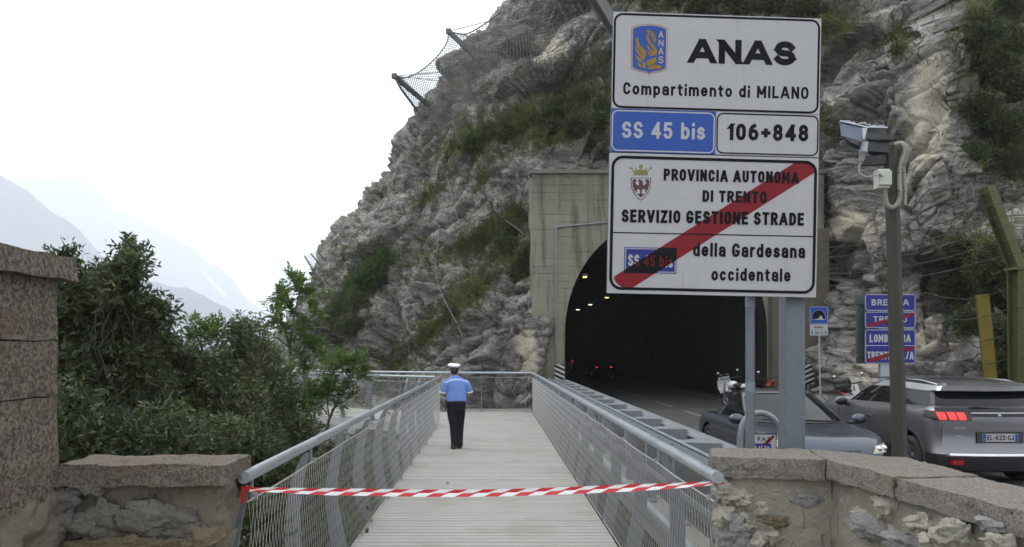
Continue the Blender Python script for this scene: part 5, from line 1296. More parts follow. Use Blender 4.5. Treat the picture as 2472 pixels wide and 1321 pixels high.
for pts, lab in (([(1247, 358), (1240, 400), (1236, 440)], 'pale steel cable hanging down the rock beside the top of the portal'),
                 ([(1098, 440), (1106, 480), (1113, 520)], 'short steel cable on the upper grey rock slab'),
                 ([(1082, 560), (1074, 600), (1076, 660), (1080, 740), (1095, 800), (1102, 830)], 'long steel cable hanging down the middle of the rock face'),
                 ([(968, 810), (970, 860), (985, 890), (1000, 915)], 'thin steel cable low on the rock above the railing'),
                 ([(1240, 520), (1262, 560), (1283, 600)], 'steel cable slanting across the rock to the portal edge')):
    m = MB().use(M_cable); q_ = [rockpt(u, v, .55) for u, v in pts[::2] + ([pts[-1]] if len(pts) % 2 == 0 else [])]; m.tube(catmull(q_, 6), .012, 5); tag(m.build('steel_cable'), lab, 'cable', 'cables on the rock face')

yl = 2.09 * F / (1167 - CV); xl = (1080 - CU) * yl / F
m = MB().use(simple('dead_leaf_brown', (.06, .04, .025), .9)); m.add([(xl - .02, yl, .004), (xl, yl - .05, .012), (xl + .03, yl + .01, .006), (xl, yl + .06, .016)], [(0, 1, 2, 3)], False)
tag(m.build('dead_leaf'), 'single dark dead leaf lying on the pale boardwalk boards', 'leaf')
# ================================================================== VEHICLES
def half_plan(yr, yf, w, rr, rf, br, bf, nR=9, nC=6, nS=34, nF=9):
    o = []
    for k in range(nR): x = (w - rr) * k / nR; o.append((x, yr + br * (x / w) ** 2))
    ye = yr + br * ((w - rr) / w) ** 2
    for k in range(nC): a = R(90 * k / nC); o.append((w - rr + rr * math.sin(a), ye + rr - rr * math.cos(a)))
    yfe = yf - bf * ((w - rf) / w) ** 2
    for k in range(nS): o.append((w, lerp(ye + rr, yfe - rf, k / nS)))
    for k in range(nC): a = R(90 * k / nC); o.append((w - rf + rf * math.cos(a), yfe - rf + rf * math.sin(a)))
    for k in range(nF + 1): x = (w - rf) * (1 - k / nF); o.append((x, yf - bf * (x / w) ** 2))
    return o
def split_mesh(me, names, parent, mats, matrix=None):
    """one object per material index of me"""
    out = {}
    vs = [v.co.copy() for v in me.vertices]
    for i, nm, sd in [(i, nm, sd) for i, nm in enumerate(names) for sd in ((-1, 1) if nm.startswith(('side_window', 'roof_trim')) else (0,))]:
        mp = {}; mb = MB().use(mats[i], True)
        fs = []
        for p in me.polygons:
            if p.material_index != i or sd * p.center.x < 0: continue
            fs.append([mp.setdefault(q, len(mp)) for q in p.vertices])
        if not fs: continue
        inv = [None] * len(mp)
        for a, b_ in mp.items(): inv[b_] = vs[a]
        mb.add(inv, fs, True); out.setdefault(nm, []).append(mb)
    return out
def smooth_by_angle(o, ang=35):
    me = o.data
    bm = bmesh.new(); bm.from_mesh(me)
    for e_ in bm.edges:
        e_.smooth = not (len(e_.link_faces) == 2 and e_.calc_face_angle(0) > R(ang))
    bm.to_mesh(me); bm.free()
def car_shell(rings, classify, slots, arches, parent):
    """closed shell from stacked plan rings; wheel arches cut out; one part per slot"""
    full = []
    for r_ in rings:
        h = half_plan(*r_['p'], **r_.get('kw', {})); zf = r_['z']; zf = zf if callable(zf) else (lambda x, y, z=zf: z)
        pts = [(x, y, zf(x, y)) for x, y in h] + [(-x, y, zf(x, y)) for x, y in h[-2:0:-1]]
        full.append(pts)
    n = len(full[0]); me = bpy.data.meshes.new('shell'); V = [p for r_ in full for p in r_]; Fc = []; mi = []
    for i in range(len(full) - 1):
        for k in range(n):
            f = (i * n + k, i * n + (k + 1) % n, (i + 1) * n + (k + 1) % n, (i + 1) * n + k)
            c = sum((Vector(V[q]) for q in f), Vector()) / 4; hk = k if k < n // 2 else n - 1 - k
            Fc.append(f); mi.append(slots.index(classify(i, hk, c)))
    Fc.append(tuple(range(n - 1, -1, -1))); mi.append(0)
    Fc.append(tuple((len(full) - 1) * n + k for k in range(n))); mi.append(slots.index(classify(len(full) - 1, 0, Vector((0, 0, 9)))))
    me.from_pydata(V, [], Fc); me.polygons.foreach_set('material_index', mi)
    for s_ in slots: me.materials.append(SLOTM[s_])
    bm = bmesh.new(); bm.from_mesh(me); bmesh.ops.recalc_face_normals(bm, faces=bm.faces[:]); bm.to_mesh(me); bm.free()
    o = bpy.data.objects.new('shell', me); C.objects.link(o); tmp = [o]
    for (y, z, r_, x0, x1) in arches:
        cb = MB().use(M_plastic); cb.tube([(x0, y, z), (x1, y, z)], r_, 40)
        c = cb.build('cutter'); tmp.append(c); c.data.materials.clear()
        for s_ in slots: c.data.materials.append(SLOTM[s_])
        c.data.polygons.foreach_set('material_index', [slots.index('wheel_well')] * len(c.data.polygons))
        md = o.modifiers.new('cut', 'BOOLEAN'); md.operation = 'DIFFERENCE'; md.solver = 'EXACT'; md.object = c
    bpy.context.view_layer.update()
    dg = bpy.context.evaluated_depsgraph_get(); ev = bpy.data.meshes.new_from_object(o.evaluated_get(dg))
    bv = BVHTree.FromPolygons([v.co.copy() for v in ev.vertices], [tuple(p.vertices) for p in ev.polygons])
    for c in tmp: bpy.data.objects.remove(c)
    res = split_mesh(ev, slots, parent, [SLOTM[s_] for s_ in slots])
    for nm, lst in res.items():
        for mb in lst:
            ob = mb.build(nm.split('#')[0], parent, local=True); smooth_by_angle(ob, 38)
    return bv
SLOTM = {}
def wheel(parent, x, y, r, w, side, rimmat):
    m = MB().use(M_rubber, True); prof = [(r * .64, -w / 2), (r * .93, -w / 2), (r, -w * .36), (r, w * .36), (r * .93, w / 2), (r * .64, w / 2)]; rings = []
    for k in range(36):
        a = 2 * math.pi * k / 36; rings.append([(x + d, y + q * math.cos(a), r + q * math.sin(a)) for q, d in prof])
    m.loft(rings + [rings[0]], True, (False, False)); wb = m.build('wheel', parent, local=True)
    m = MB().use(M_darkpaint); xo = x + side * w * .30
    m.tube([(x - side * w * .3, y, r), (xo - side * .03, y, r)], r * .64, 28)
    m.use(rimmat)
    rg = [(xo + side * .03, y + r * .62 * math.cos(a * .2244), r + r * .62 * math.sin(a * .2244)) for a in range(28)]
    m.tube(rg, .014, 6, closed=True)
    for k in range(5):
        a = 2 * math.pi * k / 5 + .3
        for da in (-.16, .16):
            m.prism([(xo + side * .005, y + r * .1 * math.cos(a + da), r + r * .1 * math.sin(a + da)), (xo + side * .005, y + r * .62 * math.cos(a + da * .7 - .05), r + r * .62 * math.sin(a + da * .7 - .05)), (xo + side * .005, y + r * .62 * math.cos(a + da * .7 + .05), r + r * .62 * math.sin(a + da * .7 + .05))], (side * .025, 0, 0))
    m.tube([(xo, y, r), (xo + side * .03, y, r)], r * .13, 14)
    m.build('rim', wb, local=True)
def patch(mb, bv, quad, nx, nz, org, off=.006, flat_=False):
    """surface patch: quad corners given on a plane, cast along org onto the shell"""
    d = Vector(org); Q = [Vector(q) for q in quad]; V = []
    for j in range(nz + 1):
        for i in range(nx + 1):
            u, w = i / nx, j / nz
            p = Q[0] * (1 - u) * (1 - w) + Q[1] * u * (1 - w) + Q[2] * u * w + Q[3] * (1 - u) * w
            h = bv.ray_cast(p, d)
            V.append((h[0] if h[0] is not None else p) - d * off)
    I = lambda i, j: j * (nx + 1) + i
    mb.add(V, [(I(i, j), I(i + 1, j), I(i + 1, j + 1), I(i, j + 1)) for j in range(nz) for i in range(nx)], True)
def seam(mb, bv, pts, org, r=.0065):
    d = Vector(org); q = []
    for a, b_ in zip(pts, pts[1:]):
        for k in range(6):
            p = Vector(a).lerp(Vector(b_), k / 6); h = bv.ray_cast(p, d)
            if h[0] is not None: q.append(h[0] - d * .0005)
    if len(q) > 1: mb.tube(q, r, 5)

# ---- grey SUV seen from behind
suv = thing('parked_suv', 'grey metallic SUV with lit red tail lamps seen from behind', 'car', (7.41, 13.02, RZ))
SLOTM.update(body=M_suv, wheel_well=M_plastic, bumper=M_darkpaint, rear_window=M_glass, tailgate_panel=M_glass, roof=mk_paint('roof_paint', (.06, .06, .07), .3, .5), roof_trim=M_silver, window_frame=M_plastic, windscreen=M_glass)
for q in '123': SLOTM['side_window#' + q] = M_glass
hoodz = lambda z0, dr: (lambda x, y: z0 + .025 * (1 - y) * (y < 1) - (dr * ((y - .85) / 1.35) ** 2 if y > .85 else 0))
RG = [dict(p=(-1.9, 1.95, .76, .2, .3, .1, .2), z=.20), dict(p=(-2.10, 2.12, .86, .22, .35, .12, .25), z=.25), dict(p=(-2.20, 2.20, .905, .22, .4, .13, .3), z=.40), dict(p=(-2.215, 2.215, .915, .22, .42, .13, .3), z=.50),
      dict(p=(-2.18, 2.21, .918, .22, .42, .13, .3), z=.535), dict(p=(-2.14, 2.20, .922, .22, .42, .13, .3), z=.62), dict(p=(-2.125, 2.18, .925, .22, .42, .13, .3), z=.80), dict(p=(-2.14, 2.16, .930, .20, .42, .13, .3), z=.93), dict(p=(-2.135, 2.14, .930, .20, .42, .13, .3), z=hoodz(.965, .05)),
      dict(p=(-2.09, 2.05, .905, .18, .42, .13, .3), z=hoodz(1.06, .16)), dict(p=(-2.04, 1.98, .875, .18, .42, .13, .3), z=hoodz(1.10, .17)),
      dict(p=(-2.01, .98, .845, .16, .35, .13, .2), z=lambda x, y: 1.115 + .025 * (1 - y)), dict(p=(-1.93, .68, .80, .15, .3, .13, .2), z=lambda x, y: 1.27 + .012 * (1 - y)), dict(p=(-1.82, .36, .745, .15, .28, .12, .2), z=lambda x, y: 1.43 - .03 * abs(y + .6)),
      dict(p=(-1.96, .30, .735, .12, .28, .12, .2), z=lambda x, y: 1.455 - .03 * abs(y + .6)), dict(p=(-1.93, .12, .69, .12, .28, .12, .2), z=lambda x, y: 1.525 - .035 * abs(y + .6)),
      dict(p=(-1.75, -.05, .60, .12, .25, .1, .2), z=lambda x, y: 1.575 - .035 * abs(y + .6)), dict(p=(-1.5, -.3, .40, .1, .2, .1, .1), z=lambda x, y: 1.60 - .03 * abs(y + .6))]
def cls(i, k, c):
    rear = k < 12; front = k >= 49
    if i <= 2: return 'bumper'
    if i in (8, 9) and rear and abs(c.x) < .88: return 'tailgate_panel'
    if i in (11, 12):
        if rear: return 'rear_window'
        if front: return 'windscreen'
        if c.y > .45 - (c.z - 1.1) * .8: return 'window_frame'
        if abs(c.y + .12) < .05 or abs(c.y + 1.02) < .035 or c.y < -1.72 - (c.z - 1.3) * -.5: return 'window_frame'
        return 'side_window#' + ('1' if c.y > -.1 else '2' if c.y > -1.0 else '3')
    if i == 13: return 'roof_trim' if not (rear or front) else 'roof'
    if i >= 14: return 'roof_trim' if i == 14 and not front and k > 11 and c.z < 2 else 'roof'
    return 'body'
bvS = car_shell(RG, cls, ['body', 'wheel_well', 'bumper', 'rear_window', 'tailgate_panel', 'roof', 'roof_trim', 'window_frame', 'windscreen', 'side_window#1', 'side_window#2', 'side_window#3'],
                [(y, .36, .42, x0, x1) for y in (-1.36, 1.33) for x0, x1 in ((-1.2, -.60), (.60, 1.2))], suv)
for sx in (-1, 1):
    for y in (-1.36, 1.33): wheel(suv, sx * .80, y, .345, .225, sx, M_silver)
    m = MB().use(M_tailsmoke, True); patch(m, bvS, [(sx * .40, -4, .985), (sx * .90, -4, .985), (sx * .90, -4, 1.125), (sx * .40, -4, 1.10)], 16, 5, (0, 1, 0), .008)
    patch(m, bvS, [(sx * 3, -2.08, .985), (sx * 3, -1.80, 1.03), (sx * 3, -1.78, 1.13), (sx * 3, -2.06, 1.125)], 8, 4, (-sx, 0, 0), .008)
    tl = m.build('tail_light', suv, local=True)
    for x0, x1 in ((.835, .735), (.70, .60), (.575, .475)):
        m = MB().use(M_tail, True); patch(m, bvS, [(sx * x0, -4, 1.0), (sx * x1, -4, 1.0), (sx * (x1 + .02), -4, 1.105), (sx * (x0 + .02), -4, 1.11)], 4, 4, (0, 1, 0), .016); m.build('light_claw', tl, local=True)
    m = MB().use(M_suv, True); m.sphere((sx * 1.03, .62, 1.10), (.12, .07, .085)); m.use(M_plastic); m.box((sx * .86 - .08, .58, 1.02), (sx * .86 + .08, .68, 1.06)); m.sphere((sx * 1.03, .60, 1.10), (.105, .062, .072)); m.build('wing_mirror', suv, local=True)
    for y in (-.05, -1.05):
        h = bvS.ray_cast(Vector((sx * 3, y - .25, .93)), Vector((-sx, 0, 0)))[0]
        if h is None: continue
        m = MB().use(M_suv); m.box((h.x - .014, h.y - .02, h.z - .03), (h.x + .014, h.y + .20, h.z + .005), bev=.008)
        m.use(M_chrome); m.box((h.x - .018, h.y - .018, h.z - .034), (h.x + .018, h.y + .198, h.z - .028)); m.build('door_handle', suv, local=True)
    m = MB().use(M_plastic)
    for pts in ([(sx * 3, .80, .45), (sx * 3, .95, .70), (sx * 3, .90, 1.02)], [(sx * 3, -.20, .40), (sx * 3, -.16, 1.05)], [(sx * 3, -.95, .52), (sx * 3, -.97, .80), (sx * 3, -1.25, 1.05)], [(sx * 3, .8, .42), (sx * 3, -.9, .42)]): seam(m, bvS, pts, (-sx, 0, 0))
    seam(m, bvS, [(sx * .80, -4, .66), (sx * .79, -4, .98)], (0, 1, 0)); m.build('panel_gap', suv, local=True)
    m = MB().use(M_plastic, True); pts_ = []
    m.tube([(sx * .915, -1.36 + .44 * math.cos(R(a)), .36 + .44 * math.sin(R(a))) for a in range(-5, 190, 8)], .035, 6, flat=.5); m.build('arch_trim', suv, local=True)
    m = MB().use(M_chrome, True); m.tube([(sx * .62, 0.2, 1.54), (sx * .66, -.4, 1.565), (sx * .66, -1.3, 1.55), (sx * .65, -1.7, 1.50)], .016, 8); m.build('roof_rail', suv, local=True)
    m = MB().use(M_taildark); m.box((sx * .66 - .08, -2.222, .36), (sx * .66 + .08, -2.15, .42)); m.build('rear_reflector', suv, local=True)
m = MB().use(M_chrome); patch(m, bvS, [(-.80, -4, .475), (.80, -4, .475), (.72, -4, .515), (-.72, -4, .515)], 24, 2, (0, 1, 0), .012); m.build('bumper_trim', suv, local=True)
m = MB().use(M_chrome); patch(m, bvS, [(-.40, -4, 1.098), (.40, -4, 1.098), (.40, -4, 1.106), (-.40, -4, 1.106)], 10, 1, (0, 1, 0), .010); m.build('tailgate_trim', suv, local=True)
m = MB().use(M_plastic); m.box((-.34, -2.138, .665), (.34, -2.10, .83)); m.build('plate_recess', suv, local=True)
fr = lambda x, z, l: Vector((x, -2.142 - l, z))
b = Board(None, fr, 1); b.slab(M_white, -.262, .688, .262, .803, .012, M_plastic)
for x0 in (-.258, .212): b.poly2(M_blue, [(x0, .692), (x0 + .046, .692), (x0 + .046, .799), (x0, .799)], .0015)
b.px = lambda u, v: (u, v); b.text(M_black, 'EL-622-CJ', (-.195, .7455), (.195, .7455), .074, .002, .02)
b.text(M_white, 'F', (-.243, .715), (-.227, .715), .025, .003, 0); b.mb.build('number_plate', suv, local=True)
m = MB().use(M_plastic, True); m.tube([(.03, -2.05, 1.165), (-.1, -2.055, 1.17), (-.38, -2.03, 1.195)], .012, 6); m.sphere((.03, -2.05, 1.165), .03); m.build('rear_wiper', suv, local=True)
# small standing-lion badge and the chrome script beside the plate
LION = [(-.01, .055), (.012, .05), (.026, .03), (.018, .018), (.03, .0), (.042, .012), (.046, -.004), (.028, -.02), (.034, -.046), (.02, -.05), (.012, -.022), (.0, -.012), (-.016, -.03), (-.012, -.052), (-.028, -.052), (-.028, -.022), (-.012, .004), (-.03, .01), (-.04, -.004), (-.044, .014), (-.022, .028), (-.024, .044)]
m = MB().use(M_chrome); m.prism([(x, -2.128, 1.035 + z) for x, z in LION], (0, .006, 0)); m.build('badge', suv, local=True)
b = Board(lambda u, v: (u, v), lambda x, z, l: Vector((x, -2.120 - l, z)), 1); b.text(M_chrome, '3008', (-.66, .885), (-.50, .885), .035, .004, .03)
b.poly2(M_chrome, [(-.65, .765), (-.60, .775), (-.55, .76), (-.56, .752), (-.60, .765), (-.64, .757)], .004); b.mb.build('model_script', suv, local=True)

# ---- slate blue coupe coming out of the tunnel, seen from the front
cpe = thing('coupe_car', 'low slate blue coupe facing the camera in the lane beside the guardrail', 'car', (4.93, 12.75, RZ), rz=math.pi)
SLOTM['body'] = M_slate; SLOTM['roof'] = simple('black_roof', (.025, .026, .03), .3, 0, .1); SLOTM['bumper'] = M_slate
hz2 = lambda z0, dr: (lambda x, y: z0 + (.025 * max(0, 1 - (x / .8) ** 2) if y > .9 else 0) - (dr * max(0, (y - .75) / 1.4) ** 1.6))
RG = [dict(p=(-1.9, 1.9, .74, .2, .3, .1, .25), z=.17), dict(p=(-2.08, 2.1, .83, .3, .42, .15, .30), z=.24), dict(p=(-2.16, 2.17, .875, .3, .46, .16, .32), z=.40), dict(p=(-2.17, 2.165, .89, .3, .46, .16, .32), z=.52),
      dict(p=(-2.14, 2.13, .895, .3, .46, .16, .32), z=hz2(.64, .05)), dict(p=(-2.08, 2.07, .885, .3, .46, .16, .32), z=hz2(.74, .10)), dict(p=(-2.0, 2.0, .865, .3, .46, .16, .30), z=hz2(.80, .12)), dict(p=(-1.9, 1.88, .83, .3, .46, .16, .30), z=hz2(.835, .125)),
      dict(p=(-1.5, 1.45, .79, .3, .46, .16, .28), z=hz2(.85, .10)), dict(p=(-1.35, 1.02, .765, .3, .40, .1, .26), z=.862), dict(p=(-1.0, .56, .69, .28, .38, .1, .24), z=1.08), dict(p=(-.62, .14, .60, .26, .34, .08, .20), z=1.28),
      dict(p=(-.55, .06, .58, .26, .34, .08, .2), z=1.312), dict(p=(-.42, -.04, .51, .2, .3, .05, .18), z=1.35), dict(p=(-.3, -.15, .3, .1, .15, .03, .1), z=1.368)]
def cls2(i, k, c):
    rear = k < 12; front = k >= 51
    if i in (9, 10):
        if front: return 'windscreen'
        if rear: return 'rear_window'
        if k in (50, 49, 48) or c.y < -.75: return 'body'
        return 'side_window#1'
    if i == 11 and (front): return 'body'
    if i >= 11: return 'roof'
    return 'body'
bvC = car_shell(RG, cls2, ['body', 'wheel_well', 'rear_window', 'roof', 'windscreen', 'side_window#1'], [(y, .32, .37, x0, x1) for y in (-1.28, 1.28) for x0, x1 in ((-1.2, -.58), (.58, 1.2))], cpe)
for sx in (-1, 1):
    for y in (-1.28, 1.28): wheel(cpe, sx * .77, y, .315, .215, sx, M_silver)
    m = MB().use(M_headlamp, True); patch(m, bvC, [(sx * .52, 4, .54), (sx * .86, 4, .55), (sx * .84, 4, .67), (sx * .58, 4, .64)], 10, 6, (0, -1, 0), .008)
    hl = m.build('headlight', cpe, local=True)
    m = MB().use(M_chrome, True)
    for x in (.64, .76):
        h = bvC.ray_cast(Vector((sx * x, 4, .60)), Vector((0, -1, 0)))[0]
        if h: m.sphere((h.x, h.y + .0, h.z), (.045, .03, .045), 12, 7)
    m.build('reflector', hl, local=True)
    m = MB().use(M_slate, True); m.sphere((sx * .99, .70, .915), (.125, .075, .085)); m.use(M_plastic); m.tube([(sx * .80, .74, .86), (sx * .95, .71, .88)], [.03, .035], 8); m.sphere((sx * .99, .685, .915), (.11, .068, .072)); m.build('wing_mirror', cpe, local=True)
    m = MB().use(M_plastic); seam(m, bvC, [(sx * .70, 1.9, 3), (sx * .70, 1.1, 3)], (0, 0, -1), .005); m.build('panel_gap', cpe, local=True)
m = MB().use(M_plastic)
for x0, x1 in ((-.55, .1), (.0, .6)): m.tube([bvC.ray_cast(Vector((x0 + (x1 - x0) * f_, 4, .895 + .02 * f_)), Vector((0, -1, 0)))[0] + Vector((0, .012, .004)) for f_ in (0, .25, .5, .75, 1)], .008, 5)
m.build('windscreen_wiper', cpe, local=True)
m = MB().use(M_plastic, True)
for pts in ([(-.73, 4, .872), (-.35, 4, .872), (0, 4, .872), (.35, 4, .872), (.73, 4, .872)], [(-.54, 4, 1.285), (0, 4, 1.29), (.54, 4, 1.285)], [(-.755, 4, .88), (-.68, 4, 1.06), (-.585, 4, 1.27)], [(.755, 4, .88), (.68, 4, 1.06), (.585, 4, 1.27)]): seam(m, bvC, pts, (0, -1, 0), .016)
m.build('windscreen_trim', cpe, local=True)
m = MB().use(M_plastic); patch(m, bvC, [(-.62, 4, .28), (.62, 4, .28), (.66, 4, .40), (-.66, 4, .40)], 12, 3, (0, -1, 0), .006); patch(m, bvC, [(-.30, 4, .54), (.30, 4, .54), (.33, 4, .59), (-.33, 4, .59)], 10, 2, (0, -1, 0), .006); m.build('grille', cpe, local=True)
m = MB().use(M_white); patch(m, bvC, [(-.26, 4, .43), (.26, 4, .43), (.26, 4, .54), (-.26, 4, .54)], 6, 2, (0, -1, 0), .012); m.build('number_plate', cpe, local=True)

# ---- motorcycles in the lay-by
def motorcycle(name, label, loc, rz, lean, paint, topcase=False, fairing=True, scooter=False, group='motorbikes by the tunnel mouth'):
    """local frame: forward +Y"""
    t = thing(name, label, 'motorcycle', loc, group, rz); t.rotation_euler = (0, lean, rz)
    r = .23 if scooter else .31; wb = .66 if scooter else .72
    for nm, y in (('front_wheel', wb), ('rear_wheel', -wb)):
        m = MB().use(M_rubber, True); m.tube([(0, y + (r - .06) * math.cos(a * .2618), r + (r - .06) * math.sin(a * .2618)) for a in range(24)], .062, 8, closed=True)
        w = m.build(nm, t, local=True); m = MB().use(M_silver, True); m.tube([(0, y + (r - .11) * math.cos(a * .2618), r + (r - .11) * math.sin(a * .2618)) for a in range(24)], .02, 6, closed=True)
        for k in range(5): m.tube([(0, y, r), (0, y + (r - .11) * math.cos(k * 1.2566), r + (r - .11) * math.sin(k * 1.2566))], .014, 5)
        m.tube([(-.05, y, r), (.05, y, r)], .04, 10); m.build('rim', w, local=True)
    m = MB().use(M_plastic, True)
    m.sphere((0, .02, .45), (.17, .30, .20)); m.box((-.13, -.25, .30), (.13, .32, .52), bev=.04); m.tube([(0, -.1, .5), (0, -wb, r)], .05, 8); m.tube([(0, -.2, .60), (0, .4, .75)], .05, 8); m.build('engine', t, local=True)
    m = MB().use(M_silver, True)
    for s_ in (-.09, .09): m.tube([(s_, wb, r), (s_, wb - .22, .98)], .025, 8)
    m.build('fork', t, local=True)
    m = MB().use(paint, True)
    if scooter:
        m.loft([[(x, .42 + .05 * (1 - (x / .24) ** 2), z) for x in (-.24, -.12, 0, .12, .24)] for z in (.35, .6, .8)] + [[(x * .8, .50, 1.02) for x in (-.24, -.12, 0, .12, .24)]], False, (False, False)); m.sphere((0, -.42, .62), (.19, .42, .16)); m.box((-.17, -.2, .28), (.17, .42, .34), bev=.03)
    else:
        m.sphere((0, .16, .86), (.155, .28, .13)); m.sphere((0, -.55, .84), (.12, .36, .08))
        m.tube([(0, wb + .18, r + .26), (0, wb, r + .34), (0, wb - .2, r + .30)], [.05, .075, .06], 8, flat=.5)
    m.build('bodywork', t, local=True)
    if fairing:
        m = MB().use(paint, True); prof = [[(x * k_, .48 + (.30 - .9 * x * x) * k_, z) for x in (-.26, -.18, -.09, 0, .09, .18, .26)] for z, k_ in ((.55, .8), (.75, 1), (.95, 1.0), (1.10, .8), (1.2, .55))]
        m.loft(prof, False, (False, False)); m.build('fairing', t, local=True)
        m = MB().use(M_glass, True); m.loft([[(x * k_, .42 + (.26 - .9 * x * x) * k_, z) for x in (-.2, -.1, 0, .1, .2)] for z, k_ in ((1.12, 1.0), (1.3, .7))], False, (False, False)); m.build('windshield', t, local=True)
    m = MB().use(M_rubber, True); m.sphere((0, -.30, .86), (.16, .40, .07)); m.build('seat', t, local=True)
    m = MB().use(M_plastic, True); m.tube([(-.38, .22, 1.08), (-.2, .36, 1.06), (0, .40, 1.05), (.2, .36, 1.06), (.38, .22, 1.08)], .017, 7); m.build('handlebar', t, local=True)
    for s_ in (-1, 1):
        m = MB().use(M_plastic, True); m.tube([(s_ * .28, .32, 1.07), (s_ * .36, .36, 1.26)], .008, 5); m.sphere((s_ * .37, .355, 1.30), (.06, .02, .045)); m.use(M_chrome); m.sphere((s_ * .37, .343, 1.30), (.052, .015, .038)); m.build('mirror', t, local=True)
    m = MB().use(M_taildark, True); m.box((-.07, -.93, .80), (.07, -.86, .86), bev=.01); m.build('tail_light', t, local=True)
    m = MB().use(M_plastic); m.box((-.02, -.97, .45), (.02, -.85, .78)); m.use(M_white); m.box((-.09, -.99, .48), (.09, -.972, .66)); m.build('number_plate', t, local=True)
    m = MB().use(M_chrome, True); m.tube([(.16, .15, .35), (.18, -.3, .33), (.2, -.85, .48)], [.03, .045, .055], 10); m.build('exhaust', t, local=True)
    m = MB().use(M_plastic); m.tube([(-.1, -.05, .3), (-.28, .02, .0)], .014, 6); m.build('side_stand', t, local=True)
    if topcase:
        m = MB().use(M_plastic, True); m.loft([[(.24 * math.cos(a * .3142) * k_, -.72 + .2 * math.sin(a * .3142) * k_, z) for a in range(20)] for z, k_ in ((.92, .75), (.96, .95), (1.08, 1.0), (1.085, .95), (1.10, 1.0), (1.18, .96), (1.25, .75))], True, (True, True)); m.build('top_case', t, local=True)
    return t
c = P(1783, 0, 25.4); motorcycle('motorcycle', 'white faired motorcycle standing at the dark tunnel mouth', (c.x, 25.4, RZ), R(12), R(-9), M_whitepaint)
c = P(1868, 0, 26.2); motorcycle('motorcycle', 'red and black motorcycle half hidden between the two grey posts', (c.x, 26.2, RZ), R(-25), R(-8), M_redpaint, fairing=False)
c = P(2058, 0, 21.5); motorcycle('scooter', 'white scooter with a round black top case by the rock, behind the SUV', (c.x, 21.5, RZ), R(-35), R(-8), M_whitepaint, True, False, True)
# ---- distant traffic inside the tunnel: only the tail lamps tell
c = P(1457.5, 887, 54.0)
far = thing('distant_car', 'dark car deep in the tunnel with two small red tail lamps', 'car', (c.x, 56, RZ))
M_unlitpaint = simple('unlit_dark_paint', (.008, .008, .009), .6, 0, .1, spec=.1)  # tunnel darkness put into the body colour, so the car hardly shows
SLOTM['body'] = M_unlitpaint; SLOTM['bumper'] = M_darkpaint; SLOTM['roof'] = M_darkpaint; SLOTM['roof_trim'] = M_darkpaint
def cls3(i, k, c): r_ = cls(i, k, c); return 'body' if r_ in ('tailgate_panel', 'roof', 'roof_trim', 'bumper') else r_
RGS = [dict(p=(-1.9, 1.95, .76, .2, .3, .1, .2), z=.20), dict(p=(-2.10, 2.12, .80, .22, .35, .12, .25), z=.25), dict(p=(-2.15, 2.15, .85, .22, .4, .13, .3), z=.45), dict(p=(-2.15, 2.15, .86, .22, .4, .13, .3), z=.7), dict(p=(-2.08, 2.0, .84, .22, .4, .13, .3), z=.92),
       dict(p=(-1.9, .95, .80, .22, .4, .13, .3), z=.96), dict(p=(-1.6, .4, .70, .22, .4, .13, .3), z=1.22), dict(p=(-1.4, .1, .62, .2, .3, .1, .2), z=1.40), dict(p=(-1.1, -.2, .4, .1, .2, .1, .2), z=1.45)]
def cls4(i, k, c):
    if i == 5: return 'rear_window' if k < 12 else 'windscreen' if k > 50 else 'side_window#1'
    return 'body'
bvF = car_shell(RGS, cls4, ['body', 'wheel_well', 'rear_window', 'windscreen', 'side_window#1'], [], far)
for sx in (-1, 1):
    m = MB().use(M_redlamp); m.box((sx * .52 - .045, -2.16, .78), (sx * .52 + .045, -2.08, .84)); m.build('tail_light', far, local=True)
    for y in (-1.3, 1.3): wheel(far, sx * .74, y, .31, .2, sx, M_silver)
c = P(1380, 872, 80.0)
fm = motorcycle('distant_motorcycle', 'dark motorcycle deep in the tunnel showing one red tail lamp', (c.x, 80, RZ), 0, 0, M_darkpaint, fairing=False, group=None)
m = MB().use(M_redlamp); m.sphere((0, -1.0, H - RZ - 26 * 80 / F), .05, 8, 6); m.build('rear_lamp', fm, local=True)

# ================================================================== POLICE OFFICER
def remesh(mb, voxel, name, mat, parent, it=4):
    o = mb.build('tmp'); md = o.modifiers.new('r', 'REMESH'); md.mode = 'VOXEL'; md.voxel_size = voxel
    sm = o.modifiers.new('s', 'SMOOTH'); sm.iterations = it; sm.factor = .5
    bpy.context.view_layer.update(); dg = bpy.context.evaluated_depsgraph_get(); me = bpy.data.meshes.new_from_object(o.evaluated_get(dg)); bpy.data.objects.remove(o)
    me.materials.clear(); me.materials.append(mat); me.name = name
    w = wloc(parent) if parent is not None else Vector()
    for v in me.vertices: v.co -= w
    me.polygons.foreach_set('use_smooth', [True] * len(me.polygons))
    q = bpy.data.objects.new(name, me); C.objects.link(q)
    if parent is not None: q.parent = parent
    return q
ox, oy = -.775, 15.9
def E(x, y, z, rx, ry, n=22, rot=0.0):
    return [(ox + x + rx * math.cos(a) * math.cos(rot) - ry * math.sin(a) * math.sin(rot), oy + y + rx * math.cos(a) * math.sin(rot) + ry * math.sin(a) * math.cos(rot), z) for a in (2 * math.pi * k / n for k in range(n))]
def W(*p): return (ox + p[0], oy + p[1], p[2])
off = thing('person', 'police officer from behind in a blue short sleeved shirt, black trousers and white cap', 'person', (ox, oy, 0))
m = MB()
m.loft([E(0, 0, .90, .16, .115), E(0, 0, 1.0, .165, .115), E(0, 0, 1.15, .165, .115), E(0, .0, 1.3, .18, .115), E(0, 0, 1.42, .185, .10), E(-.01, .0, 1.50, .10, .075), E(-.015, .0, 1.53, .06, .06), E(-.03, .02, 1.62, .055, .058)])
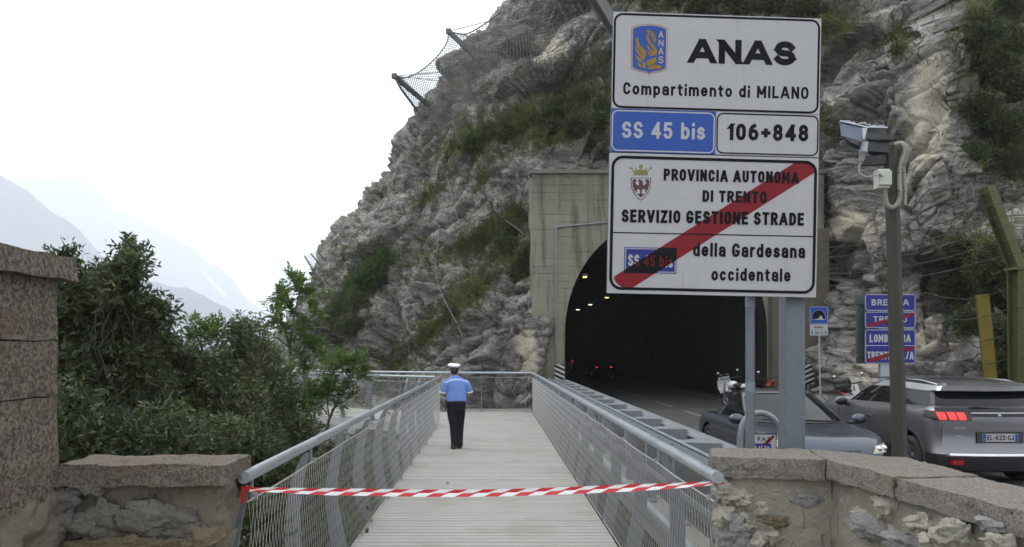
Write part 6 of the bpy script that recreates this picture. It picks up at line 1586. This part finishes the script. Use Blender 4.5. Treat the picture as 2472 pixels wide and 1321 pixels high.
m.sphere(W(-.04, .03, 1.655), (.077, .098, .118), 18, 12); m.sphere(W(-.045, .06, 1.60), (.055, .065, .06))
m.sphere(W(-.05, .13, 1.645), (.014, .02, .022))
for s_ in (-1, 1):
    m.sphere(W(-.04 + s_ * .078, .025, 1.645), (.012, .022, .034))
    m.tube([W(s_ * .195, 0, 1.41), W(s_ * .245, .0, 1.27), W(s_ * .268, .02, 1.15)], [.052, .046, .040], 10)
    m.tube([W(s_ * .268, .02, 1.15), W(s_ * .24, .12, 1.12), W(s_ * .17, .25, 1.13)], [.042, .036, .027], 10)
    m.sphere(W(s_ * .145, .285, 1.135), (.038, .05, .022), 12, 8)
    for k in range(4):
        b_ = Vector(W(s_ * (.165 - .022 * k), .315, 1.14)); m.tube([b_, b_ + Vector((-s_ * .02, .035, -.005)), b_ + Vector((-s_ * .035, .045, -.03))], [.011, .010, .008], 6)
    m.tube([W(s_ * .12, .27, 1.15), W(s_ * .095, .30, 1.165)], [.013, .010], 6)
    m.tube([W(s_ * .085, 0, .93), W(s_ * .075, .0, .5), W(s_ * .06, -.01, .1)], [.085, .062, .042], 12)
body = remesh(m, .011, 'body', M_skin, off, 3)
m = MB()
m.loft([E(0, 0, .985, .20, .145), E(0, -.008, 1.03, .222, .165), E(0, -.01, 1.10, .218, .16), E(0, -.008, 1.22, .205, .145), E(0, -.01, 1.34, .212, .14), E(0, -.01, 1.43, .215, .125), E(-.003, -.008, 1.475, .19, .105), E(-.01, 0, 1.515, .10, .08), E(-.015, .005, 1.555, .072, .072)])
for s_ in (-1, 1): m.tube([W(s_ * .165, -.008, 1.43), W(s_ * .225, -.01, 1.38), W(s_ * .262, -.005, 1.28), W(s_ * .278, .012, 1.20)], [.075, .078, .076, .074], 14)
for k, (x, z0, z1, y_) in enumerate(((-.06, 1.05, 1.36, -.155), (.075, 1.04, 1.30, -.155), (.01, 1.03, 1.2, -.165), (-.13, 1.06, 1.28, -.125), (.14, 1.05, 1.3, -.125))): m.tube([W(x, y_ + .015, z0), W(x * .95 + .01, y_ + .012, (z0 + z1) / 2), W(x * .85, y_ + .02, z1)], [.016, .013, .004], 6)
shirt = remesh(m, .011, 'shirt', M_shirt, off, 3)
sb = BVHTree.FromPolygons([v.co + Vector((ox, oy, 0)) for v in shirt.data.vertices], [tuple(p.vertices) for p in shirt.data.polygons])
def on_shirt(x, z): h = sb.ray_cast(Vector((ox + x, oy - 2, z)), Vector((0, 1, 0)))[0]; return h + Vector((0, -.004, 0)) if h is not None else None
m = MB().use(M_shirtwhite, True); rows_ = []
for k in range(25):
    x = -.235 + .47 * k / 24; z = 1.475 - .07 * abs(x / .235) ** 2.0
    a, c_ = on_shirt(x, z - .008), on_shirt(x, z + .008)
    if a is not None and c_ is not None: rows_.append([a, c_])
m.loft(rows_, False, (False, False)); m.build('shirt_piping', off)
for s_ in (-1, 1):
    m = MB().use(M_shirtwhite, True); p0, p1 = Vector(W(s_ * .277, .010, 1.222)), Vector(W(s_ * .281, .018, 1.192)); m.tube([p0, p1], [.0805, .078], 18); m.build('cuff', off)
m = MB()
m.loft([E(0, -.005, 1.035, .198, .15), E(0, -.01, .95, .205, .16), E(0, -.01, .86, .205, .155), E(0, -.01, .78, .19, .14)])
for s_, xk, yk in ((-1, -.035, -.03), (1, .055, .02)):
    m.loft([E(s_ * .09, -.01, .86, .112, .135), E(s_ * .085, -.005, .70, .105, .118), E(s_ * .07 + .01, .0, .50, .086, .10), E(s_ * .062 + .012, yk * .5, .30, .078, .09), E(s_ * .055 + .015, yk - .01, .13, .076, .092), E(s_ * .055 + .015, yk - .01, .045, .078, .098)])
for z, x in ((.5, -.05), (.46, .08), (.14, -.05), (.12, .07), (.09, -.04)): m.tube([W(x - .06, -.085, z), W(x, -.10, z + .015), W(x + .055, -.085, z + .005)], [.006, .014, .005], 6)
remesh(m, .010, 'trousers', M_trouser, off, 3)
for s_, yk in ((-1, -.05), (1, .02)):
    m = MB().use(M_shoe, True); x = s_ * .055 + .01 - (.02 if s_ < 0 else -.005)
    m.loft([[W(x + (px_ - .0) * w_, yk + py_, z) for px_, py_ in ((-.5, -.07), (0, -.085), (.5, -.07), (.62, .05), (.5, .18), (0, .22), (-.5, .18), (-.62, .05))] for z, w_ in ((0.002, .085), (.03, .09), (.06, .075), (.09, .06))]); m.build('shoe', off)
off.rotation_euler.z = R(10)
m = MB().use(M_shoe, True); m.loft([E(0, -.006, 1.005, .207, .158), E(0, -.006, 1.045, .206, .157)], True, (False, False)); m.build('belt', off)
m = MB().use(M_plastic); m.box(W(-.255, -.06, .90), W(-.185, .06, 1.04), bev=.012); m.box(W(-.262, -.05, .86), W(-.20, .04, .91), bev=.01); m.build('holster', off)
m = MB().use(M_hair, True); m.sphere(W(-.04, .005, 1.665), (.082, .095, .105), 18, 12); m.loft([E(-.035, -.005, 1.585, .06, .068), E(-.037, -.005, 1.64, .08, .095)], True, (True, False)); m.build('hair', off)
cap = MB(); ct = lambda z, r_, tilt: [(q[0] - .0, q[1], q[2] + (q[1] - oy) * .10 - (q[0] - ox) * .04) for q in E(-.045, .03, z, r_, r_ * 1.08, 28)]
cap.use(M_shoe, True); cap.loft([ct(1.69, .094, 0), ct(1.735, .098, 0)], True, (False, False)); 
cp_ = cap.build('cap', off)
cap = MB().use(M_cap_w, True); cap.loft([ct(1.728, .097, 0), ct(1.748, .128, 0), ct(1.765, .137, 0), ct(1.782, .130, 0), ct(1.797, .095, 0), ct(1.803, .03, 0)], True, (False, True)); cap.build('cap_crown', cp_)
cap = MB().use(M_shoe, True); cap.loft([[W(-.045 + .09 * math.sin(R(a)), .03 + .095 * math.cos(R(a)), 1.70) for a in range(-65, 66, 10)], [W(-.045 + .10 * math.sin(R(a)), .05 + .155 * math.cos(R(a)), 1.675) for a in range(-65, 66, 10)]], False, (False, False)); cap.build('cap_visor', cp_)

# ================================================================== VEGETATION
hv = np.array([v.co[:] for v in hill.data.vertices]); HB = BVHTree.FromPolygons(hv.tolist(), [tuple(p.vertices) for p in hill.data.polygons])
def ground(x, y):
    h = HB.ray_cast(Vector((x, y, 40)), Vector((0, 0, -1)))[0]; return h.z if h is not None else -3
def leaf_cloud(blobs, n, per, Lf, Wf, seed, spread=.16, up=.35, out=.6, shell=2.4):
    """leaf quads in sprigs through a set of ellipsoids (c, r)"""
    rs = np.random.RandomState(seed); Cn = np.array([b_[0][:] for b_ in blobs]); Rd = np.array([[b_[1]] * 3 if np.isscalar(b_[1]) else b_[1] for b_ in blobs], dtype=float)
    wgt = (Rd.prod(1)) ** (.72); wgt /= wgt.sum(); k = rs.choice(len(blobs), n, p=wgt)
    d = rs.normal(size=(n, 3)); d /= np.linalg.norm(d, axis=1, keepdims=True)
    rad = rs.uniform(0, 1, n) ** (1 / shell)
    lump = 1 + .30 * vnoise(d * 2.2 + k[:, None] * 7.1 + seed, seed) + .12 * vnoise(d * 6 + k[:, None] * 3.3, seed + 3)
    p = Cn[k] + d * Rd[k] * (rad * lump)[:, None]
    ax = d * out + rs.normal(size=(n, 3)) * .45 + np.array([0, 0, up]); ax /= np.linalg.norm(ax, axis=1, keepdims=True)
    P_ = np.repeat(p, per, 0); A = np.repeat(ax, per, 0); N_ = n * per
    t = rs.uniform(-1, 1, N_); base = P_ + A * (t * spread)[:, None]
    rd = rs.normal(size=(N_, 3)); rd -= A * (rd * A).sum(1)[:, None]; rd /= np.linalg.norm(rd, axis=1, keepdims=True) + 1e-9
    ld = A * .55 + rd * .85; ld /= np.linalg.norm(ld, axis=1, keepdims=True)
    wd = np.cross(ld, rs.normal(size=(N_, 3))); wd /= np.linalg.norm(wd, axis=1, keepdims=True) + 1e-9
    s = rs.uniform(.65, 1.25, N_)[:, None]; mid = base + ld * (Lf * .48) * s
    nn = np.cross(wd, ld)
    V = np.stack([base, mid + wd * Wf * .5 * s + nn * Wf * .15, base + ld * Lf * s, mid - wd * Wf * .5 * s + nn * Wf * .15], 1).reshape(-1, 3)
    Fc = np.arange(N_ * 4).reshape(-1, 4); rnd = np.clip(np.repeat(rs.rand(n), per) * .6 + rs.rand(N_) * .4, 0, 1)
    return V, Fc, rnd
def fronds(tips, Lr, npair, Lf, Wf, seed, per=7):
    """pinnate leaves in rosettes at the branch tips"""
    rs = np.random.RandomState(seed); V = []; Fc = []; rnd = []
    for tp, td in tips:
        td = np.array(td[:]); td /= np.linalg.norm(td); sh = rs.rand()
        for j in range(per):
            a = rs.normal(size=3); a -= td * a.dot(td); a /= np.linalg.norm(a) + 1e-9
            d = td * rs.uniform(.15, .9) + a * rs.uniform(.7, 1.0); d /= np.linalg.norm(d); L_ = Lr * rs.uniform(.6, 1.15)
            side = np.cross(d, np.array([0, 0, 1.0])); side /= np.linalg.norm(side) + 1e-9; upv = np.cross(side, d); p0 = np.array(tp[:]) - td * rs.uniform(0, .22)
            for q in range(2 * npair + 1):
                f_ = (q // 2 + 1.2) / (npair + 1.2); sgn_ = 1 if q % 2 else -1
                if q == 2 * npair: f_ = 1.0; ld = d.copy()
                else: ld = d * .5 + side * sgn_ * .85 - upv * .15
                ld = ld + rs.normal(size=3) * .12; ld /= np.linalg.norm(ld)
                b_ = p0 + d * L_ * f_ - np.array([0, 0, .28 * L_ * f_ * f_]); wd = np.cross(ld, upv + rs.normal(size=3) * .35); wd /= np.linalg.norm(wd) + 1e-9
                l_ = Lf * rs.uniform(.75, 1.15); k = len(V)
                V += [b_, b_ + ld * l_ * .42 + wd * Wf / 2, b_ + ld * l_, b_ + ld * l_ * .42 - wd * Wf / 2]; Fc.append((k, k + 1, k + 2, k + 3)); rnd.append(.6 * sh + .4 * rs.rand())
    return np.array(V), np.array(Fc), np.array(rnd)
def branch(mb, a, b_, r0, r1, rs, wob=.08, n=5):
    a, b_ = Vector(a), Vector(b_); L_ = (b_ - a).length
    pts = [a.lerp(b_, k / n) + (Vector((rs.uniform(-1, 1), rs.uniform(-1, 1), rs.uniform(-.5, .5))) * L_ * wob * (0 < k < n)) for k in range(n + 1)]
    mb.tube(pts, [lerp(r0, r1, k / n) for k in range(n + 1)], 6); return pts
def bush(name, label, cat, base, blobs_px, mat, n, per, Lf, Wf, seed, bark=M_bark, group=None, trunk_r=.05, jit=.5, **kw):
    rs = random.Random(seed); blobs = []
    for (u, v, r_, Y) in blobs_px:
        c = P(u, v, Y + rs.uniform(-jit, jit)); rr = r_ * Y / F; blobs.append((c, (rr, rr * 1.15, rr)))
    t = thing(name, label, cat, base, group)
    V, Fc, rnd = leaf_cloud(blobs, n, per, Lf, Wf, seed, **kw)
    fast_mesh('crown', V, Fc, [mat], t, {'rnd': ('FACE', rnd)}, False)
    m = MB().use(bark, True); b0 = Vector(base); mid = sum((c for c, _ in blobs), Vector()) / len(blobs); fork = b0.lerp(mid, .45)
    branch(m, b0, fork, trunk_r, trunk_r * .7, rs)
    for c, r_ in blobs:
        pts = branch(m, fork, c, trunk_r * .55, trunk_r * .22, rs, .1)
        for k in range(5): branch(m, pts[3], c + Vector((rs.uniform(-.8, .8) * r_[0], rs.uniform(-.8, .8) * r_[1], rs.uniform(-.2, .95) * r_[2])), trunk_r * .18, trunk_r * .07, rs, .12, 4)
    m.build('trunk', t); return t
def gp(u, Y): x = P(u, 0, Y).x; return (x, Y, ground(x, Y) - .1)
bush('evergreen_tree', 'dark evergreen tree with two pointed leaders rising right behind the granite pillar', 'tree', gp(210, 8.8),
     [(150, 618, 20, 8.6), (152, 660, 40, 8.6), (185, 760, 95, 8.8), (150, 880, 110, 8.8), (312, 606, 24, 8.8), (312, 655, 38, 8.8), (280, 700, 45, 8.8), (300, 780, 88, 8.9), (250, 880, 120, 8.9), (372, 755, 34, 9.0), (350, 860, 90, 9.0), (240, 690, 40, 8.8), (230, 1020, 140, 8.6)],
     M_evergreen, 6000, 12, .092, .029, 3, trunk_r=.04, shell=1.7)
bush('evergreen_tree', 'rounded dark evergreen bush in the middle of the thicket, below the hazy mountain', 'tree', gp(430, 10),
     [(420, 880, 75, 10), (470, 960, 110, 10), (400, 1000, 120, 9.6), (530, 930, 80, 10.2), (560, 1030, 110, 9.8), (480, 1080, 120, 9.2), (350, 980, 80, 9.4)],
     M_evergreen, 4600, 12, .086, .026, 5, trunk_r=.04, shell=1.9)
bush('evergreen_tree', 'slim dark evergreen with a peaked top standing behind the handrail', 'tree', gp(590, 11.5),
     [(590, 800, 30, 11.5), (592, 840, 48, 11.5), (560, 890, 45, 11.3), (600, 930, 80, 11.4), (650, 1010, 90, 11.2), (640, 1080, 90, 10.6), (705, 1070, 70, 11.4), (640, 870, 36, 11.5)],
     M_evergreen, 4000, 12, .076, .023, 7, trunk_r=.035, shell=1.9)
bush('evergreen_bush', 'low dark evergreen bush spilling up behind the wall coping', 'bush', gp(320, 6.6),
     [(200, 1090, 90, 6.6), (300, 1100, 100, 6.8), (420, 1110, 100, 6.8), (530, 1110, 90, 7.0), (600, 1130, 70, 7.4), (170, 1000, 60, 6.8), (650, 1160, 60, 8.2)],
     M_evergreen, 3400, 11, .078, .023, 9, trunk_r=.05, jit=.3)
bush('leafy_bush', 'small leafy bush on the slope seen through the railing net', 'bush', gp(760, 9),
     [(700, 1190, 70, 8.6), (640, 1260, 70, 7.6), (760, 1150, 50, 9.6), (820, 1110, 45, 11), (700, 1290, 60, 7.8)],
     M_evergreen, 1500, 10, .07, .024, 13, trunk_r=.03)
bush('leafy_bush', 'pale leaved bush low beside the first railing posts, under the walkway edge', 'bush', gp(780, 8),
     [(800, 1230, 50, 9), (740, 1290, 70, 8), (850, 1200, 40, 10), (650, 1290, 60, 6.4), (820, 1300, 60, 8.4), (900, 1150, 36, 12)],
     M_shrub, 1300, 10, .075, .036, 17, trunk_r=.03)
# fresh green saplings with pinnate leaves
def sapling(label, base, stems, seed, Lr, per, npair=5, Lf=.105, Wf=.034, r0=.035, bark=M_pale_bark):
    rs = random.Random(seed); t = thing('ash_sapling', label, 'tree', base, 'fresh green saplings by the boardwalk'); m = MB().use(bark, True); tips = []
    for pts, Y in stems:
        q = [P(u, v, Y + rs.uniform(-.15, .15)) for u, v in pts]; c = catmull(q, 4); m.tube(c, [lerp(r0 * (1 if len(pts) > 3 else .5), .006, k / (len(c) - 1)) for k in range(len(c))], 6)
        tips.append((c[-1], c[-1] - c[-3]))
        for k in range(len(c) // 2, len(c) - 1, 2):
            d = Vector((rs.uniform(-1, 1), rs.uniform(-1, 1), rs.uniform(.1, .9))).normalized(); e_ = c[k] + d * rs.uniform(.12, .30); m.tube([c[k], e_], [.008, .004], 5); tips.append((e_, d))
    V, Fc, rnd = fronds(tips, Lr, npair, Lf, Wf, seed, per)
    fast_mesh('crown', V, Fc, [M_fresh], t, {'rnd': ('FACE', rnd)}, False); m.build('trunk', t); return t
Ys = 14.5
sapling('tall slender green sapling in front of the rock edge, highest of the saplings', P(690, 1075, Ys), [([(690, 1080), (700, 980), (700, 880), (703, 800), (718, 730), (722, 690), (706, 672)], Ys), ([(702, 860), (690, 800), (672, 770), (652, 745)], Ys), ([(700, 840), (660, 810), (640, 795)], Ys), ([(700, 900), (740, 850), (775, 832)], Ys),
        ([(700, 930), (670, 890), (640, 868)], Ys), ([(703, 820), (735, 790), (742, 765)], Ys), ([(698, 960), (735, 920), (752, 880)], Ys), ([(702, 870), (730, 830), (722, 800)], Ys), ([(698, 950), (660, 920), (655, 895)], Ys), ([(700, 890), (770, 860), (785, 845)], Ys), ([(664, 765), (672, 730), (660, 712)], Ys), ([(722, 735), (738, 720), (736, 702)], Ys)], 21, .38, 7, 6, .12, .042)
sapling('bushy bright green sapling leaning over the side path before the end railing', P(785, 1060, 16), [([(780, 1060), (800, 1000), (830, 940), (850, 890), (856, 866)], 16), ([(795, 1015), (790, 960), (800, 930)], 16), ([(830, 945), (870, 915), (882, 900)], 16), ([(745, 1060), (760, 1000), (752, 950), (760, 930)], 16), ([(760, 1000), (735, 970), (730, 945)], 16), ([(840, 905), (815, 880), (822, 870)], 16),
        ([(840, 920), (860, 895), (868, 880)], 16), ([(800, 990), (825, 975), (835, 965)], 16), ([(790, 1000), (770, 970), (775, 950)], 16), ([(700, 1060), (730, 1020), (742, 990), (745, 975)], 16), ([(820, 960), (800, 910), (806, 895)], 16)], 23, .38, 8, 6, .12, .042)
sapling('light green sapling with two tops between the dark evergreens', P(505, 1000, 12), [([(505, 1000), (500, 920), (490, 850), (470, 800), (462, 770)], 12), ([(500, 900), (520, 840), (540, 800), (552, 775)], 12), ([(495, 860), (475, 840), (460, 825)], 12), ([(515, 850), (505, 820), (512, 800)], 12), ([(500, 910), (470, 880), (462, 868)], 12), ([(520, 850), (545, 830), (556, 815)], 12)], 25, .32, 8, 5, .10, .034)
sapling('pale green sapling with loose leaves just behind the slim evergreen', P(660, 1010, 13), [([(660, 1020), (655, 950), (650, 890), (655, 850)], 13), ([(655, 940), (630, 900), (622, 870)], 13), ([(655, 930), (685, 905), (690, 890)], 13), ([(652, 900), (640, 860), (630, 840)], 13), ([(650, 960), (680, 940), (690, 925)], 13)], 27, .34, 8, 5, .10, .036)
# shrubs rooted on the rock face
def rock_shrub(label, spots, mat, n, per, Lf, Wf, seed, **kw):
    rs = random.Random(seed); blobs = []; base = None
    for (u, v, r_) in spots:
        h, n_ = on_cliff(u, v)
        if h is None: continue
        rr = r_ * h.y / F; blobs.append((h + n_ * rr * .35, (rr, rr * .7, rr * .85))); base = base or h
    t = thing('cliff_shrub', label, 'shrub', base, 'shrubs on the rock face')
    V, Fc, rnd = leaf_cloud(blobs, n, per, Lf, Wf, seed, **kw); fast_mesh('crown', V, Fc, [mat], t, {'rnd': ('FACE', rnd)}, False)
    m = MB().use(M_bark, True)
    for c, r_ in blobs:
        for k in range(5): branch(m, base if (base - c).length < 1.5 else c - Vector((0, -.4, r_[2])), c + Vector((rs.uniform(-.7, .7) * r_[0], rs.uniform(-.6, .2) * r_[1], rs.uniform(-.3, .8) * r_[2])), .035, .012, rs, .12, 4)
    m.build('stem', t)
SHR = [('dark green shrub hanging on the rock against the portal wall edge', [(1245, 610, 48), (1215, 625, 32), (1285, 640, 26), (1312, 645, 14), (1262, 660, 30), (1235, 580, 26)], M_shrub, 1500, 10, .13, .055, 31),
       ('bright green shrub in the rock gully, topmost of the gully shrubs', [(905, 645, 34), (885, 680, 38), (930, 620, 22), (860, 710, 30)], M_brightshrub, 1300, 10, .13, .05, 33),
       ('mid green shrub lower in the rock gully above the tall sapling', [(830, 750, 44), (800, 770, 30), (858, 735, 30), (845, 790, 32)], M_shrub, 1300, 10, .13, .05, 35),
       ('green shrub on the sloping ledge under the rockfall net', [(1190, 325, 34), (1150, 345, 28), (1235, 310, 30)], M_shrub, 900, 10, .16, .06, 37),
       ('large dark shrub on the ledge above the portal corner beside the big sign', [(1370, 225, 46), (1340, 265, 38), (1410, 260, 36), (1330, 300, 34), (1385, 300, 34)], M_shrub, 1800, 10, .15, .055, 39),
       ('shrub clump on the cliff top just above the big white sign', [(1560, 5, 40), (1630, 0, 44), (1700, 10, 46), (1780, 15, 46), (1860, 15, 44), (1930, 20, 40)], M_shrub, 2600, 10, .15, .055, 41),
       ('deep green ivy mass filling the shaded recess in the top corner', [(2370, 60, 55), (2430, 110, 60), (2380, 180, 55), (2440, 230, 60), (2360, 280, 45), (2420, 330, 55), (2350, 380, 36), (2450, 20, 50)], M_shrub, 4200, 10, .11, .05, 43),
       ('dark bramble mass behind the ochre beam and the fence post', [(2330, 600, 40), (2390, 640, 55), (2330, 690, 45), (2420, 720, 50), (2350, 780, 40), (2400, 820, 45), (2440, 640, 40), (2300, 640, 26), (2430, 880, 40)], M_shrub, 3600, 10, .09, .04, 45),
       ('small tuft of shrub on the bare rock buttress behind the camera', [(2155, 100, 20), (2170, 120, 14)], M_shrub, 260, 10, .10, .045, 47),
       ('thin shrub on the top corner of the portal wall', [(1440, 300, 26), (1425, 345, 20), (1450, 260, 20)], M_shrub, 520, 10, .13, .05, 49)]
for s_ in SHR: rock_shrub(s_[0], s_[1], *s_[2:])
# dry grass on the ledges
rs = np.random.RandomState(77); GV = []; GF = []; GR = []
for (u, v, ru, rv, ang, w) in VEG:
    a = R(ang); nn = int(ru * rv * w * .085)
    if u > 2200 or v < 20: nn = nn // 3
    for k in range(nn):
        x, y = rs.normal() * ru * .62, rs.normal() * rv * .62; h, n_ = on_cliff(u + x * math.cos(a) + y * math.sin(a), v - x * math.sin(a) + y * math.cos(a))
        if h is None: continue
        tone = rs.rand()
        for q in range(9):
            d = Vector(n_) * .55 + Vector((rs.normal() * .45, rs.normal() * .3, .75)); d.normalize(); L_ = rs.uniform(.16, .42); b_ = h + Vector((rs.normal() * .10, rs.normal() * .06, rs.normal() * .08)) - n_ * .04
            s_ = d.cross(Vector((rs.normal(), rs.normal(), rs.normal()))).normalized() * .014; m_ = b_ + d * L_ * .6; e_ = b_ + d * L_ + Vector((n_.x * .1, n_.y * .1, -.12)) * L_ * 2; k0 = len(GV)
            GV += [b_ - s_, b_ + s_, m_ + s_ * .7, m_ - s_ * .7, e_, e_ + s_ * .1]; GF += [(k0, k0 + 1, k0 + 2, k0 + 3), (k0 + 3, k0 + 2, k0 + 5, k0 + 4)]; r_ = min(1, tone * .7 + rs.rand() * .3); GR += [r_, r_]
tag(fast_mesh('grass', np.array([tuple(p) for p in GV]), np.array(GF), [M_grass], None, {'rnd': ('FACE', np.array(GR))}, False), 'dry green and straw coloured grass on the rock ledges', 'grass', kind='stuff')
